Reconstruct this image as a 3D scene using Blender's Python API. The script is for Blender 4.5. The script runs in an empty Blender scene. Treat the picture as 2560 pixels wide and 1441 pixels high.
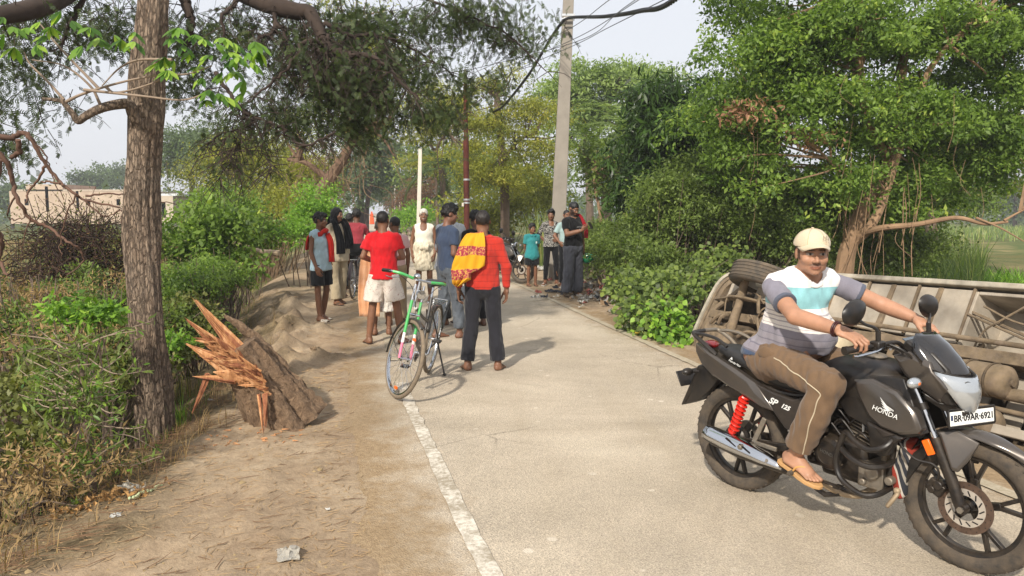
import bpy,math,random
import numpy as np
from mathutils import Vector,Matrix
sc=bpy.context.scene
COL=sc.collection
# ------------------------------------------------------------------ camera, sky, sun, exposure
CAM_H=1.65;PITCH=math.radians(5.73);FPX=1900.0
cam=bpy.data.cameras.new('camera');cam.sensor_width=36;cam.lens=FPX/2560*36;cam.clip_end=3000;cam.clip_start=0.05
camo=bpy.data.objects.new('camera',cam);COL.objects.link(camo)
camo.location=(0,0,CAM_H);camo.rotation_euler=(math.radians(90)-PITCH,0,0);sc.camera=camo
LIGHT_DIR=Vector((0.36,0.93,0)).normalized()*math.cos(math.radians(37))+Vector((0,0,-math.sin(math.radians(37))))
SUN_STRENGTH=4.2;SKY_STRENGTH=0.135;EXPOSURE=0.33
w=bpy.data.worlds.new("World");sc.world=w;w.use_nodes=True
nt=w.node_tree;nt.nodes.clear()
sky=nt.nodes.new('ShaderNodeTexSky');sky.sky_type='NISHITA';sky.sun_disc=False
sky.sun_elevation=math.radians(37);sky.sun_rotation=math.atan2(-0.36,-0.93)%(2*math.pi)
sky.air_density=1.2;sky.dust_density=6.0;sky.ozone_density=1.0
# hazy humid morning: the blue is washed out towards a pale lavender grey, evenly over the whole dome
mx=nt.nodes.new('ShaderNodeMixRGB');mx.inputs[0].default_value=0.86;mx.inputs[2].default_value=(5.5,5.62,5.95,1)
bg=nt.nodes.new('ShaderNodeBackground');bg.inputs[1].default_value=SKY_STRENGTH
wo=nt.nodes.new('ShaderNodeOutputWorld')
nt.links.new(sky.outputs[0],mx.inputs[1]);nt.links.new(mx.outputs[0],bg.inputs[0]);nt.links.new(bg.outputs[0],wo.inputs[0])
sun=bpy.data.lights.new('sun','SUN');sun.energy=SUN_STRENGTH;sun.angle=math.radians(2.0);sun.color=(1.0,0.93,0.82)
suno=bpy.data.objects.new('sun',sun);COL.objects.link(suno);suno.location=(-5,-12,12)
suno.rotation_euler=LIGHT_DIR.to_track_quat('-Z','Y').to_euler()
vs=sc.view_settings;vs.view_transform='Standard';vs.look='None';vs.exposure=EXPOSURE;vs.gamma=1;vs.use_curve_mapping=False
sc.cycles.max_bounces=6;sc.cycles.transparent_max_bounces=12;sc.cycles.diffuse_bounces=3;sc.cycles.glossy_bounces=3;sc.cycles.transmission_bounces=4
sc.cycles.use_denoising=True;sc.cycles.sample_clamp_indirect=4

# ------------------------------------------------------------------ pixel of the photograph -> place in the world
def ray(px,py):
 u=(px-1280)/FPX;v=(py-720.5)/FPX
 return np.array([u,math.cos(PITCH)-v*math.sin(PITCH),-math.sin(PITCH)-v*math.cos(PITCH)])
def at(px,py,Y):
 r=ray(px,py);t=Y/r[1];return np.array([r[0]*t,Y,CAM_H+r[2]*t])
def gz(px,py,z=0.0):
 r=ray(px,py);t=(z-CAM_H)/r[2];return np.array([r[0]*t,r[1]*t,z])

# ------------------------------------------------------------------ road lines and terrain
_RY=[-40,0,4.17,7.2,11.55,17.4,30,45.7,55,67,108,200,400,900]
_RX=[14,4.15,2.95,2.12,1.28,.1,-2.5,-5.7,-7.8,-10.5,-17.5,-35,-72,-165]
_LY=[-40,0,3.39,6.43,9.4,13,18.4,30,45.7,55,67,108,200,400,900]
_LX=[10.8,.85,-.12,-.93,-1.58,-2.25,-3.35,-5.8,-9.0,-11.1,-13.9,-20.8,-38.4,-75.4,-168.4]
_yy=np.arange(-40,900,1.0)
def _sm(a):
 k=np.ones(5)/5;p=np.pad(a,2,mode='edge');return np.convolve(p,k,'valid')
_rxs=np.interp(_yy,_RY,_RX);_lxs=np.interp(_yy,_LY,_LX)
_rxs[45:]=_sm(_sm(_rxs))[45:];_lxs[45:]=_sm(_sm(_lxs))[45:]
def xr(y):return np.interp(y,_yy,_rxs)
def xl(y):return np.interp(y,_yy,_lxs)
_rng0=np.random.default_rng(5)
def make_noise(seed,scale,n=14,ani=(1,1,1)):
 """cheap smooth 3D noise: sum of random sines, about -1..1"""
 r=np.random.default_rng(seed);D=r.normal(size=(n,3));D/=np.linalg.norm(D,axis=1)[:,None]
 D*=r.uniform(.5,1.7,size=(n,1))/scale*2*math.pi;D*=np.array(ani);ph=r.uniform(0,6.28,n);
 def f(P):
  P=np.asarray(P,dtype=np.float32);out=np.zeros(P.shape[:-1],np.float32)
  for d,p in zip(D.astype(np.float32),ph):out+=np.sin(P@d+np.float32(p))
  return out/math.sqrt(n)*1.0
 return f
n_big=make_noise(1,3.5);n_mid=make_noise(2,.9);n_small=make_noise(3,.3);n_fine=make_noise(4,.11)
def sstep(a,b,x):
 t=np.clip((x-a)/(b-a),0,1);return t*t*(3-2*t)
def verge_left(y):return np.interp(y,[0,3,5,7,9.4,12,18,40],[2.35,2.05,1.45,1.2,1.25,1.6,2.1,2.2])
def verge_right(y):return np.interp(y,[0,8,10.5,12.2,14,18,22,40],[.45,.42,.6,1.0,1.75,1.9,1.9,1.6])
def height(x,y,rough=True):
 x=np.asarray(x,float);y=np.asarray(y,float)
 P=np.stack([x,y,np.zeros_like(x)],-1)
 nb=n_big(P);nm=n_mid(P)
 u=xl(y)-x-verge_left(y)+.12*nm # metres past the left verge
 v=x-xr(y)-verge_right(y)+.08*nm # metres past the right verge
 zl=-.62*sstep(0,1.9,u)-.12*sstep(2,14,u)
 zr=-1.35*sstep(-.05,1.25,v)+1.0*sstep(4.6,9.5,v)
 off=np.clip(np.maximum(u,v)*1.5,0,1)
 z=zl+zr+off*(.05*nb+.035*nm)
 # raised eroded lip along the left verge behind the stump
 lip=np.exp(-((u-.05)/.34)**2)*sstep(6.6,8.2,y)*(1-sstep(12.5,16,y))
 z=z+lip*(.10+.06*nm+.05*n_small(P)+.02*n_fine(P))
 vm=np.clip(np.maximum(xl(y)-.5-x,x-xr(y)-.3)*2,0,1)
 z=z+vm*(.012*nm+.015)
 if rough:z=z+vm*(.010*n_small(P)+.006*n_fine(P))
 # inside the asphalt the dirt sheet dips under it
 eg=np.maximum(xl(y)-.44-x,x-xr(y)-.26)+.05*nm+.03*n_small(P)
 k_=sstep(-.10,.06,eg);z=z*k_-.05*(1-k_)
 return z
def H(x,y):return float(height(np.array([x]),np.array([y]))[0])
def gnd(x,y):return max(H(x,y),0.0)if(x>xl(y)-.5 and x<xr(y)+.33)else H(x,y)

# ------------------------------------------------------------------ mesh helpers
def tag(o,label=None,cat=None,group=None,kind=None):
 if label:o['label']=label
 if cat:o['category']=cat
 if group:o['group']=group
 if kind:o['kind']=kind
 return o
def empty(name,loc=(0,0,0),rz=0.0,rot=None,scale=1.0):
 o=bpy.data.objects.new(name,None);COL.objects.link(o);o.location=loc
 o.rotation_euler=rot if rot else(0,0,rz);o.scale=(scale,)*3;o.empty_display_size=.1
 return o
def thing(name,label,cat,loc=(0,0,0),rz=0.0,group=None,rot=None,scale=1.0):
 return tag(empty(name,loc,rz,rot,scale),label,cat,group)
def mesh_np(name,V,F,mat=None,parent=None,smooth=True,attrs=None,mats=None,midx=None):
 """F: (n,3)/(n,4) array or list of index tuples"""
 me=bpy.data.meshes.new(name);V=np.asarray(V,np.float32)
 if isinstance(F,np.ndarray):
  n,k=F.shape
  me.vertices.add(len(V));me.vertices.foreach_set('co',V.ravel())
  me.loops.add(n*k);me.loops.foreach_set('vertex_index',F.astype(np.int32).ravel())
  me.polygons.add(n);me.polygons.foreach_set('loop_start',np.arange(0,n*k,k,dtype=np.int32))
  me.polygons.foreach_set('loop_total',np.full(n,k,np.int32))
  me.update(calc_edges=True)
 else:
  me.from_pydata(V.tolist(),[],[tuple(f)for f in F]);me.update()
 if smooth:me.polygons.foreach_set('use_smooth',np.ones(len(me.polygons),bool))
 if attrs:
  for an,(ty,dat)in attrs.items():
   a=me.attributes.new(an,ty,'POINT')
   if ty=='FLOAT':a.data.foreach_set('value',np.asarray(dat,np.float32).ravel())
   else:
    d=np.asarray(dat,np.float32)
    if d.shape[1]==3:d=np.hstack([d,np.ones((len(d),1),np.float32)])
    a.data.foreach_set('color',d.ravel())
 if mat is not None:me.materials.append(mat)
 if mats:
  for m in mats:me.materials.append(m)
  if midx is not None:me.polygons.foreach_set('material_index',np.asarray(midx,np.int32))
 o=bpy.data.objects.new(name,me);COL.objects.link(o)
 if parent is not None:o.parent=parent
 return o
def frame_of(d):
 d=np.asarray(d,float);d=d/np.linalg.norm(d)
 a=np.array([0,0,1.])if abs(d[2])<.9 else np.array([1.,0,0])
 s=np.cross(d,a);s/=np.linalg.norm(s);t=np.cross(s,d)
 return s,t,d
class MB:
 """collects shapes; build() links them as one mesh object"""
 def __init__(s):s.V=[];s.F=[]
 def raw(s,V,F):
  o=len(s.V);s.V+=[tuple(map(float,v))for v in V];s.F+=[tuple(int(i)+o for i in f)for f in F];return s
 def box(s,c,size,R=None,taper=1.0):
  c=np.array(c,float);h=np.array(size,float)/2;V=[]
  for z in(-1,1):
   k=taper if z>0 else 1
   for x,y in((-1,-1),(1,-1),(1,1),(-1,1)):V.append(np.array([x*h[0]*k,y*h[1]*k,z*h[2]]))
  V=np.array(V)
  if R is not None:V=V@np.array(R).T
  return s.raw(V+c,[(3,2,1,0),(4,5,6,7),(0,1,5,4),(1,2,6,5),(2,3,7,6),(3,0,4,7)])
 def bar(s,a,b,w,h=None,up=(0,0,1)):
  """rectangular bar from a to b"""
  a=np.array(a,float);b=np.array(b,float);h=h or w;d=b-a;L=np.linalg.norm(d);d/=L
  sd=np.cross(d,up);
  if np.linalg.norm(sd)<1e-3:sd=np.cross(d,(1,0,0))
  sd/=np.linalg.norm(sd);u=np.cross(sd,d)
  R=np.stack([sd,d,u],1)
  return s.box((a+b)/2,(w,L,h),R)
 def tube(s,pts,r,n=8,caps=True,closed=False,flat=None):
  P=[np.array(p,float)for p in pts];m=len(P);rr=r if hasattr(r,'__len__')else[r]*m
  V=[];u0=None
  for i in range(m):
   if closed:d=P[(i+1)%m]-P[i-1]
   else:d=P[min(i+1,m-1)]-P[max(i-1,0)]
   d=d/(np.linalg.norm(d)+1e-12)
   if u0 is None:u0=frame_of(d)[0]
   u=u0-d*np.dot(u0,d);u/=(np.linalg.norm(u)+1e-12);v=np.cross(d,u);u0=u
   for k in range(n):
    a=2*math.pi*k/n;V.append(P[i]+rr[i]*(u*math.cos(a)+v*math.sin(a)))
  F=[]
  for i in range(m if closed else m-1):
   j=(i+1)%m
   for k in range(n):F.append((i*n+k,i*n+(k+1)%n,j*n+(k+1)%n,j*n+k))
  if caps and not closed:F.append(tuple(range(n-1,-1,-1)));F.append(tuple((m-1)*n+k for k in range(n)))
  return s.raw(V,F)
 def cyl(s,a,b,r,n=12,r2=None):return s.tube([a,b],[r,r if r2 is None else r2],n)
 def torus(s,c,axis,R,r,n=40,m=10,flat=1.0,arc=None):
  x,y,z=frame_of(axis);V=[];F=[];c=np.array(c,float)
  a0,a1=arc or(0,2*math.pi);nn=n if arc is None else n+1
  for i in range(nn):
   a=a0+(a1-a0)*i/n;d=x*math.cos(a)+y*math.sin(a)
   for k in range(m):
    b=2*math.pi*k/m;V.append(c+d*(R+r*math.cos(b))+z*r*flat*math.sin(b))
  for i in range(n):
   j=(i+1)%nn
   for k in range(m):F.append((i*m+k,j*m+k,j*m+(k+1)%m,i*m+(k+1)%m))
  return s.raw(V,F)
 def lathe(s,c,axis,prof,n=32,ref=None):
  """prof: list of (radius, distance along axis)"""
  x,y,z=frame_of(axis);V=[];F=[];c=np.array(c,float)
  for(r,h)in prof:
   for k in range(n):
    a=2*math.pi*k/n;V.append(c+(x*math.cos(a)+y*math.sin(a))*r+z*h)
  for i in range(len(prof)-1):
   for k in range(n):F.append((i*n+k,i*n+(k+1)%n,(i+1)*n+(k+1)%n,(i+1)*n+k))
  return s.raw(V,F)
 def prism(s,poly,z0,z1,M=None):
  """poly in xy extruded z0..z1, mapped by 4x4 or 3x4 function M(v)->v"""
  n=len(poly);V=[(x,y,z0)for x,y in poly]+[(x,y,z1)for x,y in poly]
  F=[tuple(range(n-1,-1,-1)),tuple(range(n,2*n))]+[(i,(i+1)%n,n+(i+1)%n,n+i)for i in range(n)]
  if M:V=[M(v)for v in V]
  return s.raw(V,F)
 def loft(s,rings,caps=True,close=True):
  n=len(rings[0]);V=[v for r in rings for v in r];F=[]
  for i in range(len(rings)-1):
   for k in range(n if close else n-1):F.append((i*n+k,i*n+(k+1)%n,(i+1)*n+(k+1)%n,(i+1)*n+k))
  if caps and close:F.append(tuple(range(n-1,-1,-1)));F.append(tuple((len(rings)-1)*n+k for k in range(n)))
  return s.raw(V,F)
 def sphere(s,c,r,n=12,m=8,R=None):
  r=np.array(r if hasattr(r,'__len__')else(r,)*3,float);V=[];F=[];c=np.array(c,float)
  for i in range(m+1):
   t=math.pi*i/m
   for k in range(n):
    a=2*math.pi*k/n;v=np.array([math.sin(t)*math.cos(a),math.sin(t)*math.sin(a),math.cos(t)])*r
    if R is not None:v=np.array(R)@v
    V.append(c+v)
  for i in range(m):
   for k in range(n):F.append((i*n+k,(i+1)*n+k,(i+1)*n+(k+1)%n,i*n+(k+1)%n))
  return s.raw(V,F)
 def build(s,name,mat,parent=None,smooth=True,bevel=0,sub=0,auto=35,solid=0,label=None):
  o=mesh_np(name,s.V,s.F,mat,parent,smooth=False)
  me=o.data
  if bevel or sub or solid:
   if solid:m=o.modifiers.new('s','SOLIDIFY');m.thickness=solid;m.offset=-1
   if bevel:m=o.modifiers.new('b','BEVEL');m.width=bevel;m.segments=2;m.limit_method='ANGLE';m.angle_limit=math.radians(30)
   if sub:m=o.modifiers.new('u','SUBSURF');m.levels=sub;m.render_levels=sub
  if smooth:
   me.polygons.foreach_set('use_smooth',np.ones(len(me.polygons),bool))
   if auto and not sub:
    me.validate();me.update()
    me.set_sharp_from_angle(angle=math.radians(auto))
  if label:o['label']=label
  return o
def copy_tree(o,parent=None):
 c=o.copy();COL.objects.link(c)
 if parent is not None:c.parent=parent
 for ch in list(o.children):copy_tree(ch,c)
 return c
def rotx(a):c,s=math.cos(a),math.sin(a);return np.array([[1,0,0],[0,c,-s],[0,s,c]])
def roty(a):c,s=math.cos(a),math.sin(a);return np.array([[c,0,s],[0,1,0],[-s,0,c]])
def rotz(a):c,s=math.cos(a),math.sin(a);return np.array([[c,-s,0],[s,c,0],[0,0,1]])
def catmull(pts,k=6):
 P=[np.array(p,float)for p in pts];P=[2*P[0]-P[1]]+P+[2*P[-1]-P[-2]];out=[]
 for i in range(1,len(P)-2):
  for j in range(k):
   t=j/k;a,b,c,d=P[i-1],P[i],P[i+1],P[i+2]
   out.append(.5*((2*b)+(-a+c)*t+(2*a-5*b+4*c-d)*t*t+(-a+3*b-3*c+d)*t**3))
 out.append(P[-2]);return out

# ------------------------------------------------------------------ materials
def srgb(h):
 if isinstance(h,str):
  h=h.lstrip('#');c=[int(h[i:i+2],16)/255 for i in(0,2,4)]
  return tuple(v/12.92 if v<=.04045 else((v+.055)/1.055)**2.4 for v in c)
 return h
class NT:
 def __init__(s,name):
  s.m=bpy.data.materials.new(name);s.m.use_nodes=True;s.t=s.m.node_tree;s.t.nodes.clear()
  s.out=s.n('ShaderNodeOutputMaterial');s.b=s.n('ShaderNodeBsdfPrincipled');s.l(s.b.outputs[0],s.out.inputs[0])
 def n(s,ty,**kw):
  o=s.t.nodes.new(ty)
  for k,v in kw.items():setattr(o,k,v)
  return o
 def l(s,a,b):s.t.links.new(a,b)
 def coord(s,kind='Object'):
  if kind=='World':return s.n('ShaderNodeNewGeometry').outputs['Position']
  return s.n('ShaderNodeTexCoord').outputs[kind]
 def noise(s,co,scale,detail=5,rough=.6,sc3=None,dist=0.0):
  if sc3:
   mp=s.n('ShaderNodeMapping');mp.inputs['Scale'].default_value=sc3;s.l(co,mp.inputs[0]);co=mp.outputs[0]
  o=s.n('ShaderNodeTexNoise');o.inputs['Scale'].default_value=scale;o.inputs['Detail'].default_value=detail
  o.inputs['Roughness'].default_value=rough;o.inputs['Distortion'].default_value=dist;s.l(co,o.inputs['Vector']);return o.outputs[0]
 def ramp(s,fac,stops,interp='LINEAR'):
  o=s.n('ShaderNodeValToRGB');o.color_ramp.interpolation=interp;e=o.color_ramp.elements
  while len(e)>1:e.remove(e[-1])
  e[0].position=stops[0][0];e[0].color=(*srgb(stops[0][1]),1)
  for p,c in stops[1:]:
   x=e.new(p);x.color=(*srgb(c),1)
  s.l(fac,o.inputs[0]);return o.outputs[0]
 def mix(s,f,a,b,mode='MIX'):
  o=s.n('ShaderNodeMixRGB');o.blend_type=mode
  for i,x in enumerate((f,a,b)):
   if isinstance(x,(int,float)):o.inputs[i].default_value=x
   elif isinstance(x,tuple):o.inputs[i].default_value=(*x[:3],1)
   else:s.l(x,o.inputs[i])
  return o.outputs[0]
 def math(s,op,a,b=None,c=None):
  o=s.n('ShaderNodeMath');o.operation=op
  for i,x in enumerate((a,b,c)):
   if x is None:continue
   if isinstance(x,(int,float)):o.inputs[i].default_value=x
   else:s.l(x,o.inputs[i])
  return o.outputs[0]
 def bump(s,h,strength=.3,dist=.01):
  o=s.n('ShaderNodeBump');o.inputs['Strength'].default_value=strength;o.inputs['Distance'].default_value=dist
  s.l(h,o.inputs['Height']);s.l(o.outputs[0],s.b.inputs['Normal']);return o
 def attr(s,name,out='Fac'):
  o=s.n('ShaderNodeAttribute');o.attribute_name=name;return o.outputs[out]
def mat(name,color,rough=.6,metal=0.0,var=.15,vscale=6.0,bump=0.0,bscale=40.0,spec=.5,dust=0.0,dustc='#9b8467',kind='Object',coat=0.0,alpha=None,trans=0.0,sheen=0.0):
 t=NT(name);c=srgb(color);co=t.coord(kind)
 lo=tuple(v*(1-var)for v in c);hi=tuple(min(1,v*(1+var))for v in c)
 nz=t.noise(co,vscale)
 k=t.ramp(nz,[(.3,lo),(.7,hi)])
 if dust>0:
  dn=t.noise(co,vscale*1.7,8,.7)
  g=t.n('ShaderNodeNewGeometry');sx=t.n('ShaderNodeSeparateXYZ');t.l(g.outputs['Normal'],sx.inputs[0])
  f=t.math('MULTIPLY',t.ramp(dn,[(.35,(0,0,0)),(.75,(1,1,1))]),dust)
  f=t.math('ADD',f,t.math('MULTIPLY',t.math('MAXIMUM',sx.outputs[2],0.0),dust*.35))
  k=t.mix(f,k,srgb(dustc))
  r=t.math('ADD',t.math('MULTIPLY',f,.5),rough);t.l(r,t.b.inputs['Roughness'])
 else:t.b.inputs['Roughness'].default_value=rough
 t.l(k,t.b.inputs['Base Color']);t.b.inputs['Metallic'].default_value=metal
 t.b.inputs['Specular IOR Level'].default_value=spec
 if coat:t.b.inputs['Coat Weight'].default_value=coat;t.b.inputs['Coat Roughness'].default_value=.12
 if sheen:t.b.inputs['Sheen Weight'].default_value=sheen
 if trans:t.b.inputs['Transmission Weight'].default_value=trans
 if bump:t.bump(t.noise(co,bscale,6,.65),bump,.01)
 return t.m
def _desat(h,k=.10,g=1.0):
 c=srgb(h);m=c[0]*.3+c[1]*.6+c[2]*.1;return tuple((v*(1-k)+m*k)*g*w_ for v,w_ in zip(c,(1.10,1.0,.9)))
def leafmat(name,dark,light,trans=.35,rough=.5,yellow=None):
 dark,light=_desat(dark),_desat(light);yellow=_desat(yellow)if yellow else None
 t=NT(name);a=t.attr('lv');st=[(0.0,dark),(.8,light)]
 if yellow:st.append((1.0,yellow))
 k=t.ramp(a,st);t.l(k,t.b.inputs['Base Color']);t.b.inputs['Roughness'].default_value=rough;t.b.inputs['Specular IOR Level'].default_value=.35
 tr=t.n('ShaderNodeBsdfTranslucent');br=t.n('ShaderNodeMixRGB');br.blend_type='MULTIPLY';br.inputs[0].default_value=1;t.l(k,br.inputs[1]);br.inputs[2].default_value=(1.6,1.7,.7,1)
 t.l(br.outputs[0],tr.inputs[0]);ms=t.n('ShaderNodeMixShader');ms.inputs[0].default_value=trans
 t.l(t.b.outputs[0],ms.inputs[1]);t.l(tr.outputs[0],ms.inputs[2]);t.l(ms.outputs[0],t.out.inputs[0]);return t.m
# ------------------------------------------------------------------ solids from distance fields (people, cloth, soft shapes)
def _v(a):return np.asarray(a,np.float32)
class Sdf:
 def __init__(s,lo,hi,h):
  s.lo=_v(lo);s.h=h;n=np.ceil((np.array(hi)-np.array(lo))/h).astype(int)+1;s.n=n
  s.F=np.full(tuple(n),1.0,np.float32)
 def win(s,lo,hi):
  a=np.maximum(np.floor((np.asarray(lo)-s.lo)/s.h).astype(int),0);b=np.minimum(np.ceil((np.asarray(hi)-s.lo)/s.h).astype(int)+1,s.n)
  if(b<=a).any():return None,None
  g=[(s.lo[i]+np.arange(a[i],b[i])*s.h).astype(np.float32)for i in range(3)]
  P=np.stack(np.meshgrid(*g,indexing='ij'),-1);return(slice(a[0],b[0]),slice(a[1],b[1]),slice(a[2],b[2])),P
 def put(s,d,sl,k,op='add'):
  f=s.F[sl]
  if op=='sub':d=-d
  if k>0:
   if op=='add':h=np.clip(.5+.5*(f-d)/k,0,1);r=f*(1-h)+d*h-k*h*(1-h)
   else:h=np.clip(.5-.5*(f-d)/k,0,1);r=f*(1-h)+d*h+k*h*(1-h)
  else:r=np.minimum(f,d)if op=='add' else np.maximum(f,d)
  s.F[sl]=r
 def cone(s,a,b,ra,rb,k=.02,side=None,sw=1.0,cap=(0,0),op='add',bulge=0.0):
  """tapered limb from a to b; side/sw widen it along one axis; cap cuts flat ends"""
  a=_v(a);b=_v(b);m=max(ra,rb)*max(sw,1)+abs(bulge)+.05+k
  sl,P=s.win(np.minimum(a,b)-m,np.maximum(a,b)+m)
  if sl is None:return s
  ba=b-a;L=float(ba@ba);q=P-a;t=np.clip((q@ba)/L,0,1);c=q-t[...,None]*ba
  if side is not None:
   sd=_v(side);sd=sd/np.linalg.norm(sd);e=c@sd;c=c+(e*(1/sw-1))[...,None]*sd
  d=np.sqrt((c*c).sum(-1))-(ra+(rb-ra)*t+bulge*4*t*(1-t))
  n=ba/math.sqrt(L)
  if cap[0]:d=np.maximum(d,-(q@n))
  if cap[1]:d=np.maximum(d,(P-b)@n)
  s.put(d,sl,k,op);return s
 def ell(s,c,r,R=None,k=.02,op='add'):
  c=_v(c);r=_v(r);m=float(r.max())+.04+k;sl,P=s.win(c-m,c+m)
  if sl is None:return s
  q=P-c
  if R is not None:q=q@_v(R)
  k0=np.sqrt(((q/r)**2).sum(-1));k1=np.sqrt(((q/(r*r))**2).sum(-1))+1e-6
  s.put(k0*(k0-1)/k1,sl,k,op);return s
 def plane(s,p,n,k=0.0,lo=None,hi=None):
  """cuts away everything on the side n points to"""
  sl,P=s.win(s.lo if lo is None else lo,s.lo+s.n*s.h if hi is None else hi)
  n=_v(n);n=n/np.linalg.norm(n);d=(P-_v(p))@n;f=s.F[sl]
  s.F[sl]=np.maximum(f,d);return s
 def mesh(s):
  F=s.F;F[0]=1;F[-1]=1;F[:,0]=1;F[:,-1]=1;F[:,:,0]=1;F[:,:,-1]=1
  S=(F<0);c=np.zeros(tuple(s.n-1),np.int8)
  offs=[(i,j,k)for i in(0,1)for j in(0,1)for k in(0,1)]
  for i,j,k in offs:c+=S[i:i+s.n[0]-1,j:j+s.n[1]-1,k:k+s.n[2]-1]
  idx=np.argwhere((c>0)&(c<8))
  if len(idx)==0:return np.zeros((0,3)),np.zeros((0,4),int)
  vid=np.full(tuple(s.n-1),-1,np.int32);vid[idx[:,0],idx[:,1],idx[:,2]]=np.arange(len(idx))
  val={o:F[idx[:,0]+o[0],idx[:,1]+o[1],idx[:,2]+o[2]]for o in offs}
  acc=np.zeros((len(idx),3));cnt=np.zeros(len(idx))
  for o in offs:
   for ax in range(3):
    if o[ax]==1:continue
    p=list(o);p[ax]=1;p=tuple(p);a=val[o];b=val[p];m=(a<0)!=(b<0)
    t=np.where(m,a/(a-b+1e-12),0);q=np.tile(np.array(o,float),(len(idx),1));q[:,ax]=t
    acc+=q*m[:,None];cnt+=m
  V=s.lo+(idx+acc/cnt[:,None])*s.h;Q=[]
  for ax in range(3):
   n=list(s.n);n[ax]-=1;A=[slice(None)]*3;B=[slice(None)]*3;A[ax]=slice(0,-1);B[ax]=slice(1,None)
   sa=S[tuple(A)];sb=S[tuple(B)];e=np.argwhere(sa!=sb);u,v=(ax+1)%3,(ax+2)%3
   flip=sa[e[:,0],e[:,1],e[:,2]]
   def cell(du,dv):
    x=e.copy();x[:,u]-=du;x[:,v]-=dv;return vid[x[:,0],x[:,1],x[:,2]]
   q=np.stack([cell(1,1),cell(0,1),cell(0,0),cell(1,0)],1);q[~flip]=q[~flip][:,::-1];Q.append(q)
  Q=np.concatenate(Q);Q=Q[(Q>=0).all(1)]
  return V,Q
def vnormals(V,F):
 n=np.zeros_like(V,dtype=float);a=V[F[:,2]]-V[F[:,0]];b=V[F[:,3]]-V[F[:,1]];fn=np.cross(a,b)
 for i in range(4):
  for j in range(3):n[:,j]+=np.bincount(F[:,i],fn[:,j],len(V))
 return n/(np.linalg.norm(n,axis=1)[:,None]+1e-12)
def relax(V,F,it=1,lam=.5):
 V=V.copy()
 for _ in range(it):
  acc=np.zeros_like(V);cnt=np.zeros(len(V))
  for i in range(4):
   a=F[:,i];b=F[:,(i+1)%4]
   for j in range(3):acc[:,j]+=np.bincount(a,V[b,j],len(V))+np.bincount(b,V[a,j],len(V))
   cnt+=np.bincount(a,minlength=len(V))+np.bincount(b,minlength=len(V))
  V+=lam*(acc/np.maximum(cnt,1)[:,None]-V)
 return V
def join_vf(parts):
 Vs=[];Fs=[];o=0
 for V,F in parts:Vs.append(V);Fs.append(F+o);o+=len(V)
 return np.concatenate(Vs),np.concatenate(Fs)

# ---- hands: five unequal bent fingers and a thumb.  local frame: wrist at origin, fingers towards +X, back of the hand +Z, thumb side +Y (a right hand seen palm down)
def hand_vf(curl=.35,thumb=.5,h=.0035,grip=False,spread=1.0,s=1.0,point=False):
 S=Sdf((-.05,-.075,-.13),(.22,.10,.05),h)
 S.cone((-.03,0,0),(.02,0,0),.024,.025,.01,side=(0,1,0),sw=1.15)
 S.cone((.01,.0,0),(.085,.004,-.003),.017,.0135,.012,side=(0,1,0),sw=2.55)
 S.cone((.02,.03,-.010),(.06,.034,-.010),.017,.012,.01)
 ys=[.032,.011,-.010,-.030];ln=[.073,.082,.076,.060];rr=[.0092,.0094,.0088,.0078];x0=[.088,.092,.088,.080]
 for i in range(4):
  c=curl*(1+.14*i);
  if point and i==0:c=.08
  if point and i>0:c=curl*1.0
  p=np.array([x0[i],ys[i],-.002]);an=c*.45;y=(ys[i]-.0)*.25*spread/.03*.3
  pr=np.array([x0[i]-.04,ys[i]*.8,0]);S.cone(pr,p,rr[i]*1.05,rr[i]*1.08,.006)
  for j,f in enumerate((.46,.31,.23)):
   d=np.array([math.cos(an),y*(1 if not grip else 0),-math.sin(an)]);q=p+d*ln[i]*f
   S.cone(p,q,rr[i]*(1-.06*j),rr[i]*(1-.06*(j+1)),.0025);p=q;an+=c*(1.15 if j==0 else .8)
 t0=np.array([.022,.034,-.008]);t1=t0+np.array([.030,.022-.012*thumb,-.012-.012*thumb]);t2=t1+np.array([.030,.010-.022*thumb,-.006-.020*thumb]);t3=t2+np.array([.022,-.002-.014*thumb,-.006-.008*thumb])
 S.cone(t0,t1,.014,.0118,.008);S.cone(t1,t2,.0115,.0105,.004);S.cone(t2,t3,.0105,.0085,.003)
 V,F=S.mesh();V=relax(V,F,1,.3)*s;return V,F
# ---- bare right foot: ankle at origin (z=.075), heel back -X, toes +X, big toe at +Y
def foot_vf(h=.004,s=1.0):
 S=Sdf((-.09,-.07,-.09),(.22,.07,.06),h);z=-.075
 S.cone((0,0,.03),(-.005,0,-.02),.037,.036,.02);S.ell((-.035,0,z+.032),(.036,.031,.034),None,.02)
 S.cone((0,.004,-.02),(.10,.008,z+.026),.036,.024,.02,side=(0,1,0),sw=1.12)
 S.cone((-.02,-.004,z+.022),(.12,.0,z+.018),.025,.019,.02,side=(0,1,0),sw=1.75)
 for i,(y,x,r)in enumerate(((.031,.165,.0125),(.010,.167,.0088),(-.008,.160,.0082),(-.024,.150,.0078),(-.038,.136,.0076))):
  S.cone((x-.06,y*.85,z+.02),(x,y,z+r+.001),r*1.15,r,.006)
 S.plane((0,0,z),(0,0,-1));V,F=S.mesh();V=relax(V,F,1,.3)*s;return V,F

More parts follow.
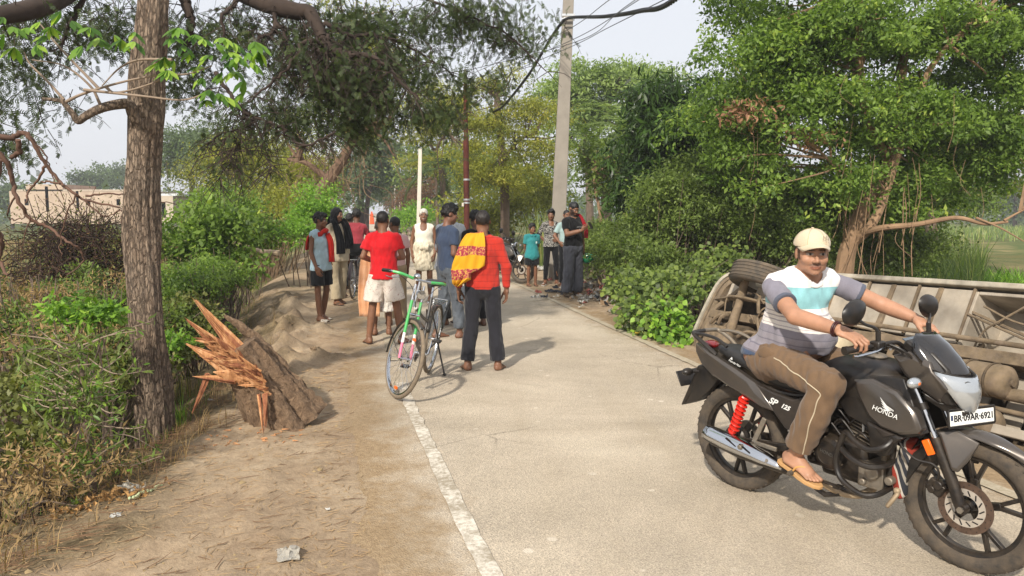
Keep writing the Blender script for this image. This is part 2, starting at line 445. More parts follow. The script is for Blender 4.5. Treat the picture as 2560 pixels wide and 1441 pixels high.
SKIN={}
def skinmat():
 if 'm' in SKIN:return SKIN['m']
 t=NT('skin');a=t.attr('Col','Color');co=t.coord()
 k=t.mix(.5,a,t.ramp(t.noise(co,18,5,.6),[(.3,(.70,.68,.66)),(.7,(1.15,1.1,1.08))]),'MULTIPLY')
 t.l(k,t.b.inputs['Base Color']);t.b.inputs['Roughness'].default_value=.52;t.b.inputs['Specular IOR Level'].default_value=.4
 t.b.inputs['Subsurface Weight'].default_value=.06;t.b.inputs['Subsurface Radius'].default_value=(.02,.008,.004)
 t.bump(t.noise(co,150,4,.6),.12,.004);SKIN['m']=t.m;return t.m
def clothmat(name,stops=None,color=None,rough=.85,pattern=None,var=.12):
 """woven cloth; stops: colour ramp over the 'band' attribute"""
 t=NT(name);co=t.coord()
 if stops:k=t.ramp(t.attr('band'),stops,'CONSTANT' if len(stops)>6 else 'LINEAR')
 else:
  c=srgb(color);k=t.ramp(t.noise(co,5,4),[(.3,tuple(v*(1-var)for v in c)),(.7,tuple(min(1,v*(1+var))for v in c))])
 if pattern:k=pattern(t,co,k)
 k=t.mix(.35,k,t.ramp(t.noise(co,260,2,.5),[(.3,(.72,.72,.72)),(.7,(1.2,1.2,1.2))]),'MULTIPLY')
 t.l(k,t.b.inputs['Base Color']);t.b.inputs['Roughness'].default_value=rough;t.b.inputs['Specular IOR Level'].default_value=.2;t.b.inputs['Sheen Weight'].default_value=.15
 b=t.n('ShaderNodeBump');b.inputs['Strength'].default_value=.35;b.inputs['Distance'].default_value=.012
 t.l(t.noise(co,11,4,.55,sc3=(1,1,.45),dist=.6),b.inputs['Height']);t.l(b.outputs[0],t.b.inputs['Normal']);return t.m
wr1=make_noise(21,.16,12,(1,1,.55));wr2=make_noise(22,.07,12,(1.2,1.2,.6));wr3=make_noise(23,.3,10)
def wrinkle(V,F,amp=.004,seed=0,ridge=True):
 N=vnormals(V,F);Q=V+seed*1.37
 a=wr1(Q);r=(1-np.abs(a)*1.3)if ridge else a
 d=amp*(.7*r+.45*wr2(Q)+.5*wr3(Q))-amp*.25
 return V+N*d[:,None]
def cloth_obj(name,S,mat_,parent,amp=.004,seed=0,band=None,rl=1):
 V,F=S.mesh();V=relax(V,F,rl,.5);V=wrinkle(V,F,amp,seed)
 at_={'band':('FLOAT',band(V))}if band is not None else None
 return mesh_np(name,V,F,mat_,parent,True,at_)
# ------------------------------------------------------------------ people
J0=dict(pel=(0,.0,.93),wai=(0,.0,1.06),che=(0,.01,1.25),nek=(0,.015,1.415),hed=(0,-.008,1.578),
          shR=(-.162,.012,1.352),elR=(-.205,.035,1.10),wrR=(-.205,-.01,.86),shL=(.162,.012,1.352),elL=(.205,.035,1.10),wrL=(.205,-.01,.86),
          hiR=(-.088,.0,.90),knR=(-.10,-.012,.49),anR=(-.105,.02,.078),hiL=(.088,.0,.90),knL=(.10,-.012,.49),anL=(.105,.02,.078))
def hull(J,m=.16):
 P=np.array([v for k,v in J.items()if len(k)==3 and k[0]!='_'],float);return P.min(0)-m,P.max(0)+m
def head_R(yaw=0,pitch=0,roll=0):
 """columns: side(x), back(y), up(z); face looks to -y; positive yaw turns the face towards +x, positive pitch looks down"""
 return rotz(yaw)@rotx(pitch)@roty(roll)
def put_torso(S,J,side,b,off=0.0,upper=True,k=.03):
 A=lambda n:np.array(J[n],float)
 if A is None:return
 S.cone(A('pel'),A('wai'),.108*b+off,.098*b+off,k,side,1.42)
 S.cone(A('wai'),A('che'),.098*b+off,.110*b+off,k,side,1.42)
 if upper:
  S.cone(A('che'),A('nek')*.72+A('che')*.28,.108*b+off,.070*b+off,k,side,1.35)
  S.cone(A('shR')*.92+A('shL')*.08,A('shL')*.92+A('shR')*.08,.054*b+off,.054*b+off,k)
  for s in('shR','shL'):S.cone(A('nek')-np.array([0,0,.012]),A('nek')*.35+A(s)*.65,.042*b+off,.042*b+off,k)
def put_head(S,J,R,s=1.0,wide=1.0):
 c=np.array(J['hed'],float);T=lambda p:c+R@(np.array(p,float)*s)
 def E(p,r,k=.015,op='add',R2=None):S.ell(T(p),np.array(r)*s*np.array([wide,1,1]),R if R2 is None else R2,k,op)
 E((0,.012,.026),(.073,.092,.088));E((0,-.024,-.032),(.060,.064,.076),.02);E((0,-.043,-.076),(.043,.040,.032),.02)
 E((0,-.074,-.097),(.019,.014,.014),.015)
 for q in(-1,1):
  E((q*.041,-.058,-.030),(.024,.024,.024),.015);E((q*.052,-.005,-.065),(.016,.04,.028),.02)
 S.cone(T((-.034,-.080,.020)),T((.034,-.080,.020)),.011*s,.011*s,.012)
 for q in(-1,1):E((q*.030,-.099,.002),(.017,.013,.0095),.008,'sub');E((q*.030,-.080,.001),(.0125,.0125,.0115),.002)
 S.cone(T((0,-.084,.006)),T((0,-.107,-.034)),.007*s,.0115*s,.008)
 for q in(-1,1):E((q*.0125,-.095,-.038),(.009,.011,.008),.006)
 E((0,-.088,-.063),(.024,.011,.0060),.005);E((0,-.086,-.074),(.020,.011,.0065),.005);E((0,-.1005,-.0685),(.02,.005,.0012),.002,'sub')
 for q in(-1,1):E((q*.077,.012,-.004),(.008,.020,.030),.008)
 S.cone(T((0,.012,-.055)),np.array(J['nek'],float),.050*s*wide,.056*wide,.02)
def head_colors(V,J,R,skin,s=1.0,beard=None,stubble=0.0,scalp=None,hairc=(.012,.010,.009),wide=1.0,lip=1.0,moustache=None):
 c=np.array(J['hed'],float);q=((V-c)@R)/s;q=q/np.array([wide,1,1]);x,y,z=np.abs(q[:,0]),q[:,1],q[:,2]
 C=np.tile(np.array(skin,float),(len(V),1))
 near=(np.linalg.norm(q,axis=1)<.16)
 def blend(m,col,a=1.0):
  m=(np.clip(m,0,1)*near*a)[:,None];C[:]=C*(1-m)+np.array(col)*m
 e=lambda cx,cz,rx,rz,soft=3:1.0-np.clip((np.sqrt(((x-cx)/rx)**2+((z-cz)/rz)**2)-1)*soft,0,1)
 f=(y<-.045)
 blend(e(0,-.069,.023,.010)*f*(y<-.075),(skin[0]*.80,skin[1]*.50,skin[2]*.50),.75*lip)
 if beard is not None:blend(((z<-.045)*(z>-.125)*(y<-.0)*(e(0,-.068,.024,.011,2)<.5)+(x>.052)*(z<.0)*(y<.0)*(z>-.11)),beard[0],beard[1])
 if stubble:blend((z<-.035)*(y<.0),(.06,.045,.04),stubble)
 if moustache:blend(e(0,-.055,.030,.0065,2)*f*(y<-.07),moustache[0],moustache[1])
 blend(e(.030,.002,.0135,.0050,2)*f*(y<-.066),(.40,.36,.33));blend(e(.030,.002,.0060,.0060,3)*f*(y<-.066),(.008,.006,.005))
 blend(e(.030,.009,.0155,.0022,2)*f*(y<-.06),(.03,.02,.015),.8)
 blend(e(.031,.0215,.019,.0042,2)*f*(y<-.055),(.014,.010,.008),.92)
 if scalp is not None:blend(((z>.055-.0*y)*(y<-.03)+(y>=-.03)*(z>-.030+.0*z)*(1-(np.abs(y-.012)<.02)*(x>.070)*(z<.03)))*1.0,scalp[0],scalp[1])
 return C
def hair_obj(J,R,parent,s=1.0,style='short',color='#0b0908',wide=1.0,seed=0):
 c=np.array(J['hed'],float);T=lambda p:c+R@(np.array(p,float)*s);S=Sdf(c-.2*s,c+.2*s,.006 if s>.9 else .0065)
 def E(p,r,k=.0,op='add'):S.ell(T(p),np.array(r)*s*np.array([wide,1,1]),R,k,op)
 if style=='short':E((0,.017,.031),(.0762,.0945,.0885))
 elif style=='cap':E((0,.012,.045),(.080,.098,.085))
 elif style=='full':E((0,.016,.040),(.084,.102,.098));E((0,-.05,.085),(.055,.055,.034),.02);E((.02,-.02,.10),(.05,.05,.03),.02)
 elif style=='tuft':E((0,.018,.036),(.080,.098,.094));E((0,-.03,.10),(.055,.065,.035),.02);E((.03,.03,.10),(.04,.05,.03),.02)
 E((0,-.105,-.045),(.088,.085,.105),.012,'sub')
 for q in(-1,1):E((q*.082,.006,-.008),(.020,.028,.040),.006,'sub')
 lowz=-.062 if style!='cap' else .005
 S.plane(T((0,0,lowz)),-R[:,2]);S.plane(T((0,-.03,-.03)),R@np.array([0,-.75,-1.]))if style!='cap' else None
 V,F=S.mesh();V=relax(V,F,1,.4);N=vnormals(V,F)
 n1=make_noise(40+seed,.013,18,(1,1,.5));n2=make_noise(41+seed,.06,10);rj=np.random.default_rng(seed).normal(size=len(V));V=V+N*((.0004 if style in('short','cap')else .0022)*rj+(.0010 if style in('short','cap')else .0032)*n1(V)+(.001 if style in('short','cap')else .007)*n2(V))[:,None]*s
 return mesh_np('hair' if style!='cap' else 'knit_cap',V,F,hairmat(color),parent)
_HM={}
def hairmat(c):
 if c not in _HM:
  t=NT('hair_'+c.strip('#'));co=t.coord();k=srgb(c);t.l(t.ramp(t.noise(co,60,3,.6,sc3=(1,1,.3)),[(.3,tuple(v*.5 for v in k)),(.7,tuple(v*1.9+.003 for v in k))]),t.b.inputs['Base Color'])
  t.b.inputs['Roughness'].default_value=.5;t.bump(t.noise(co,140,3,.6,sc3=(1,1,.25)),.7,.008);_HM[c]=t.m
 return _HM[c]
def basis(x,z):
 x=np.array(x,float);x/=np.linalg.norm(x);z=np.array(z,float);z=z-x*np.dot(x,z);z/=np.linalg.norm(z);return np.stack([x,np.cross(z,x),z],1)
_HC={}
def hand_at(kind,wrist,direction,back,left,s=1.0,h=.005):
 """a mesh of a hand placed at the wrist; back = where the back of the hand faces"""
 key=(kind,h)
 if key not in _HC:
  _HC[key]={'relaxed':lambda:hand_vf(.42,.5,h),'grip':lambda:hand_vf(1.30,.8,h,True),'open':lambda:hand_vf(.15,.2,h),'point':lambda:hand_vf(1.2,.8,h,point=True),'loose':lambda:hand_vf(.75,.6,h)}[kind]()
 V,F=_HC[key];V=V.copy()*s
 B=basis(direction,back)
 if left:V[:,1]*=-1;F=F[:,::-1]
 return V@B.T+np.array(wrist,float),F
_FC={}
def foot_at(ankle,direction,left,s=1.0,h=.006,up=(0,0,1)):
 if h not in _FC:_FC[h]=foot_vf(h)
 V,F=_FC[h];V=V.copy()*s;B=basis(direction,up)
 if left:V[:,1]*=-1;F=F[:,::-1]
 return V@B.T+np.array(ankle,float),F
SOLE=[(-.075,0),(-.070,.028),(-.04,.038),(.02,.032),(.07,.040),(.12,.046),(.165,.040),(.188,.022),(.188,.0),(.172,-.024),(.13,-.044),(.08,-.046),(.02,-.034),(-.04,-.036),(-.070,-.028)]
def sandal(parent,ankle,direction,left,m_sole,m_strap,s=1.0,kind='thong',up=(0,0,1)):
 B=basis(direction,up);o=np.array(ankle,float);mir=-1 if left else 1
 M=lambda v:o+B@(np.array([v[0],v[1]*mir,v[2]])*s)
 b=MB();P=[(x*1.03,y*1.04)for x,y in SOLE]
 if left:P=P[::-1]
 b.prism(P,-.098,-.077,M);so=b.build('sandal',m_sole,parent,bevel=.003)
 c=MB()
 if kind=='thong':
  for y in(.040,-.042):
   pts=[(.045,y,-.072),(.055,y*.85,-.045),(.088,y*.45+.008,-.030),(.125,.020,-.052),(.140,.020,-.076)]
   c.tube([M(p)for p in catmull(pts,4)],.006*s,6)
 else:
  for i in range(9):pass
  rr=[]
  for i in range(9):
   a=math.pi*i/8;y=math.cos(a)*.047;z=-.078+math.sin(a)*.060
   rr.append([M((.055,y,z)),M((.125 if kind!='clog' else .175,y*.96,-.078+math.sin(a)*(.048 if kind!='clog' else .03))),M((.125 if kind!='clog' else .175,y*.90,-.082+math.sin(a)*(.043 if kind!='clog' else .026))),M((.055,y*.93,-.082+math.sin(a)*.055))])
  c.loft(rr,True,True)
 c.build('strap',m_strap,so,bevel=.001);return so
SK_DARK=(.200,.094,.052);SK_MID=(.25,.122,.070);SK_TAN=(.30,.155,.088);SK_DEEP=(.125,.060,.036)
def build_body(root,J,R,skin,side=(1,0,0),b=1.0,h=.011,hs=1.0,wide=1.0,feet=True,hands=None,fdir=None,hc=None,extra=None,fup=None,hvox=.005,fvox=.006,armb=None):
 """one continuous skin surface: torso, limbs, head with a face, then hands and feet grown onto the wrists and ankles"""
 lo,hi=hull(J);S=Sdf(lo,hi,h);A=lambda n:np.array(J[n],float);ab=armb or b
 put_torso(S,J,side,b*.97)
 for s in 'RL':
  S.cone(A('sh'+s),A('el'+s),.047*ab,.038*ab,.025);S.cone(A('el'+s),A('wr'+s),.039*ab,.026*ab,.012,bulge=.004*ab)
  S.cone(A('hi'+s),A('kn'+s),.078*b,.052*b,.025);S.cone(A('kn'+s),A('an'+s),.051*b,.034*b,.015,bulge=.010*b)
  if extra:extra(S,s)
 put_head(S,J,R,hs,wide)
 V,F=S.mesh();V=relax(V,F,1,.3);parts=[(V,F)]
 hands=hands or{};fd=np.array(fdir if fdir is not None else(0,-1,0),float)
 for s in 'RL':
  hd=hands.get(s,{});left=s=='L'
  d=np.array(hd.get('dir',A('wr'+s)-A('el'+s)),float);back=hd.get('back',(1 if left else-1,-.25,0))
  parts.append(hand_at(hd.get('kind','relaxed'),A('wr'+s)+d/np.linalg.norm(d)*.012,d,back,left,hd.get('s',.96),hvox))
  if feet:
   f=np.array(hd.get('foot',fd),float);parts.append(foot_at(A('an'+s),f,left,.98,fvox,(fup or{}).get(s,(0,0,1))))
 V,F=join_vf(parts);C=head_colors(V,J,R,skin,hs,wide=wide,**(hc or{}))
 m=.93+.1*make_noise(9,.25)(V)[:,None]*.5+.03;C=C*m
 return mesh_np('body',V,F,skinmat(),root,True,{'Col':('FLOAT_COLOR',C)})
def shirt(root,J,m,side=(1,0,0),b=1.0,off=.013,sleeve=.62,hem=.90,neck=None,h=.011,amp=.005,seed=0,arm=1.0,name='shirt',extra=None,band=None,loose=0.0,hemn=(0,0,-1),armoff=.012):
 lo,hi=hull(J);S=Sdf(lo,hi,h);A=lambda n:np.array(J[n],float)
 put_torso(S,J,side,b,off)
 d=A('pel')-A('wai');p2=A('pel')+d*.8;S.cone(A('wai'),p2,.100*b+off,.112*b+off+loose,.02,side,1.42)
 for s in 'RL':
  a,e,w_=A('sh'+s),A('el'+s),A('wr'+s)
  if sleeve<=0:continue
  if sleeve<=1:S.cone(a,a+(e-a)*sleeve,.050*b*arm+armoff,.047*b*arm+armoff+.003,.02,cap=(0,1))
  else:
   S.cone(a,e,.050*b*arm+armoff,.042*b*arm+armoff,.02);S.cone(e,e+(w_-e)*(sleeve-1),.042*b*arm+armoff,.031*b+armoff*.8,.012,cap=(0,1))
 if extra:extra(S)
 S.plane((0,0,hem)if np.isscalar(hem)else hem,hemn)
 nk=A('nek')if neck is None else np.array(neck,float)
 if sleeve>0 or neck is not None:
  hd=A('hed');ax=hd-A('nek');ax/=np.linalg.norm(ax);S.cone(nk-ax*.02,nk+ax*.12,.058*b,.085*b,.004,op='sub')
 return cloth_obj(name,S,m,root,amp,seed,band)
def legs(root,J,m,b=1.0,off=.014,length=1.0,top=.985,h=.011,amp=.005,seed=0,name='trousers',side=(1,0,0),flare=0.0,extra=None,topn=(0,0,1)):
 """length: 1 = to the knee, 2 = to the ankle"""
 lo,hi=hull(J);S=Sdf(lo,hi,h);A=lambda n:np.array(J[n],float)
 S.cone(A('pel')-(A('wai')-A('pel'))*.35,A('wai'),.106*b+off,.098*b+off*.6,.03,side,1.40)
 for s in 'RL':
  a,k_,n=A('hi'+s),A('kn'+s),A('an'+s)
  if length<=1:S.cone(a,a+(k_-a)*length,.080*b+off,.062*b+off+flare,.022,cap=(0,1))
  else:
   S.cone(a,k_,.080*b+off,.056*b+off,.022);S.cone(k_,k_+(n-k_)*(length-1),.056*b+off,.040*b+off+flare,.015,cap=(0,1))
 if extra:extra(S)
 S.plane((0,0,top)if np.isscalar(top)else top,topn)
 return cloth_obj(name,S,m,root,amp,seed)
# ------------------------------------------------------------------ terrain, road, markings
def axis_grid(a,b,step,lim,g=1.13):
 v=list(np.arange(a,b+1e-6,step));s=step
 while v[-1]<lim[1]:s*=g;v.append(v[-1]+s)
 s=step
 while v[0]>lim[0]:s*=g;v.insert(0,v[0]-s)
 return np.array(v)
gx=axis_grid(-5.6,4.6,.055,(-500,500));gy=axis_grid(2.2,13,.06,(-60,850),1.05)
X,Y=np.meshgrid(gx,gy,indexing='ij');Z=height(X,Y)
V=np.stack([X,Y,Z],-1).reshape(-1,3);nx,ny=X.shape;I=np.arange(nx*ny).reshape(nx,ny)
F=np.stack([I[:-1,:-1],I[1:,:-1],I[1:,1:],I[:-1,1:]],-1).reshape(-1,4)
U=(xl(Y)-X-verge_left(Y)).ravel();W_=(X-xr(Y)-verge_right(Y)).ravel()
nz=n_mid(V*np.array([1,1,0])).ravel()*.25+n_big(V*np.array([1,1,0])).ravel()*.2
green=np.clip(np.maximum(sstep(.55,1.5,U+nz),sstep(.1,.8,W_+nz)),0,1)
soil=sstep(-.2,.5,np.maximum(U,W_)+nz)
t=NT('ground');co=t.coord('World')
d1=t.noise(co,1.3,8,.65);d2=t.noise(co,14,8,.7);d3=t.noise(co,60,6,.7)
dirt=t.ramp(d1,[(.25,'#86725d'),(.5,'#a08d76'),(.75,'#b6a58e')]);dirt=t.mix(.5,dirt,t.ramp(d2,[(.25,(.45,.42,.38)),(.55,(1,1,1)),(.8,(1.35,1.3,1.2))]),'MULTIPLY')
dirt=t.mix(.45,dirt,t.ramp(d3,[(.3,(.6,.57,.52)),(.7,(1.3,1.27,1.2))]),'MULTIPLY')
litter=t.ramp(t.noise(co,9,8,.75),[(.2,'#3a3022'),(.45,'#5f523e'),(.6,'#83735a'),(.8,'#55553a')]);litter=t.mix(.5,litter,t.ramp(d3,[(.3,(.5,.5,.45)),(.7,(1.3,1.3,1.2))]),'MULTIPLY')
grass=t.ramp(t.noise(co,.35,6,.6),[(.3,'#6d6238'),(.5,'#4b5a28'),(.7,'#8d7d55')])
k=t.mix(t.attr('soil'),dirt,litter);sep=t.n('ShaderNodeSeparateXYZ');t.l(co,sep.inputs[0]);far=t.math('MULTIPLY',t.math('MINIMUM',t.math('DIVIDE',sep.outputs[1],40.0),1.0),t.attr('green'));k=t.mix(far,k,grass)
t.l(k,t.b.inputs['Base Color']);t.b.inputs['Roughness'].default_value=.95;t.b.inputs['Specular IOR Level'].default_value=.15
mb_=t.math('ADD',t.math('MULTIPLY',d2,.6),t.math('MULTIPLY',d3,.3));t.bump(mb_,.7,.03)
ground=mesh_np('ground',V,F,t.m,None,True,{'soil':('FLOAT',soil),'green':('FLOAT',green)});ground['kind']='structure'
# asphalt
def ribbon(name,f0,f1,z,m,y0,y1,nu,attrs=None,wob=0.0):
 ys=axis_grid(y0,min(14,y1),.12,(y0,y1),1.06);ys=ys[ys<=y1+1];us=np.linspace(0,1,nu);P=np.stack([ys,ys*0,ys*0+z],-1);w0=wob*n_small(P);w1=wob*n_small(P+9.7)
 a=f0(ys)+w0;b_=f1(ys)+w1;Xx=a[:,None]*(1-us)+b_[:,None]*us;Yy=np.repeat(ys[:,None],nu,1);zz=np.full_like(Xx,z)
 if name=='road':zz+=.008*(1-(2*us-1)**2)[None,:]
 V=np.stack([Xx,Yy,zz],-1).reshape(-1,3);I=np.arange(V.shape[0]).reshape(Xx.shape);F=np.stack([I[:-1,:-1],I[:-1,1:],I[1:,1:],I[1:,:-1]],-1).reshape(-1,4)
 o=mesh_np(name,V,F,m,None,True,{'across':('FLOAT',np.tile(us,len(ys)))});o['kind']='structure';return o
t=NT('asphalt');co=t.coord('World');ag=t.n('ShaderNodeTexVoronoi');ag.inputs['Scale'].default_value=105;t.l(co,ag.inputs['Vector'])
base=t.ramp(t.noise(co,.55,7,.6),[(.3,'#a89d8c'),(.5,'#bbae9b'),(.7,'#c8bca8')])
agc=t.ramp(ag.outputs['Color'],[(0,(.60,.60,.62)),(.5,(.98,.97,.95)),(1,(1.32,1.3,1.25))])
fine=t.ramp(t.noise(co,130,4,.7),[(.36,(.42,.42,.44)),(.5,(1,1,1)),(.66,(1.4,1.38,1.34))])
k=t.mix(.55,base,agc,'MULTIPLY');k=t.mix(.6,k,fine,'MULTIPLY')
sp=t.n('ShaderNodeTexVoronoi');sp.inputs['Scale'].default_value=4.2;sp.inputs['Randomness'].default_value=1;t.l(co,sp.inputs['Vector'])
spots=t.ramp(t.math('ADD',sp.outputs['Distance'],t.math('MULTIPLY',t.noise(co,22,3),.10)),[(.15,(1,1,1)),(.18,(0,0,0))]);keep=t.ramp(t.noise(co,1.3,3),[(.50,(0,0,0)),(.56,(.85,.85,.85))])
k=t.mix(t.math('MULTIPLY',spots,keep),k,srgb('#d2c7b5'))
# streaks of dust along the lanes and loose dirt along both edges (worn in, not shade)
ac=t.attr('across');e1=t.math('ABSOLUTE',t.math('SUBTRACT',ac,.5));e2=t.math('ADD',e1,t.math('MULTIPLY',t.math('SUBTRACT',t.noise(co,3.2,8,.7),.5),.30))
k=t.mix(t.ramp(e2,[(.35,(0,0,0)),(.45,(1,1,1))]),k,t.ramp(t.noise(co,30,6),[(.3,'#846f54'),(.7,'#a68f70')]))
tr=t.noise(co,1.0,4,.6,sc3=(2.2,.25,1));k=t.mix(t.ramp(tr,[(.5,(0,0,0)),(.75,(.45,.45,.45))]),k,srgb('#a99a83'))
st_=t.ramp(t.noise(co,.42,6,.7,dist=.8),[(.38,(.80,.79,.77)),(.55,(1,1,1))]);k=t.mix(.8,k,st_,'MULTIPLY');crk=t.n('ShaderNodeTexVoronoi');crk.feature='DISTANCE_TO_EDGE';crk.inputs['Scale'].default_value=.55;t.l(t.mix(.22,co,t.noise(co,1.6,6,.7),'ADD'),crk.inputs['Vector']);ckm=t.math('MULTIPLY',t.ramp(crk.outputs['Distance'],[(0,(1,1,1)),(.006,(0,0,0))]),t.ramp(t.noise(co,.7,2),[(.50,(0,0,0)),(.60,(.55,.55,.55))]));k=t.mix(ckm,k,srgb('#5d564c'))
t.l(k,t.b.inputs['Base Color']);t.b.inputs['Roughness'].default_value=.9;t.b.inputs['Specular IOR Level'].default_value=.25
t.bump(t.math('ADD',ag.outputs['Distance'],t.noise(co,130,4)),.55,.008)
ribbon('road',lambda y:xl(y)-.62,lambda y:xr(y)+.44,.0,t.m,-30,420,15)
t=NT('line_paint');co=t.coord('World');wn=t.noise(co,26,8,.75);wn2=t.noise(co,3.0,4,.6);wear=t.ramp(t.math('ADD',t.math('MULTIPLY',wn,.65),t.math('MULTIPLY',wn2,.35)),[(.42,(1,1,1)),(.56,(0,0,0))])
k=t.mix(wear,t.ramp(t.noise(co,90,4),[(.3,'#8f8473'),(.7,'#a39782')]),t.ramp(t.noise(co,60,5),[(.3,'#c9c0b0'),(.7,'#ddd6c8')]));t.l(k,t.b.inputs['Base Color']);t.b.inputs['Roughness'].default_value=.8;t.bump(t.noise(co,110,4),.35,.006);M_LINE=t.m
t=NT('line_paint_worn');co=t.coord('World');wear=t.ramp(t.math('ADD',t.math('MULTIPLY',t.noise(co,26,8,.75),.6),t.math('MULTIPLY',t.noise(co,2.0,4,.6),.4)),[(.48,(1,1,1)),(.60,(.25,.25,.25))])
k=t.mix(wear,t.ramp(t.noise(co,90,4),[(.3,'#b3a792'),(.7,'#c6bba6')]),t.ramp(t.noise(co,60,5),[(.3,'#958971'),(.7,'#a99d88')]));t.l(k,t.b.inputs['Base Color']);t.b.inputs['Roughness'].default_value=.85;M_LINE2=t.m
ribbon('road_line',lambda y:xl(y)-.050,lambda y:xl(y)+.050,.0125,M_LINE,-30,7.2,2,wob=.006)
ribbon('road_line',lambda y:xl(y)-.050,lambda y:xl(y)+.050,.0125,M_LINE2,8.3,420,2,wob=.006)
ribbon('road_line',lambda y:xr(y)-.055,lambda y:xr(y)+.045,.0125,M_LINE2,-30,420,2,wob=.006)

# ------------------------------------------------------------------ broken stump by the verge
t=NT('rough_bark');co=t.coord();v1=t.noise(co,13,8,.75,sc3=(1.6,2.2,1),dist=1.2);v2=t.noise(co,50,6,.7)
k=t.ramp(v1,[(.30,'#46362a'),(.44,'#7d6650'),(.58,'#9b8167'),(.75,'#b59d82')]);k=t.mix(.5,k,t.ramp(v2,[(.3,(.6,.57,.53)),(.7,(1.3,1.27,1.22))]),'MULTIPLY');t.l(k,t.b.inputs['Base Color']);t.b.inputs['Roughness'].default_value=.95;t.bump(t.math('ADD',v1,t.math('MULTIPLY',v2,.3)),1.0,.05);M_BARKR=t.m
def woodmat(name,a,b_,c):
 t=NT(name);co=t.coord();k=t.ramp(t.noise(co,9,7,.7,sc3=(3.5,3.5,.5),dist=.6),[(.25,a),(.5,b_),(.75,c)]);t.l(k,t.b.inputs['Base Color']);t.b.inputs['Roughness'].default_value=.8;t.bump(t.noise(co,40,6,.7,sc3=(3,3,.35)),.7,.01);return t.m
M_SPLI=woodmat('splintered_wood','#7d4d30','#bd8658','#dcb58a');M_SPLR=woodmat('red_heartwood','#57301f','#8c5537','#b58258')
sb=gz(700,1075,-.02);stump=thing('tree_stump','snapped leaning tree stump with torn orange splinters beside the road verge','stump',(sb[0],sb[1],H(sb[0],sb[1])-.05))
sd=5.75;SO=np.array(stump.location)
def sp_(px,py,y):return at(px,py,y)-SO
# the butt: a leaning flared cylinder with deep furrows
base_c=sp_(722,1072,5.85);top_c=sp_(588,872,5.72)
rings=[];nr=26;m_=44
for i in range(nr+1):
 tt=i/nr;c=base_c*(1-tt)+top_c*tt+np.array([.02*math.sin(3*tt),0,0]);ax=top_c-base_c;s_,t_,d_=frame_of(ax)
 if i==0:pass
 rad=.10*(1-tt)**2.0+.185-.02*tt;r=[]
 for k in range(m_):
  a=2*math.pi*k/m_;fur=.018*math.sin(9*a+2*tt)+.012*math.sin(17*a-3*tt)+.018*math.sin(4*a+1)*(1-tt)*2;fl=rad*(1+.0)+fur*(1.2-.4*tt)+.012*random.Random(i*97+k).uniform(-1,1)
  dd=s_*math.cos(a)+t_*math.sin(a);p=c+dd*fl*np.array([1,.85,1]);r.append(p)
 rings.append(r)
V=np.array([p for r in rings for p in r]);b=MB();b.loft(rings);b.build('trunk',M_BARKR,stump,auto=80)
rg=np.random.default_rng(11)
def shard(P,wid,m,th=.03,n=9,name='splinter',jag=.35):
 """a torn slab along a path of (px, py, depth)"""
 Q=catmull([sp_(*p)for p in P],5);b=MB();rr=[];L=len(Q)
 for i,q in enumerate(Q):
  t_=i/(L-1);w=np.interp(t_,np.linspace(0,1,len(wid)),wid)*(1+jag*rg.uniform(-.5,.5));d=Q[min(i+1,L-1)]-Q[max(i-1,0)];d/=np.linalg.norm(d);s=np.cross(d,(0,1,0));s/=np.linalg.norm(s);dpt=np.cross(s,d)
  th_=th*(1-.8*t_);r=[]
  for a in np.linspace(0,2*math.pi,n,endpoint=False):r.append(q+s*math.cos(a)*w*(1+.18*rg.uniform(-1,1))+dpt*math.sin(a)*th_*(1+.3*rg.uniform(-1,1)))
  rr.append(r)
 b.loft(rr);return b.build(name,m,stump,auto=25)
def spike(a,e,w,m,name='splinter'):
 d=e-a;L_=np.linalg.norm(d);d=d/L_;sd=np.cross(d,(0,1,0));sd/=np.linalg.norm(sd);u=np.cross(sd,d);an=rg.uniform(-.6,.6);s1=sd*math.cos(an)+u*math.sin(an);u1=np.cross(s1,d);r=[]
 for t_,k in((0,1),(.35,rg.uniform(.8,1.1)),(.7,rg.uniform(.45,.75)),(1,.04)):
  c=a+d*L_*t_+s1*rg.uniform(-.12,.12)*w*(t_>0);r.append([c+s1*w*k,c+u1*w*.35*k,c-s1*w*k*rg.uniform(.7,1),c-u1*w*.3*k])
 b=MB();b.loft(r);return b.build(name,m,stump,smooth=False)
def prong(base,tip,hw,n,m,cut=.5,dy=.05,w=.016):
 A_,B_=sp_(*base),sp_(*tip);d=B_-A_;d/=np.linalg.norm(d);s=np.cross(d,(0,1,0));s/=np.linalg.norm(s)
 for k in range(n):
  u=rg.uniform(-1,1);o_=s*u*hw+np.array([0,rg.uniform(-dy,dy),0]);e=A_+o_+(B_+s*u*hw*.12-A_-o_*1)*(1-cut*rg.random()*(.25+abs(u)));spike(A_+o_,e+np.array([0,rg.uniform(-.012,.012),0]),w*rg.uniform(.5,1.25),m if rg.random()<.72 else(M_SPLR if m is M_SPLI else M_SPLI))
shard([(735,1000,5.92),(690,920,5.94),(640,852,5.94),(595,812,5.92),(560,790,5.90)],[.14,.09,.05,.03,.012],M_BARKR,.06,9,'bark_slab',.2)
for a_,e_,W_2,M_2 in(((645,920,5.80),(484,745,5.71),.052,M_SPLI),((628,925,5.84),(505,775,5.80),.05,M_SPLR),((612,920,5.72),(462,796,5.63),.05,M_SPLR),((602,935,5.64),(461,857,5.57),.055,M_SPLI),((625,945,5.60),(530,930,5.53),.075,M_SPLI)):
 f_=lambda t_:tuple(a*(1-t_)+c*t_ for a,c in zip(a_,e_));shard([f_(0),f_(.3),f_(.62),f_(.97)],[W_2,W_2*.85,W_2*.5,.005],M_2,.026,6,'splinter',.28)
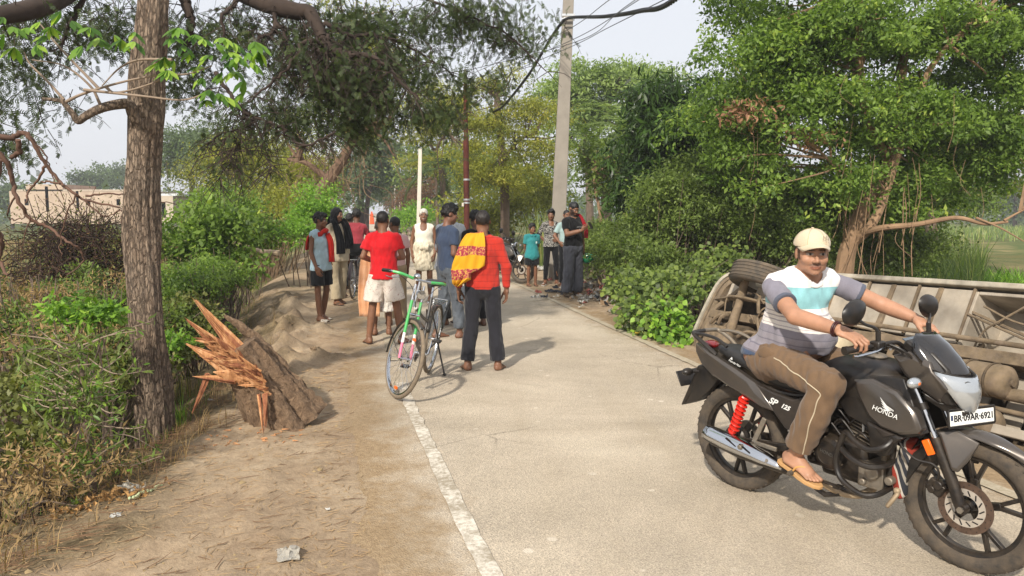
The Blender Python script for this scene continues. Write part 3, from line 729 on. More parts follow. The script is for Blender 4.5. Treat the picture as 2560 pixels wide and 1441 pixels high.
prong((640,925,5.78),(480,740,5.70),.075,26,M_SPLI,.5,.05,.018)
prong((632,930,5.84),(512,778,5.80),.07,14,M_SPLR)
prong((615,920,5.70),(460,794,5.62),.065,22,M_SPLR,.55,.05)
prong((600,935,5.62),(458,856,5.56),.070,26,M_SPLI,.6,.05)
prong((590,950,5.58),(476,942,5.54),.035,12,M_SPLI,.6,.03,.012)
prong((522,935,5.60),(478,1040,5.50),.020,8,M_SPLR,.5,.02,.012)
prong((655,985,5.56),(662,1100,5.46),.035,12,M_SPLR,.5,.02,.014)
for i in range(170): # torn face of the break: short broken fibres standing all over it
 u,v=rg.uniform(-1,1),rg.uniform(-1,1);x,y=605+u*62+v*14,918+u*42+v*30;spike(sp_(x,y,5.56+.04*v),sp_(x-rg.uniform(8,60),y-rg.uniform(-4,44),5.50+.05*v),rg.uniform(.007,.020),M_SPLI if rg.random()<.7 else M_SPLR)
for i in range(40):
 t_=rg.uniform(0,1);x,y=560+t_*150,960+t_*90+rg.uniform(-10,10);
 g_=gz(rg.uniform(520,760),rg.uniform(1085,1130),-.03);z_=gnd(g_[0],g_[1]);a_=rg.uniform(0,6.28);l_=rg.uniform(.02,.06);p_=np.array([g_[0],g_[1],z_+.008])-SO;spike(p_,p_+np.array([math.cos(a_)*l_,math.sin(a_)*l_,.004]),.006,M_SPLI,'wood_chip')

# ------------------------------------------------------------------ poles and wires
M_CONC=mat('pole_concrete','#8c857b',.9,var=.12,vscale=3,bump=.35,bscale=35)
def pole(label,base,top,w0,w1,m,cat='utility pole',d0=None):
 o=thing('utility_pole',label,cat,tuple(base));t_=np.array(top)-np.array(base);b=MB();a0=np.array([0,0,-.3]);s=np.array([1,0,0]);e=np.array([0,1,0]);k=d0 or .8
 R0=[a0+s*w0/2*i+e*w0/2*k*j for i,j in((-1,-1),(1,-1),(1,1),(-1,1))];R1=[t_+s*w1/2*i+e*w1/2*k*j for i,j in((-1,-1),(1,-1),(1,1),(-1,1))]
 b.loft([R0,R1]).build('shaft',m,o,bevel=.012);return o
pb=np.array([*gz(1388,702)[:2],0]);pb[2]=H(*pb[:2]);ptop=at(1428,-150,pb[1]+.2)
P1=pole('tall grey concrete utility pole behind the standing men on the right',pb,ptop,.37,.22,M_CONC)
att=at(1420,52,pb[1])
b=MB();
q=att-pb;b.box(q+np.array([0,-.12,.10]),(.30,.03,.05));b.tube([q+np.array([-.15,-.14,.0]),q+np.array([-.02,-.17,.03]),q+np.array([.14,-.14,-.02])],.02,8);b.tube([q+np.array([-.16,-.1,.05]),q+np.array([-.17,-.1,.22])],.012,6);b.build('cable_clamp',mat('galvanised','#b9bcbf',.4,.6),P1)
ob_=gz(1046,582);q_=at(1044,600,32);P2=pole('short pale concrete post beside the road behind the old man',(q_[0],32,H(q_[0],32)),at(1051,372,32),.19,.14,mat('pale_concrete','#c9c3b6',.85,var=.08))
rb=np.array([at(1168,600,22)[0],22,H(at(1168,600,22)[0],22)]);M_RUST=mat('rusty_steel','#5a2a1e',.8,.3,var=.4,vscale=6)
P3=thing('utility_pole','rust red steel pole with silver bands near the men in the middle','utility pole',tuple(rb));tp=at(1163,182,22)-rb;b=MB();b.tube([(0,0,-.3),tp*.66,tp*.66,tp],[.085,.082,.065,.05],12);b.build('shaft',M_RUST,P3)
for zz in(.985,1.0,.35,.52):pass
for py in(450,500,508):c=at(1167,py,22)-rb;b=MB();b.cyl(c-np.array([0,0,.02]),c+np.array([0,0,.03]),.10,12);b.build('band',bpy.data.materials['galvanised'],P3)
c=at(1163,180,22)-rb;b=MB();b.lathe(c,(0,0,1),[(.02,-.05),(.05,-.03),(.05,0),(.02,.02),(.045,.04),(.02,.08)],12);b.build('insulator',M_CONC,P3)
c=at(1164,512,22)-rb;b=MB();b.cyl(c+np.array([-.07,-.1,-.05]),c+np.array([-.07,-.1,.05]),.035,10);b.build('meter_box',bpy.data.materials['pale_concrete'],P3)
for(px,p0,p1,Y_,lab)in((987,548,460,105,'thin white post far down the road, left of its neighbour'),(1000,552,505,92,'thin white post far down the road, right of its neighbour')):
 bx=at(px,540,Y_);pole(lab,(bx[0],Y_,0),at(px,p1,Y_),.22,.2,bpy.data.materials['pale_concrete'],'post')
# twisted aerial cable and bare wires
M_CAB=mat('black_cable','#0d0e10',.5);M_WIRE=mat('thin_wire','#55595f',.5,.4)
def wire(name,label,pts,r,m,n=6,twist=0,k=10,group=None):
 Q=catmull(pts,k);
 if twist:
  D=[Q[0]];
  for a,c in zip(Q[:-1],Q[1:]):
   nn=max(2,int(np.linalg.norm(c-a)/.04));D+=[a+(c-a)*j/nn for j in range(1,nn+1)]
  Q=D
  o=empty(name,(0,0,0));tag(o,label,'cable');acc=0;ph=[0]
  for a,c in zip(Q[:-1],Q[1:]):acc+=np.linalg.norm(c-a)/twist*2*math.pi;ph.append(acc)
  for s in range(3):
   b=MB();P=[]
   for i,q_ in enumerate(Q):
    d=Q[min(i+1,len(Q)-1)]-Q[max(i-1,0)];u,v,_=frame_of(d);a=ph[i]+s*2.094;P.append(q_+(u*math.cos(a)+v*math.sin(a))*r*1.05)
   b.tube(P,r,n);b.build('strand',m,o)
  return o
 b=MB();b.tube(Q,r,n);o=b.build(name,m);tag(o,label,'wire',group);return o
# through the clamp, sagging to a far pole on the left and rising to the right towards a pole behind the camera
wire('aerial_cable','thick black twisted cable sagging from the concrete pole',[np.array([2.6,-7,6.4]),np.array([2.25,-1,4.6]),np.array([2.08,5,3.95]),at(1690,-3,9.5),at(1600,28,12),at(1510,42,15),at(1422,46,17.7),at(1395,70,18.1),at(1360,125,19),at(1320,190,20),at(1262,262,22),at(1235,280,23.5)],.019,M_CAB,6,.42,10)
for lab,a,c in(('thin grey wire crossing the sky above the twisted cable',[at(1535,-8,12),at(1400,85,17),at(1180,185,24)],0),('thin grey wire just below the top sky wire',[at(1630,-20,11),at(1420,105,17),at(1180,200,24)],0),('lowest thin wire running from the rusty pole behind the concrete pole',[at(1560,20,13),at(1440,105,17),at(1164,178,22)],0),('thin wire crossing the open sky from the upper right',[at(1660,0,11),at(1520,70,14.5),at(1410,125,17.8),at(1170,225,24)],0)):
 d_=a[0]-a[1];wire('wire',lab,[a[0]+d_*2.6+np.array([0,0,.2]),a[0]+d_*1.2]+a,.008,M_WIRE,4)
# ------------------------------------------------------------------ overturned bus lying on its side in the ditch
BT=np.array([2.67,9.57,.92]);BL=np.array([.37,-.925,.03]);BL/=np.linalg.norm(BL);BW=np.array([2.18,9.4,-.19])-BT;BW-=BL*(BW@BL);BW/=np.linalg.norm(BW);BN=-np.cross(BL,BW)
bus=empty('overturned_bus',tuple(BT));bus.rotation_euler=Matrix(np.stack([BL,-BW,BN],1).tolist()).to_euler();tag(bus,'dusty grey bus lying overturned on its side with its underside facing the road','bus')
def bp(px,py,n=0.0):
 r=ray(px,py);o=np.array([0,0,CAM_H]);t=((BT+BN*n-o)@BN)/(r@BN);p=o+r*t-BT;return np.array([p@BL,-(p@BW),n])
M_BF=mat('dusty_floor_sheet','#a39a8c',.8,.1,var=.30,vscale=4.5,dust=.3,dustc='#a8977f',bump=.2,bscale=25)
M_BR=mat('dusty_chassis','#6f6152',.85,.15,var=.5,vscale=9,dust=.45,dustc='#94805f',bump=.4,bscale=40)
M_BD=mat('greasy_metal','#2c261f',.7,.3,var=.5,vscale=8,dust=.35);M_BE=mat('bus_edge_paint','#a29c8e',.6,var=.35,vscale=9,dust=.3)
M_BS=mat('bus_skin','#b5b3a8',.45,var=.08,dust=.2);M_BP=mat('cream_tank_paint','#b5a98e',.6,var=.08,dust=.3)
LEN=6.6;WD=1.72
def bar(name,a,c,w,h,m=M_BR,up=(0,0,1),bev=.006):b=MB();b.bar(a,c,w,h,up=up);return b.build(name,m,bus,bevel=bev)
# body shell (roof side away from us), rounded front end
b=MB();ring=lambda z,k:[(0.35*k,.0,z),(LEN,.0,z),(LEN,-WD,z),(0.05*k,-WD,z),(-.04,-.9,z),(.02,-.35,z)]
b.loft([ring(-.46,1),ring(-.8,1),ring(-1.3,1.3),ring(-1.5,2.2)]);b.build('body_shell',M_BS,bus,bevel=.03)
# floor panels, each a sheet between ribs, with the ribs proud
edges=[1.25,1.72,2.32,2.88,3.42]
for i in range(4):
 b=MB();x0,x1=edges[i]+.012,edges[i+1]-.012;lo=-.47-.02*i
 b.loft([[(x0,-.04,-.028),(x1,-.04,-.028),(x1,lo,-.028),(x0,lo,-.028)],[(x0,-.04,.0+.006*(i%2)),(x1,-.04,.004),(x1,lo,.010),(x0,lo,.0)]]);b.build('floor_panel',M_BF,bus,bevel=.006)
for e in edges:bar('floor_rib',(e,-.03,.012),(e,-.50,.012),.022,.03,M_BR)
for q in(0,1):b=MB();b.box(((.04 if q==0 else LEN+.02),-.9,-.24),(.04,1.5,.44));b.build('end_panel',M_BE,bus,bevel=.02)
b=MB();b.box((3.3,.02,-.24),(6.2,.03,.44));b.build('side_panel',M_BE,bus,bevel=.01)
b=MB();b.box((2.3,-.55,-.20),(2.4,.22,.02));b.build('inner_floor',M_BD,bus)
b=MB();b.box((4.2,-1.1,-.22),(5.0,1.25,.03));b.build('underbody',M_BD,bus)
b=MB();b.box((.75,-.85,-.30),(1.5,1.6,.03));b.build('engine_bay',M_BD,bus)
# scuffed sill along the top edge
b=MB();b.bar((.30,.012,.0),(LEN,.012,.0),.05,.07);b.build('sill',M_BE,bus,bevel=.010)
b=MB();b.bar((1.2,.040,-.03),(LEN,.040,-.03),.012,.05);b.build('sill_trim',M_BD,bus)
# luggage box recess right of the panels
for nm,a,c,w,h in(('recess_wall',(3.44,-.05,-.2),(3.44,-.60,-.2),.03,.42),('recess_wall',(5.6,-.05,-.2),(5.6,-.60,-.2),.03,.42),('recess_top',(3.45,-.06,-.2),(5.6,-.06,-.2),.03,.40),('recess_floor',(3.45,-.33,-.40),(5.6,-.33,-.40),.60,.02)):
 bar(nm,a,c,w,h,M_BF)
for s in(3.95,4.55,5.1):bar('recess_brace',(s,-.07,-.25),(s+.12,-.60,-.12),.07,.05,M_BF)
bar('recess_brace',(3.40,-.22,.0),(3.95,-.38,-.05),.025,.025,M_BR);bar('recess_brace',(3.43,-.26,.02),(3.98,-.42,-.03),.02,.02,M_BR)
for pts in([(3.55,-.18,.02),(3.9,-.30,.03),(4.4,-.33,.02),(5.0,-.20,.0)],[(3.9,-.12,.0),(3.75,-.28,.03),(3.62,-.40,.02),(3.60,-.62,.05)],[(1.35,-.6,.08),(2.2,-.52,.1),(3.0,-.58,.12),(3.6,-.62,.12)]):b=MB();b.tube(catmull(pts,6),.009,6);b.build('loose_hose',M_BR,bus)
# chassis rails and cross members
for w in(.62,1.30):bar('chassis_rail',(.25,-w,.06),(LEN-.1,-w,.06),.10,.17,M_BR)
for s in(.32,1.15,2.0,2.9,3.35,4.3,5.2,6.1):bar('cross_member',(s,-.64,.04),(s,-1.28,.04),.09,.10,M_BR)
for s in(1.9,2.6,3.1,4.2,4.9):bar('outrigger',(s,-.04,-.01),(s,-.60,.03),.05,.05,M_BR);bar('outrigger',(s,-1.32,.03),(s,-WD,-.01),.05,.05,M_BR)
# front end frame: three slim rails curving at the top corner
for i,s0 in enumerate((.0,.10,.21)):
 b=MB();pts=[(s0+.34-.02*i,-.02-.05*i,.02),(s0+.12,-.12-.03*i,.03),(s0+.02,-.35,.035),(s0-.03,-.9,.04),(s0-.02,-1.4,.03),(s0,-WD,.02)]
 Q=catmull(pts,5);
 for k in range(len(Q)-1):b.bar(Q[k],Q[k+1]+(Q[k+1]-Q[k])*.06,.045 if i<2 else .07,.05+.03*i)
 b.build('bumper_rail',M_BE if i==0 else M_BR,bus)
bar('brace',(.22,-1.30,.10),(.30,-.55,.12),.06,.04);bar('brace',(.30,-.55,.12),(.62,-.22,.08),.06,.04);bar('brace',(.34,-.25,.02),(.28,-.62,.06),.05,.03)
# front axle, springs, wheels
def bwheel(s,w,n,lean=0.0):
 o=empty('wheel');o.parent=bus;o.location=(s,-w,n);o.rotation_euler=(0,lean,0);ax=(0,1,0);R=.40;hw=.115
 b=MB();b.lathe((0,0,0),ax,[(.235,-hw*.7),(.27,-hw*.95),(.34,-hw*1.05),(.385,-hw*.92),(.398,-hw*.7),(.40,0),(.398,hw*.7),(.385,hw*.92),(.34,hw*1.05),(.27,hw*.95),(.235,hw*.7)],48);ty=b.build('tyre',M_TYR,o,auto=50)
 for j,yy in enumerate((-.075,-.038,0,.038,.075)):b=MB();b.torus((0,yy,0),ax,.399,.009,48,6);b.build('tread_rib',M_TYR,ty)
 b=MB();b.lathe((0,0,0),ax,[(.236,.085),(.228,.09),(.215,.055),(.20,.02),(.10,.03),(.085,.07),(.05,.085),(.001,.085)],32);b.lathe((0,0,0),ax,[(.236,-.085),(.215,-.05),(.20,.0),(.10,-.03),(.09,-.08),(.001,-.08)],32);b.build('wheel_rim',M_RIMW,o)
 for k in range(6):a=k*math.pi/3;b=MB();b.cyl((math.cos(a)*.14,.035,math.sin(a)*.14),(math.cos(a)*.14,.055,math.sin(a)*.14),.014,6);b.build('wheel_nut',M_BD,o)
 return o
M_TYR=mat('worn_truck_tyre','#3c3a37',.85,var=.2,vscale=8,dust=.35,bump=.2);M_RIMW=mat('white_rim','#cfd0cd',.5,.2,var=.1,dust=.25)
bwheel(1.0,.15,.13);bwheel(.82,1.50,.22);bwheel(5.1,.18,.25);bwheel(5.1,1.45,.20)
for s in(.82,5.1):b=MB();b.tube([(s,-.12,.27),(s,-.5,.22),(s,-.85,.20),(s,-1.2,.20),(s,-1.45,.20)],[.05,.045,.06,.045,.05],12);b.build('axle',M_BR,bus)
b=MB();b.sphere((5.1,-.8,.2),(.18,.17,.17),16,10);b.build('differential',M_BR,bus)
for w in(.42,1.18):
 for s0 in(.82,5.1):
  for j in range(4):L_=.62-.11*j;b=MB();pts=[(s0+L_*u,-w,.15+.03*j-.10*u*u+.05)for u in(-1,-.5,0,.5,1)];b.tube(pts,.016,6);b.build('leaf_spring',M_BR,bus)
# engine, gearbox, shaft, tanks, pipes
b=MB();b.box((.75,-.92,.02),(.62,.42,.30));b.box((1.28,-.94,.0),(.42,.26,.24));b.cyl((.42,-.92,.04),(.30,-.92,.04),.14,16);e_=b.build('engine',M_BD,bus,bevel=.03)
b=MB();b.box((.62,-.93,.19),(.42,.32,.08));b.build('oil_pan',M_BR,bus,bevel=.025)
for P_,s_ in(((.50,-.30,.05),(.22,.20,.10)),((1.0,-.30,.10),(.18,.15,.06))):b=MB();b.box(P_,s_);b.build('mounting_plate',M_BF,bus,bevel=.01)
rgb_=np.random.default_rng(4)
for k in range(34):
 p=np.array([rgb_.uniform(.3,1.3),-rgb_.uniform(.3,1.25),rgb_.uniform(.1,.2)]);d=np.array([rgb_.uniform(-.3,.3),rgb_.uniform(-.35,.1),rgb_.uniform(-.02,.06)]);b=MB();b.tube(catmull([p,p+d*.5+np.array([.03,.02,.05]),p+d],4),rgb_.uniform(.008,.022),6);b.build('linkage',M_BR,bus)
b=MB();b.tube([(1.5,-.97,.12),(3.2,-.95,.14),(4.95,-.85,.18)],.045,12);b.build('drive_shaft',M_BR,bus)
b=MB();c0=bp(1975,850,.16);b.lathe((1.40,c0[1]+.02,.12),(1,0,0),[(.001,0),(.12,.005),(.155,.03),(.155,1.02),(.12,1.05),(.001,1.055)],28);b.build('fuel_tank',M_BP,bus,auto=50)
def cyl_tank(px0,px1,py,r,n):
 a=bp(px0,py,n);c=bp(px1,py+((px1-px0)*.16),n);b=MB();d=c-a;L_=abs(d[0]);b.lathe((a[0]-.1,a[1],n),(1,0,0),[(.001,0),(r*.75,.01),(r*.97,.035),(r,.06),(r,L_+.04),(r*.97,L_+.065),(r*.7,L_+.095),(r*.2,L_+.10),(r*.2,L_+.12),(.001,L_+.12)],28);o=b.build('air_tank',M_BR,bus,auto=45)
 for f in(.2,.75):b=MB();b.torus((a[0]-.1+L_*f+.05,a[1],n),(1,0,0),r+.003,.010,28,6);b.build('tank_strap',M_BD,o)
cyl_tank(2425,2530,940,.125,.22);cyl_tank(2400,2500,1045,.12,.16)
for w,n,r in((.90,.16,.05),(.50,.10,.022),(1.02,.12,.02)):b=MB();b.tube([(2.0,-w+.02,n),(4.0,-w,n),(LEN-.3,-w-.03,n)],r,12);b.build('exhaust_pipe' if r>.04 else 'brake_line',M_BR,bus)
bar('side_rail',(2.9,-1.18,.20),(LEN-.3,-1.20,.20),.07,.05,M_BF);bar('side_rail',(3.2,-1.44,.18),(LEN-.3,-1.46,.18),.06,.10,M_BF)
for s in(3.55,3.75,4.05,4.35):bar('skirt_panel',(s,-.72,-.04),(s,-1.15,-.02),.16,.02,M_BF)
# ------------------------------------------------------------------ the commuter motorcycle
MO=np.array([1.368,4.42]);MH=np.array([.5766,-.817]);ML=np.array([.817,.5766]);MYAW=math.atan2(MH[1],MH[0])
def mp(px,py,w):
 """pixel -> point in the motorcycle's own frame on the plane w metres left of its centre line"""
 r=ray(px,py);t=(w+MO@ML)/(r[:2]@ML);p=r[:2]*t-MO;return np.array([p@MH,w,CAM_H+r[2]*t])
def m1(x,y,w):return mp(1680+x*.62545,540+y*.62545,w) # from the 1407 px wide enlargement
M_RUB=mat('tyre_rubber','#34302c',.85,var=.15,vscale=9,bump=.3,bscale=60,dust=.42,dustc='#85745f')
M_BLK=mat('black_plastic','#101012',.38,var=.2,dust=.07,vscale=9)
M_BLKM=mat('black_metal','#151517',.36,.3,var=.25,dust=.14,vscale=14)
M_GUN=mat('gunmetal_paint','#4e4a47',.30,.5,var=.05,dust=.10,vscale=4,coat=.5)
M_GUNM=mat('gunmetal_matt','#2c2a2b',.36,.35,var=.08,dust=.12,vscale=5)
M_CHR=mat('chrome','#c9ccd0',.12,1.0,var=.05,dust=.06)
M_ALU=mat('cast_aluminium','#8a857c',.45,.8,var=.25,vscale=20,dust=.45,bump=.2)
M_DISC=mat('disc_steel','#b3aba0',.4,.35,var=.1,vscale=25);M_DISCO=mat('disc_rust','#5c4a3e',.6,.5,var=.25,vscale=30)
M_SEAT=mat('seat_vinyl','#15181c',.45,var=.12,bump=.25,bscale=160,dust=.06)
M_RED=mat('red_spring','#c5281a',.35,var=.1);M_ORG=mat('orange_reflector','#f0650f',.3,var=.08)
M_GLASSY=mat('lamp_glass','#b4b9bd',.13,.6,var=.06,vscale=20,coat=1.0);M_WHT=mat('white_print','#d9dad8',.5,var=.02)
M_SMOKE=mat('smoked_screen','#0c0f14',.08,var=.1,coat=1.0,dust=.05);M_MIR=mat('mirror_glass','#9fb09a',.05,1.0,var=.0)
M_PLATE=mat('plate_white','#e4e4e0',.45,var=.03);M_INK=mat('plate_ink','#0c0c0e',.5,var=0);M_PEG=mat('dusty_pipe','#9b8a72',.6,.3,var=.2,dust=.3)
def text_mesh(name,s,size,O_,X,Y,m,parent,ext=.0008,align='CENTER',shear=0.0,bold=0.0):
 cu=bpy.data.curves.new(name,'FONT');cu.body=s;cu.size=size;cu.extrude=ext;cu.align_x=align;cu.align_y='CENTER';cu.shear=shear;cu.offset=bold;cu.resolution_u=3
 o=bpy.data.objects.new(name,cu);COL.objects.link(o);dg=bpy.context.evaluated_depsgraph_get();me=bpy.data.meshes.new_from_object(o.evaluated_get(dg))
 bpy.data.objects.remove(o);me.name=name;X=np.array(X,float);X/=np.linalg.norm(X);Y=np.array(Y,float);Y=Y-X*(X@Y);Y/=np.linalg.norm(Y);Z=np.cross(X,Y)
 M=np.eye(4);M[:3,0]=X;M[:3,1]=Y;M[:3,2]=Z;M[:3,3]=O_;me.transform(Matrix(M.tolist()));me.materials.clear();me.materials.append(m)
 ob=bpy.data.objects.new(name,me);COL.objects.link(ob);ob.parent=parent;return ob
def panel(name,pts,m,parent,thick=.02,bulge=.010,inset=.82,mirror=True,bevel=.004,sides=(-1,1)):
 """moulded side panel: outline given on the right side (y<0), raised towards its middle"""
 P=np.array(pts,float);
 obs=[]
 for q in sides:
  if q==1 and not mirror:continue
  A=P.copy();A[:,1]*=(1 if q==-1 else-1);out=np.array([0,-1. if q==-1 else 1.,0]);c=A.mean(0)
  r0=A-out*thick;r1=A;r2=c+(A-c)*np.array([inset,1,inset])+out*bulge;
  rings=[r0,r1,r2];b=MB().loft(rings,caps=True);obs.append(b.build(name,m,parent,bevel=bevel,auto=28))
 return obs
def wheel(parent,cx,cz,R,w,front=True):
 t=MB();c=(cx,0,cz);ax=(0,1,0);hw=w/2
 prof=[(R-.075,-hw*.62),(R-.062,-hw*.92),(R-.035,-hw),(R-.014,-hw*.86),(R-.004,-hw*.55),(R,0),(R-.004,hw*.55),(R-.014,hw*.86),(R-.035,hw),(R-.062,hw*.92),(R-.075,hw*.62)]
 t.lathe(c,ax,prof,72)
 ty=t.build('tyre',M_RUB,parent,auto=60)
 k=MB();nb=46
 for i in range(nb):
  a=2*math.pi*i/nb;
  for sd in(-1,1):
   e=np.array([math.cos(a),0,math.sin(a)]);tn=np.array([-math.sin(a),0,math.cos(a)]);ctr=np.array(c)+e*(R-.0062)+np.array([0,sd*hw*.42,0])+tn*.006*sd
   k.box(ctr,(.016,hw*.55,.007),np.stack([tn*math.cos(.4)+np.array([0,1,0])*math.sin(.4)*sd,np.array([0,1,0])*math.cos(.4)-tn*math.sin(.4)*sd,e],1))
 tr=k.build('tread',M_RUB,ty)
 r=MB();ri=R-.092
 r.lathe(c,ax,[(R-.066,-hw*.66),(R-.062,-hw*.60),(R-.080,-hw*.42),(ri,-hw*.40),(ri-.004,-hw*.3),(ri-.004,hw*.3),(ri,hw*.40),(R-.080,hw*.42),(R-.062,hw*.60),(R-.066,hw*.66)],60)
 rim=r.build('rim',M_BLKM,parent,auto=40)
 hub=MB();hub.lathe(c,ax,[(.001,-.055),(.022,-.055),(.030,-.045),(.034,-.02),(.034,.02),(.030,.045),(.022,.055),(.001,.055)],24);hub.build('hub',M_BLKM,parent)
 for i in range(5):
  a=2*math.pi*i/5+(1.50 if front else .95);b=MB()
  e=np.array([math.cos(a),0,math.sin(a)]);tn=np.array([-math.sin(a),0,math.cos(a)]);C0=np.array(c)
  q=[C0+e*.028,C0+e*(.13)];b.bar(q[0],q[1],.034,.030,up=(0,1,0));
  for sd in(-1,1):b.bar(C0+e*.118+tn*sd*.006,C0+e*(ri+.004)+tn*sd*.038,.018,.026,up=(0,1,0))
  b.build('spoke',M_BLKM,rim,bevel=.003)
 return rim
moto=thing('motorcycle','dark grey commuter motorcycle with red rear spring ridden across the road in front','motorcycle',(MO[0],MO[1],.004),MYAW)
fw=empty('front_wheel');fw.parent=moto;rw=empty('rear_wheel');rw.parent=moto
wheel(fw,1.285,.308,.308,.082);wheel(rw,0,.312,.312,.100,False)
# brake disc with carrier and holes
b=MB();c=np.array([1.285,-.062,.308])
b.lathe(c,(0,-1,0),[(.086,-.002),(.120,-.002),(.120,.002),(.086,.002),(.086,-.002)],60);dsc=b.build('brake_disc',M_DISCO,fw)
b=MB();b.lathe(c+np.array([0,-.001,0]),(0,-1,0),[(.058,-.002),(.088,-.002),(.088,.003),(.058,.003),(.058,-.002)],48);b.build('disc_carrier',M_DISC,dsc)
b=MB()
for i in range(14):
 a=2*math.pi*i/14;e=np.array([math.cos(a),0,math.sin(a)]);tn=np.array([-math.sin(a),0,math.cos(a)])
 b.bar(c+e*.062+tn*-.006+np.array([0,-.004,0]),c+e*.082+tn*.010+np.array([0,-.004,0]),.0055,.003,up=(0,1,0))
for i in range(30):
 a=2*math.pi*i/30;r_=.096+.014*(i%2);b.cyl(c+np.array([math.cos(a)*r_,-.0030,math.sin(a)*r_]),c+np.array([math.cos(a)*r_,-.0022,math.sin(a)*r_]),.0028,6)
b.build('disc_hole',M_INK,dsc)
# fork
fx=lambda z:1.150-(z-.60)*.47
for s in(-1,1):
 b=MB();y=s*.088;b.tube([(fx(.29)-.012,y,.29),(fx(.33)-.01,y,.335),(fx(.40),y,.40),(fx(.605),y,.605)],[.020,.026,.026,.027],14);b.cyl((1.285,y-.02,.308),(1.285,y+.02,.308),.024,14)
 lo=b.build('fork_leg',M_BLKM,moto)
 b=MB();b.cyl((fx(.60),y,.60),(fx(.86),y,.86),.0165,14);b.build('fork_tube',M_CHR,lo)
 b=MB();b.cyl((fx(.725),y,.725),(fx(.755),y,.755),.024,12);b.build('fork_clamp',M_BLK,lo)
b=MB();b.cyl((1.285,-.115,.308),(1.285,.115,.308),.009,10);b.cyl((1.285,-.118,.308),(1.285,-.108,.308),.015,6);b.build('axle',M_ALU,fw)
b=MB();b.box((1.165,-.078,.375),(.075,.05,.062),roty(.5));b.cyl((1.18,-.112,.39),(1.18,-.05,.39),.022,12);b.cyl((1.150,-.108,.362),(1.15,-.05,.362),.018,12);b.build('brake_caliper',M_BLKM,moto,bevel=.006)
b=MB();b.tube(catmull([(1.03,-.11,.80),(1.0,-.14,.66),(1.02,-.15,.56),(1.09,-.14,.50),(1.16,-.12,.49),(1.185,-.11,.45),(1.17,-.1,.40)],6),.0055,8);b.build('brake_hose',M_BLK,moto)
b=MB();b.box((1.140,-.128,.565),(.034,.014,.072),roty(-.47));b.build('reflector',M_ORG,moto,bevel=.003)
# front mudguard: crowned strip following the tyre, plus the stay panel and the rear flap
def arc_strip(a0,a1,R0,hw,crown,n=22,cx=1.285,cz=.308,taper=None,R1=None):
 b=MB();rings=[]
 for i in range(n+1):
  t=i/n;a=math.radians(a0+(a1-a0)*t);ww=hw*(taper(t)if taper else 1);R_=R0+((R1 or R0)-R0)*t;r=[]
  for j in range(9):
   u=-1+2*j/8;r.append(np.array([cx+math.cos(a)*(R_-crown*u*u),u*ww,cz+math.sin(a)*(R_-crown*u*u)]))
  rings.append(r)
 b.loft(rings,caps=False,close=False);return b
arc_strip(48,128,.356,.062,.030,taper=lambda t:min(1,.25+2.4*t)).build('front_mudguard',M_GUN,moto,solid=.004,auto=50)
panel('mudguard_stay',[(1.235,-.072,.655),(1.33,-.070,.620),(1.30,-.090,.54),(1.262,-.104,.475),(1.235,-.104,.475),(1.165,-.098,.64)],M_GUN,moto,.014,.006)
arc_strip(128,184,.350,.060,.022).build('mudguard_flap',M_BLK,moto,solid=.004)
panel('flap_side',[(1.13,-.060,.60),(1.04,-.060,.50),(.965,-.058,.34),(.945,-.055,.25),(.985,-.055,.275),(1.03,-.058,.38),(1.10,-.060,.50)],M_BLK,moto,.012,.003)
# tank: lofted sections (x, half width, top z, bottom z)
rings=[]
for x,hw,zt,zb in[(.47,.06,.790,.74),(.52,.095,.845,.70),(.60,.130,.895,.665),(.70,.158,.928,.655),(.80,.170,.930,.67),(.88,.165,.915,.69),(.96,.140,.890,.72),(1.01,.10,.862,.75)]:
 r=[]
 for k in range(20):
  a=2*math.pi*k/20;cx_,sx_=math.cos(a),math.sin(a);r.append((x,hw*abs(cx_)**.7*np.sign(cx_),(zt+zb)/2+(zt-zb)/2*abs(sx_)**.75*np.sign(sx_)))
 rings.append(r)
MB().loft(rings).build('fuel_tank',M_BLK,moto,sub=1)
b=MB();b.lathe((.80,0,.9285),(.05,0,1),[(.001,.010),(.040,.010),(.050,.006),(.056,0),(.056,-.004)],24);cap=b.build('fuel_cap',M_ALU,moto);b=MB();b.box((.80,0,.941),(.022,.008,.004));b.build('keyhole',M_INK,cap)
W=-.19
panel('tank_shroud',[m1(725,657,-.165),m1(800,655,-.172),m1(900,707,-.185),m1(972,790,-.195),m1(998,858,-.195),m1(985,876,-.195),m1(915,880,-.192),m1(835,850,-.185),m1(783,800,-.18),m1(745,725,-.172)],M_GUN,moto,.05,.012,.86)
panel('shroud_frame',[m1(680,628,-.15),m1(790,640,-.155),m1(925,655,-.15),m1(960,745,-.168),m1(1002,880,-.172),m1(925,893,-.17),m1(800,855,-.165),m1(700,800,-.155),m1(660,740,-.145),m1(655,670,-.14)],M_BLK,moto,.06,.002,.95)
panel('radiator_cowl',[m1(775,822,-.172),m1(830,852,-.18),m1(925,893,-.188),m1(890,912,-.19),m1(862,962,-.185),m1(830,965,-.18),m1(795,945,-.175)],M_BLK,moto,.04,.006)
panel('cowl_inset',[m1(803,842,-.190),m1(885,880,-.198),m1(862,886,-.196),m1(845,890,-.194)],M_GUNM,moto,.02,.002)
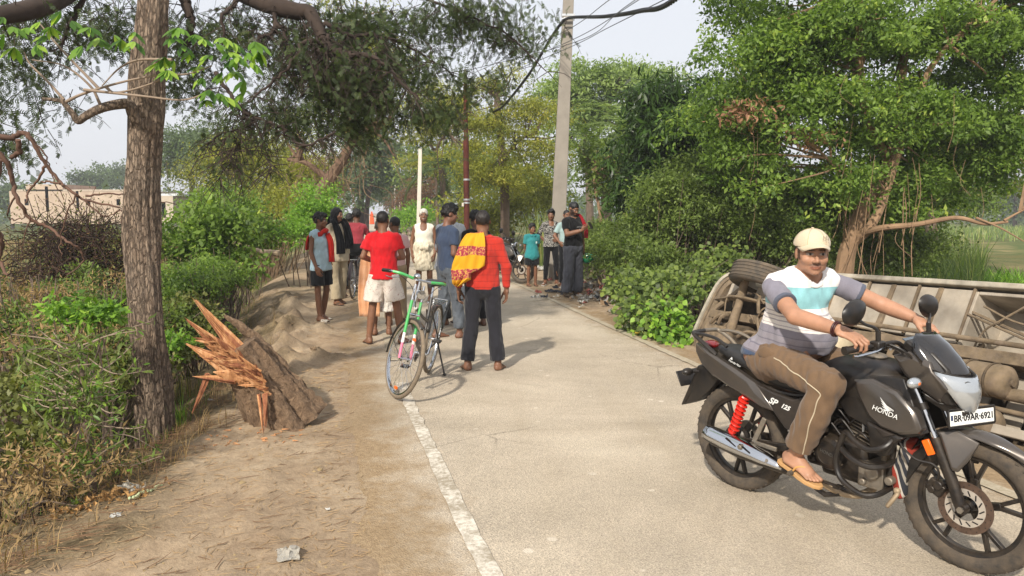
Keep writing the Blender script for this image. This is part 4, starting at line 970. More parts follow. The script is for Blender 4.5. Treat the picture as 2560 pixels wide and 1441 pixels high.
# winged emblem and lettering on the shroud
def on(px,py):return m1(px,py,-.208)
for q in(-1,1):
 b=MB()
 for i in range(5):
  L0=np.array([832+i*3,729+i*11.5]);L1=np.array([886-i*1,781-i*.5]);dn=np.array([-1.5,5.0-i*.4]);md=L0*.45+L1*.55+np.array([-3.5,4.5])
  P=[on(*L0),on(*(md+dn*0)),on(*L1),on(*(L1+dn)),on(*(md+dn)),on(*(L0+dn*.9+np.array([4,1])))]
  if q==1:P=[np.array([p[0],-p[1],p[2]])for p in P][::-1]
  o_=np.array([0,q*.0015,0]);b.loft([P,[p+o_ for p in P]],caps=True)
 b.build('wing_emblem',M_WHT,moto,smooth=False)
xa=on(812,775)
text_mesh('lettering','HONDA',.034,on(850,789)+np.array([0,0,0]),on(886,806)-on(814,775),(0,0,1),M_WHT,moto,shear=.1)
# headlamp cowl, screen, lamp
def sheet(name,rows,m,thick=.004,nu=13,parent=moto,sub=0):
 """rows: (x centre, z, half width, sweep back at the edge, drop at edge)"""
 b=MB();rings=[]
 for x,z,hw,sw,dr in rows:
  rings.append([(x-sw*abs(u)**2.0,hw*u,z-dr*u*u)for u in np.linspace(-1,1,nu)])
 b.loft(rings,caps=False,close=False);return b.build(name,m,parent,solid=thick,auto=50,sub=sub)
sheet('windscreen',[(1.060,1.075,.085,.03,.0),(1.085,1.066,.115,.05,.015),(1.135,1.030,.135,.085,.03),(1.190,.975,.135,.10,.035),(1.230,.925,.120,.10,.02),(1.248,.897,.10,.085,.005)],M_SMOKE)
sheet('headlamp',[(1.250,.890,.118,.110,-.03),(1.262,.865,.112,.105,-.012),(1.272,.835,.100,.080,-.005),(1.272,.800,.080,.055,0),(1.262,.762,.045,.030,0),(1.250,.742,.02,.01,0)],M_GLASSY,.02)
hl=sheet('lamp_divider',[(1.266,.851,.098,.088,-.02),(1.271,.845,.098,.088,-.02),(1.268,.838,.092,.082,-.012)],M_CHR,.006)
for q in(-1,1):
 for P,mm in(([(.045,.868),(.092,.872),(.070,.858)],M_INK),([(.018,.858),(.040,.860),(.030,.850)],M_BLK),([(.055,.882),(.100,.890),(.098,.882)],M_CHR)):
  f_=lambda y,z:np.array([1.268-.105*(y/.118)**2+.016,q*y,z-(-.03+.02)*(y/.118)**2*0]);A_=[f_(y,z)for y,z in P];b=MB();b.loft([[a for a in A_],[a+np.array([-.004,0,0])for a in A_]]);b.build('reflector_facet',mm,hl)
 b=MB();b.torus((1.258,q*.050,.866),(1,q*.6,0),.017,.003,20,6);b.torus((1.278,0,.808),(1,0,0),.020,.003,20,6);b.build('reflector_ring',M_BLK,hl)
b=MB();b.sphere((1.272,0,.806),(.012,.014,.012));b.build('lamp_bulb',M_CHR,hl)
sheet('lamp_bezel',[(1.253,.896,.128,.120,-.032),(1.258,.888,.128,.120,-.032)],M_BLK,.012)
panel('headlamp_cowl',[m1(882,560,-.125),m1(945,546,-.118),m1(1032,592,-.128),m1(1042,618,-.130),m1(1075,660,-.128),m1(1105,700,-.115),m1(1112,712,-.105),m1(1160,752,-.07),m1(1195,768,-.03),m1(1150,772,-.05),m1(1070,750,-.09),m1(1005,705,-.112),m1(930,640,-.12)],M_GUN,moto,.05,.010,.80)
b=MB()
rows=[]
for x,z0,z1,hw in[(.99,.93,.99,.07),(1.05,.86,1.02,.095),(1.12,.80,1.00,.10),(1.19,.765,.93,.09),(1.23,.755,.86,.05)]:
 rows.append([(x,hw,z0),(x,hw,z1),(x,-hw,z1),(x,-hw,z0)])
b.loft(rows).build('cowl_core',M_BLK,moto,bevel=.01)
panel('under_cowl',[m1(1000,705,-.108),m1(1070,752,-.09),m1(1190,775,-.03),m1(1130,800,-.05),m1(1080,780,-.07),m1(1010,735,-.1)],M_BLK,moto,.04,.004)
# number plate
pc=[m1(1128,808,-.10),m1(1270,768,.10),m1(1280,802,.10),m1(1145,850,-.10)]
px_=np.mean([p[0]for p in pc]);pl=MB();PX=np.array([1.262,0,.716]);Rp=rotz(-.27)@roty(-.12)
pl.box(PX,(.006,.275,.066),Rp);plo=pl.build('number_plate',M_PLATE,moto,bevel=.003)
b=MB();fr=[(-.141,-.038),(.141,-.038),(.141,.038),(-.141,.038)]
for i in range(4):
 a=fr[i];c2=fr[(i+1)%4];b.bar(PX+Rp@np.array([0,a[0],a[1]]),PX+Rp@np.array([0,c2[0],c2[1]]),.012,.009,up=(1,0,0))
b.build('plate_frame',M_BLK,plo,bevel=.002)
text_mesh('lettering','BR·09AR·6921',.0415,PX+Rp@np.array([.0038,.010,-.001]),Rp[:,1],Rp[:,2],M_INK,plo,bold=.0009)
b=MB();b.box(PX+Rp@np.array([.0034,-.124,.004]),(.001,.012,.024),Rp);b.build('plate_seal',mat('seal_blue','#1c2d55',.5),plo)
b=MB();b.bar((1.19,0,.79),(1.255,0,.73),.12,.01);b.bar((1.20,0,.73),(1.258,0,.70),.05,.01);b.build('plate_bracket',M_BLK,moto)
# indicators
for(px,py,w,rear)in((970,672,-.235,0),(0,0,.235,0)):
 cc=m1(968,672,-.235);
 if w>0:cc[1]*=-1
 b=MB();b.sphere(cc,(.026,.046,.026),16,10);i_=b.build('front_indicator',M_GLASSY,moto);b=MB();b.sphere(cc+np.array([.010,0,0]),(.018,.022,.014));b.build('bulb',mat('amber','#e07a40',.3),i_)
 b=MB();b.tube([cc-np.array([.01,0,0]),(1.06,np.sign(w)*.11,.87)],.010,8);b.build('stalk',M_BLK,i_)
# handlebar, levers, mirrors, clocks
b=MB();b.tube(catmull([(.875,-.37,1.005),(.93,-.25,1.02),(.965,-.13,1.03),(.975,-.06,1.0),(.975,.06,1.0),(.965,.13,1.03),(.93,.25,1.02),(.875,.37,1.005)],5),.011,10);hb=b.build('handlebar',M_BLK,moto)
for s in(-1,1):
 b=MB();b.tube([(.868,s*.385,1.003),(.915,s*.27,1.020)],.0175,14);b.cyl((.864,s*.395,1.002),(.870,s*.378,1.0035),.021,12);b.build('grip',M_BLK,hb)
 b=MB();b.tube(catmull([(.955,s*.22,1.015),(.955,s*.29,1.0),(.925,s*.37,.985),(.915,s*.40,.985)],4),.006,8,flat=1);b.build('lever',M_CHR if s<0 else M_BLK,hb)
 b=MB();b.box((.935,s*.235,1.022),(.05,.06,.045));b.build('switch_pod',M_BLK,hb,bevel=.008)
 base=np.array([.938,s*.235,1.045]);mc=mp(2135,785,-.34)if s<0 else np.array([.875,.345,1.160])
 b=MB();b.tube(catmull([base,base+np.array([-.008,s*.012,.055]),(base+mc)/2+np.array([0,s*.01,.012]),mc+np.array([.012,-s*.01,-.028])],4),.0075,8);b.cyl(base-np.array([0,0,.02]),base+np.array([-.004,0,.045]),.012,10);ms_=b.build('mirror_stem',M_BLK,moto)
 b=MB();n=20;rr=[]
 for d,k in((-.034,.30),(-.028,.62),(-.014,.92),(0,1.0),(.003,.97)):
  r=[]
  for i in range(n):
   a=2*math.pi*i/n;yy=math.cos(a)*.092*k*(1.0+.12*math.sin(a));zz=math.sin(a)*.062*k
   r.append(mc+np.array([-d-.004,yy,zz+.012*math.cos(a)*s*-1*k]))
  rr.append(r)
 b.loft(rr).build('mirror_housing',M_BLK,ms_,auto=60);b=MB();b.loft([[mc+np.array([-.0075,math.cos(t)*.084,math.sin(t)*.054+.011*math.cos(t)*-s])for t in np.linspace(0,2*math.pi,20,endpoint=False)],[mc+np.array([-.0085,math.cos(t)*.084,math.sin(t)*.054+.011*math.cos(t)*-s])for t in np.linspace(0,2*math.pi,20,endpoint=False)]]).build('mirror_glass',M_MIR,ms_)
b=MB();b.box((1.005,0,1.005),(.07,.17,.05),roty(.5));ck=b.build('instrument_panel',M_BLK,moto,bevel=.012);b=MB();b.box((.985,0,1.028),(.055,.13,.004),roty(.5));b.build('display',mat('lcd','#2a3a44',.15,coat=1),ck)
for i,pts in enumerate(([(.93,-.20,1.02),(.985,-.14,1.0),(1.0,-.10,.95),(.99,-.05,.86)],[(.93,.20,1.02),(.985,.14,1.0),(1.0,.10,.95),(.99,.05,.86)],[(.94,-.18,1.03),(1.01,-.16,1.005),(1.05,-.11,.94),(1.03,-.08,.84)])):
 b=MB();b.tube(catmull(pts,5),.0055,8);b.build('cable',M_BLK,moto)
b=MB();b.box((.965,0,.965),(.06,.20,.035),roty(.5));b.box((1.025,0,.83),(.06,.20,.03),roty(.45));b.cyl((.95,0,.99),(1.03,0,.80),.026,12);b.build('steering_yoke',M_BLKM,moto,bevel=.005)
b=MB();b.cyl((.93,-.045,.985),(.905,-.045,.99),.010,10);b.cyl((.905,-.045,.99),(.895,-.047,.975),.006,6);b.build('ignition_key',M_CHR,moto)
# seat
rings=[]
for x,hw,zt,zb in[(-.165,.055,.848,.820),(-.10,.105,.858,.800),(0,.125,.850,.775),(.10,.130,.828,.745),(.18,.135,.800,.715),(.26,.138,.775,.69),(.36,.128,.768,.668),(.45,.105,.785,.66),(.53,.08,.815,.68),(.56,.06,.82,.72)]:
 r=[]
 for k in range(18):
  a=2*math.pi*k/18;cx_,sx_=math.cos(a),math.sin(a);r.append((x,hw*abs(cx_)**.6*np.sign(cx_),(zt+zb)/2+(zt-zb)/2*abs(sx_)**.7*np.sign(sx_)))
 rings.append(r)
seat=MB().loft(rings).build('seat',M_SEAT,moto,sub=1)
text_mesh('lettering','▲',.02,m1(238,573,-.137),(1,0,-.25),(0,0,1),M_WHT,seat)
text_mesh('lettering','Honda Nxr',.019,m1(250,592,-.139),m1(272,604,-.139)-m1(222,576,-.139),(0,0,1),M_WHT,seat,shear=.2)
# tail and side panels
panel('tail_panel',[m1(93,512,-.09),m1(108,520,-.115),m1(190,575,-.130),m1(250,612,-.140),m1(335,672,-.150),m1(372,728,-.155),m1(410,786,-.15),m1(362,770,-.15),m1(300,730,-.148),m1(235,690,-.142),m1(160,640,-.125),m1(115,590,-.10),m1(95,545,-.085)],M_GUN,moto,.035,.014,.72)
panel('side_panel',[m1(335,672,-.145),m1(400,706,-.148),m1(490,738,-.15),m1(545,722,-.14),m1(560,800,-.135),m1(540,868,-.13),m1(480,868,-.135),m1(450,850,-.14),m1(412,795,-.145),m1(372,730,-.148)],M_GUNM,moto,.05,.006,.9)
panel('frame_cover',[m1(470,868,-.11),m1(600,860,-.10),m1(610,950,-.09),m1(560,960,-.10),m1(500,920,-.105)],M_BLK,moto,.05,.002)
text_mesh('lettering','SP',.050,m1(402,745,-.158),m1(430,762,-.15)-m1(378,735,-.15),(0,0,1),M_WHT,moto,shear=.35,bold=.0012)
text_mesh('lettering','125',.036,m1(452,768,-.158),m1(480,780,-.15)-m1(430,757,-.15),(0,0,1),M_WHT,moto,shear=.35,bold=.0012)
for q in(-1,1):
 b=MB();b.tube(catmull([(-.115,q*.11,.80),(-.20,q*.125,.86),(-.285,q*.115,.905),(-.300,q*.07,.912),(-.302,0,.913)],5),.013,10);b.tube(catmull([(-.285,q*.115,.905),(-.20,q*.122,.912),(-.10,q*.125,.900),(-.02,q*.13,.865)],5),.010,8);b.build('grab_rail',M_BLK if q<0 else M_ALU,moto)
b=MB();b.sphere((-.255,0,.83),(.045,.075,.03),16,10);b.build('tail_lamp',mat('tail_red','#7a0f10',.2,coat=1),moto)
panel('rear_mudguard',[m1(110,600,-.07),m1(165,598,-.08),m1(190,650,-.075),m1(150,700,-.07),m1(105,740,-.06),m1(50,757,-.05),m1(82,700,-.06),m1(98,640,-.07)],M_BLK,moto,.05,.004)
b=MB();b.loft([[(-.30,-.06,.70),(-.30,.06,.70),(-.22,.07,.73),(-.22,-.07,.73)],[(-.36,-.055,.58),(-.36,.055,.58),(-.28,.06,.60),(-.28,-.06,.60)],[(-.445,-.045,.415),(-.445,.045,.415),(-.41,.045,.43),(-.41,-.045,.43)]]).build('mudguard_tail',M_BLK,moto,bevel=.01)
b=MB();b.box((-.415,0,.60),(.008,.20,.10),roty(-.5));b.build('rear_plate',M_BLK,moto,bevel=.003)
for q in(-1,1):
 b=MB();b.tube([(-.27,q*.05,.665),(-.30,q*.10,.668)],.010,8);b.sphere((-.31,q*.135,.668),(.03,.042,.024));b.build('rear_indicator',M_BLK,moto)
# shocks
for q in(-1,1):
 a=np.array([.120,q*.135,.60]);z=np.array([.045,q*.135,.375]);b=MB();b.cyl(a+(a-z)*.10,z,.012,10);b.cyl(z,z+(z-a)*.22,.022,12,.020);sh=b.build('shock_absorber',M_BLKM,moto)
 ax=(z-a);L=np.linalg.norm(ax);s_,t_,d_=frame_of(ax);pts=[a+d_*L*(i/110)+(s_*math.cos(i*.52)+t_*math.sin(i*.52))*.026 for i in range(111)]
 b=MB();b.tube(pts,.0065,6);b.build('spring',M_RED,sh);b=MB();b.cyl(a,z,.020,14);b.build('damper_body',M_RED,sh)
# swingarm, brake drum, pegs
for q in(-1,1):
 b=MB();b.bar((0,q*.095,.312),(.42,q*.085,.36),.022,.045);b.build('swingarm',M_BLKM,moto,bevel=.005)
b=MB();b.lathe((0,-.05,.312),(0,-1,0),[(.001,.035),(.03,.035),(.062,.025),(.075,.01),(.078,-.02)],28);b.build('brake_drum',M_BLKM,rw)
b=MB();b.lathe((0,.06,.312),(0,1,0),[(.05,-.006),(.088,-.004),(.090,.004),(.05,.006)],36);b.build('sprocket',M_ALU,rw)
b=MB();b.cyl((.0,-.13,.312),(.0,-.085,.312),.013,6);b.build('axle_nut',M_ALU,moto)
for q in(-1,1):
 b=MB();b.bar((.25,q*.125,.50),(.19,q*.135,.35),.016,.028);b.bar((.19,q*.135,.35),(.33,q*.12,.34),.014,.025);b.cyl((.175,q*.13,.335),(.165,q*.235,.332),.014,10);b.build('pillion_peg',M_ALU if q<0 else M_BLKM,moto,bevel=.003)
 b=MB();b.tube([(.50,q*.10,.285),(.505,q*.26,.283)],.013,10);b.build('foot_peg',M_RUB,moto)
b=MB();b.tube(catmull([(.50,-.13,.30),(.60,-.15,.262),(.72,-.17,.262)],4),.008,8);b.box((.735,-.18,.265),(.03,.05,.012));b.build('brake_pedal',M_BLKM,moto)
# silencer with chrome shield
A0=m1(135,868,-.185);A1=m1(440,1012,-.165);dv=A1-A0
b=MB();b.tube([A0,A0+dv*.03,A0+dv*.15,A0+dv*.5,A0+dv*.85,A1+dv*.08],[.030,.044,.052,.054,.036,.022],20);mf=b.build('silencer',M_BLKM,moto,auto=50)
b=MB();s_,t_,d_=frame_of(dv);rings=[]
for i in range(15):
 t=i/14;c_=A0+dv*(.02+t*1.0);r=(.0495+.009*math.sin(math.pi*min(1,t*1.15+.1)))if t<.72 else .058-.115*(t-.72);up=np.array([0,-.62,.78]);up=up-d_*(up@d_);up/=np.linalg.norm(up);sd=np.cross(d_,up);ring=[]
 for j in range(11):
  a=(-1+2*j/10)*math.radians(72-25*abs(t-.3));ring.append(c_+(up*math.cos(a)+sd*math.sin(a))*r)
 rings.append(ring)
b.loft(rings,caps=False,close=False).build('heat_shield',M_CHR,mf,solid=.003,auto=60)
for t in(.42,.60):
 c_=A0+dv*t;up=np.array([0,-.8,.6]);b=MB();b.bar(c_+up*.058-dv*.07+np.array([0,0,.01]),c_+up*.060+dv*.07-np.array([0,0,.012]),.006,.012,up=(0,-1,0));b.build('shield_slot',M_INK,mf)
c_=A0+dv*.86+np.array([0,-.036,.018]);b=MB();b.cyl(c_,c_+np.array([0,-.006,.003]),.011,12);b.build('bolt',M_ALU,mf)
b=MB();b.tube(catmull([A1+dv*.05,(.58,-.13,.245),(.70,-.09,.205),(.80,-.05,.22),(.86,-.03,.30),(.88,-.01,.42),(.86,0,.50)],6),.020,12);b.build('exhaust_pipe',M_PEG,moto)
# engine
b=MB();b.box((.66,0,.40),(.34,.20,.19));b.box((.70,0,.32),(.26,.17,.10));eng=b.build('crankcase',M_BLKM,moto,bevel=.03)
b=MB();b.lathe((.645,-.10,.405),(0,-1,0),[(.088,-.02),(.088,.02),(.080,.034),(.060,.040),(.058,.037),(.001,.037)],36);cc_=b.build('clutch_cover',M_BLKM,eng,auto=30)
text_mesh('lettering','HONDA',.024,(.645,-.1385,.405),(1,0,-.2),(0,0,1),mat('faint_print','#55534f',.5,.3),cc_)
b=MB()
for i in range(8):
 a=2*math.pi*i/8+.3;b.cyl((.645+math.cos(a)*.082,-.118,.405+math.sin(a)*.082),(.645+math.cos(a)*.082,-.128,.405+math.sin(a)*.082),.006,6)
b.build('cover_bolt',M_ALU,eng)
b=MB();b.box((.575,-.12,.52),(.10,.04,.022));b.cyl((.53,-.11,.505),(.53,-.15,.505),.018,12);b.build('starter_motor',M_ALU,eng,bevel=.006)
cyl_d=np.array([.30,0,.95]);cyl_d/=np.linalg.norm(cyl_d);base=np.array([.765,0,.46])
b=MB();b.bar(base,base+cyl_d*.17,.12,.10,up=(0,1,0));b.build('cylinder',M_BLKM,eng,bevel=.008)
Rc=np.stack([np.cross((0,1,0),cyl_d),np.array([0,1,0]),cyl_d],1)
for i in range(9):b=MB();b.box(base+cyl_d*(.012+.0175*i),(.135,.150,.006),Rc);b.build('cooling_fin',M_ALU,eng)
b=MB();b.box(base+cyl_d*.205,(.13,.14,.06),Rc);b.build('cylinder_head',M_BLKM,eng,bevel=.012)
b=MB();b.tube([(.80,-.085,.55),(.80,-.088,.63)],.006,8);b.build('spark_lead',M_WHT,eng)
b=MB();b.box((.86,-.03,.345),(.13,.16,.13));b.cyl((.88,-.09,.37),(.88,-.14,.37),.035,16);b.cyl((.955,-.06,.345),(.955,-.12,.345),.022,12);b.cyl((.83,-.10,.31),(.83,-.135,.31),.018,10);b.build('engine_block',M_ALU,eng,bevel=.012)
b=MB();b.tube(catmull([(.60,-.03,.60),(.70,-.06,.61),(.76,-.05,.63)],4),.03,12);b.box((.55,0,.62),(.14,.13,.11));b.build('carburettor',M_BLK,eng,bevel=.01)
rr_=random.Random(3)
b=MB()
for i in range(7):p0=np.array([.58+rr_.random()*.3,-.09-.02*rr_.random(),.50+rr_.random()*.12]);b.tube(catmull([p0,p0+np.array([.05,-.01,.04]),p0+np.array([.11,0,-.02])],4),.005,6)
b.build('wiring',M_BLK,eng)
# frame tubes
for q in(-1,1):
 b=MB();b.tube(catmull([(.99,q*.03,.86),(.93,q*.06,.70),(.95,q*.07,.50),(.93,q*.08,.32),(.86,q*.09,.24),(.60,q*.09,.23),(.45,q*.09,.30),(.43,q*.09,.50),(.40,q*.1,.66)],5),.014,8);b.tube(catmull([(.99,0,.86),(.7,q*.04,.74),(.42,q*.10,.66),(.10,q*.11,.70),(-.18,q*.09,.78)],5),.014,8);b.build('frame_tube',M_BLKM,moto)
# crash guard
for q in(-1,1):
 b=MB()
 for P in([(.99,q*.05,.60),(1.00,q*.16,.585),(.985,q*.215,.545),(.92,q*.235,.515),(.84,q*.225,.535),(.775,q*.20,.56),(.745,q*.195,.49),(.725,q*.19,.42),(.735,q*.19,.35),(.78,q*.20,.305),(.88,q*.21,.275),(.935,q*.17,.285),(.945,q*.07,.30)],[(.755,q*.195,.47),(.82,q*.22,.445),(.90,q*.22,.425),(.955,q*.17,.43),(.955,q*.07,.44)]):
  b.tube(catmull(P,5),.0145,10)
 b.build('crash_guard',M_BLK,moto)
# striped cloth tied to the front of the frame
t=NT('striped_cloth');sx=t.n('ShaderNodeSeparateXYZ');t.l(t.coord(),sx.inputs[0]);f=t.math('FRACT',t.math('MULTIPLY',t.math('ADD',sx.outputs[0],t.math('MULTIPLY',sx.outputs[2],.28)),8.5))
t.l(t.ramp(f,[(0,'#8a2f20'),(.18,'#a9a198'),(.26,'#23252c'),(.40,'#8b857c'),(.48,'#23252c'),(.60,'#9a9389'),(.68,'#2a2c33'),(.80,'#a9a198'),(.86,'#8a2f20')],'CONSTANT'),t.b.inputs['Base Color']);t.b.inputs['Roughness'].default_value=.9;M_STRIPE=t.m
b=MB();rg=[]
for i in range(9):
 z=.56-i*.038;r=[]
 for k in range(24):
  a=2*math.pi*k/24;wv=1+.16*math.sin(3*a+i*.6);r.append((.985-.0*i+math.cos(a)*.040*wv-.01*(i-4)*.4+.01*math.sin(i),math.sin(a)*.062*wv*(1-.25*abs(i-4)/4)-.03,z+.012*math.sin(2*a+i)))
 rg.append(r)
b.loft(rg).build('tied_cloth',M_STRIPE,moto,sub=1)
b=MB();b.bar((.985,-.10,.30),(.985,.1,.30),.03,.03);b.bar((.96,-.13,.22),(1.00,-.10,.30),.03,.02);b.build('cloth_knot',M_PEG,moto,bevel=.01)
# side stand / centre stand
b=MB();b.tube([(.50,-.08,.20),(.62,-.10,.17),(.70,-.10,.20)],.014,8);b.build('centre_stand',M_BLK,moto)
# ------------------------------------------------------------------ the rider
rider=thing('person','heavyset man in cream cap and striped teal and grey t-shirt astride the dark motorcycle','person',(MO[0],MO[1],.004),MYAW)
RJ=dict(pel=(.245,0,.855),wai=(.275,0,.985),che=(.335,-.005,1.17),nek=(.395,-.012,1.315),hed=(.440,-.03,1.425),
          shR=(.325,-.205,1.245),elR=(.560,-.335,1.125),wrR=(.792,-.335,1.088),shL=(.425,.175,1.265),elL=(.640,.325,1.145),wrL=(.815,.330,1.092),
          hiR=(.275,-.115,.845),knR=(.685,-.215,.785),anR=(.492,-.185,.375),hiL=(.275,.115,.845),knL=(.685,.215,.785),anL=(.492,.185,.375))
RR=head_R(math.radians(48),.02,.0)
rside=np.array([-.10,.99,0])
def belly(S,s=None,off=0.0):
 S.ell((.40,0,.985),(.140+off,.165+off,.150+off),None,.06);S.ell((.36,-.075,1.185),(.095+off,.08+off,.065+off),None,.04);S.ell((.39,.075,1.195),(.095+off,.08+off,.065+off),None,.04)
 S.ell((.20,-.06,.845),(.13+off,.12+off,.10+off),None,.04);S.ell((.20,.06,.845),(.13+off,.12+off,.10+off),None,.04)
BR=1.12
hnds={'R':dict(kind='loose',dir=(.80,.06,-.26),back=(.30,-.20,.92),foot=(.93,-.10,-.28),s=1.02),'L':dict(kind='loose',dir=(.80,-.04,-.26),back=(.3,.2,.92),foot=(.93,.10,-.28),s=1.02)}
build_body(rider,RJ,RR,(.42,.225,.140),rside,BR,.0055,1.0,1.08,hands=hnds,hc=dict(stubble=.18,moustache=((.05,.035,.028),.6),beard=None,scalp=((.02,.014,.010),.8)),
           extra=lambda S,s:belly(S)if s=='R' else None,fup={'R':(.28,0,.95),'L':(.28,0,.95)},hvox=.0035,fvox=.004,armb=1.07)
BU=np.array([.11,0,.99]);BU/=np.linalg.norm(BU)
def band_t(V):return np.clip(((V-np.array([.245,0,.80]))@BU)/.60,0,1)
fine=[]
SH=[(0.0,'#46536b'),(.115,'#6a6670'),(.13,'#8d8790'),(.19,'#6f6c79'),(.20,'#8f8a92'),(.26,'#74707c'),(.27,'#8f8a92'),(.325,'#72707c'),(.335,'#86828c'),(.395,'#e2dcd6'),(.415,'#b5aeb0'),(.425,'#e6e0da'),(.455,'#aaa5a9'),(.465,'#e6e0da'),(.495,'#a9a4a8'),(.505,'#e8e2dc'),(.535,'#b0a9ac'),(.545,'#ebe6e0'),(.59,'#8fc3c8'),(.775,'#ece8e6')]
def shirt_pat(t,co,k):return k
M_SH=clothmat('rider_shirt',stops=[(a,tuple(v*.86 for v in srgb(c)))for a,c in SH])
M_SLV=clothmat('rider_sleeve',color='#77747e');M_CUFF=clothmat('sleeve_cuff',color='#525663')
lo,hi=hull(RJ);S=Sdf(lo,hi,.0055);put_torso(S,RJ,rside,BR,.010);belly(S,None,.012)
A=lambda n:np.array(RJ[n],float)
S.plane((.24,0,.858),(.10,0,-1));ax=A('hed')-A('nek');ax/=np.linalg.norm(ax);S.cone(A('nek')-ax*.03+np.array([.02,0,0]),A('nek')+ax*.12,.066,.10,.004,op='sub')
shr=cloth_obj('shirt',S,M_SH,rider,.0065,3,band_t)
for s in 'RL':
 a,e=A('sh'+s),A('el'+s);S=Sdf(np.minimum(a,e)-.12,np.maximum(a,e)+.12,.0055);S.cone(a+(e-a)*.02,a+(e-a)*.56,.055,.060,.01,cap=(0,1));V,F=S.mesh();V=relax(V,F,1,.4);V=wrinkle(V,F,.004,5)
 mesh_np('sleeve',V,F,M_SLV,rider);S=Sdf(np.minimum(a,e)-.12,np.maximum(a,e)+.12,.005);S.cone(a+(e-a)*.52,a+(e-a)*.60,.0608,.0612,.0,cap=(1,1));V,F=S.mesh();V=relax(V,F,1,.4);mesh_np('sleeve_cuff',V,F,M_CUFF,rider)
# collar ring
b=MB();cx=A('nek')+np.array([.016,0,-.018]);b.torus(cx,ax+np.array([.35,0,0]),.078,.007,32,8);b.build('collar',clothmat('collar_white',color='#cfc9c4'),rider)
M_TRO=clothmat('rider_trousers',color='#6b5642',var=.1)
def seatx(S):S.ell((.21,-.06,.845),(.145,.125,.105),None,.04);S.ell((.21,.06,.845),(.145,.125,.105),None,.04)
tro=legs(rider,RJ,M_TRO,1.08,.018,1.90,(.25,0,.925),.0055,.007,2,side=rside,flare=.014,extra=seatx,topn=(-.1,0,1))
from mathutils.bvhtree import BVHTree
bv=BVHTree.FromPolygons([tuple(v.co)for v in tro.data.vertices],[tuple(p.vertices)for p in tro.data.polygons]);mat('piping_cream','#b5a890',.8)
pp=catmull([mp(px,py,-.29)for px,py in((1918,900),(1935,908),(1960,925),(2012,958),(2046,985),(2040,1008),(2022,1060),(2000,1118),(1988,1146))],8)
for q in(-1,1):
 Q=[]
 for p in pp:
  h_=bv.ray_cast(Vector((p[0],q*.6,p[2])),Vector((0,-q,0)))
  if h_[0]is not None and abs(h_[0].y)>.08:Q.append(np.array(h_[0])+np.array([0,q*.001,0]))
 if len(Q)>3:b=MB();b.tube(Q,.0032,6);b.build('piping',bpy.data.materials['piping_cream'],tro)
b=MB();b.sphere(A('hi'+'R')+np.array([.035,-.105,.045]),(.050,.012,.036),14,10);b.build('pocket',M_TRO,tro)
M_SOLE=mat('tan_foam','#b48c5c',.75,var=.08);M_STRAP=mat('tan_strap','#b88a4c',.6,var=.08)
for s,q in(('R',-1),('L',1)):sandal(rider,RJ['an'+s],(.93,q*.10,-.28),s=='L',M_SOLE,M_STRAP,1.0,up=(.28,0,.95))
b=MB();d=A('wrR')-A('elR');d/=np.linalg.norm(d);b.torus(A('wrR')-d*.012,d,.034,.006,24,8);b.torus(A('wrR')-d*.002,d,.0335,.0045,24,8);b.build('bracelet',mat('bracelet_red','#3a1412',.5),rider)
# cap: a thing he wears, part of his clothing
c=A('hed');T=lambda p:c+RR@(np.array(p,float)*1.0);S=Sdf(c-.2,c+.22,.005)
S.ell(T((0,.012,.046)),np.array((.093,.108,.087)),RR,0);S.plane(T((0,0,.040)),-RR[:,2]+RR[:,1]*.10);M_CAP=clothmat('cap_cloth',color='#c6b79c',var=.05)
V,F=S.mesh();V=relax(V,F,1,.4);V=wrinkle(V,F,.0022,8);capo=mesh_np('cap',V,F,M_CAP,rider)
b=MB();rings=[]
for i in range(8):
 t_=i/7;r=[]
 for j in range(17):
  u=-1+2*j/16;hw=.080*(1-.20*t_**2.5);y=-.072-.098*t_*(1-.42*u*u)-.0*u;yb=-.072+.055*u*u;yy=yb+(y-yb)*1.0 if t_>0 else yb
  r.append(T((u*hw,yb+(-.095*t_)*(1-.45*u*u),.060-.012*t_-.026*u*u-.008*t_*t_)))
 rings.append(r)
b.loft(rings,caps=False,close=False).build('cap_peak',M_CAP,capo,solid=.004,auto=60)
for a_ in range(3):
 an=a_*math.pi/3;pts=[T((math.cos(an)*math.cos(t)*.0955,.012+math.sin(an)*math.cos(t)*.1095,.046+math.sin(t)*.088))for t in np.linspace(.0,math.pi,18)];b=MB();b.tube(pts,.0006,4);b.build('cap_seam',mat('seam','#9f8a66',.9)if a_==0 else bpy.data.materials['seam'],capo)
b=MB();b.sphere(T((0,.012,.134)),(.008,.008,.005));b.build('cap_button',M_CAP,capo)
b=MB()
for pts in([(.030,-.092,.098),(.026,-.097,.078)],[(.032,-.095,.088),(.042,-.090,.088)],[(.043,-.088,.100),(.047,-.090,.076)],[(.053,-.082,.096),(.057,-.083,.074),(.062,-.078,.078)]):b.tube([T(p)for p in pts],.0012,4)
b.build('cap_stitching',M_INK,capo)
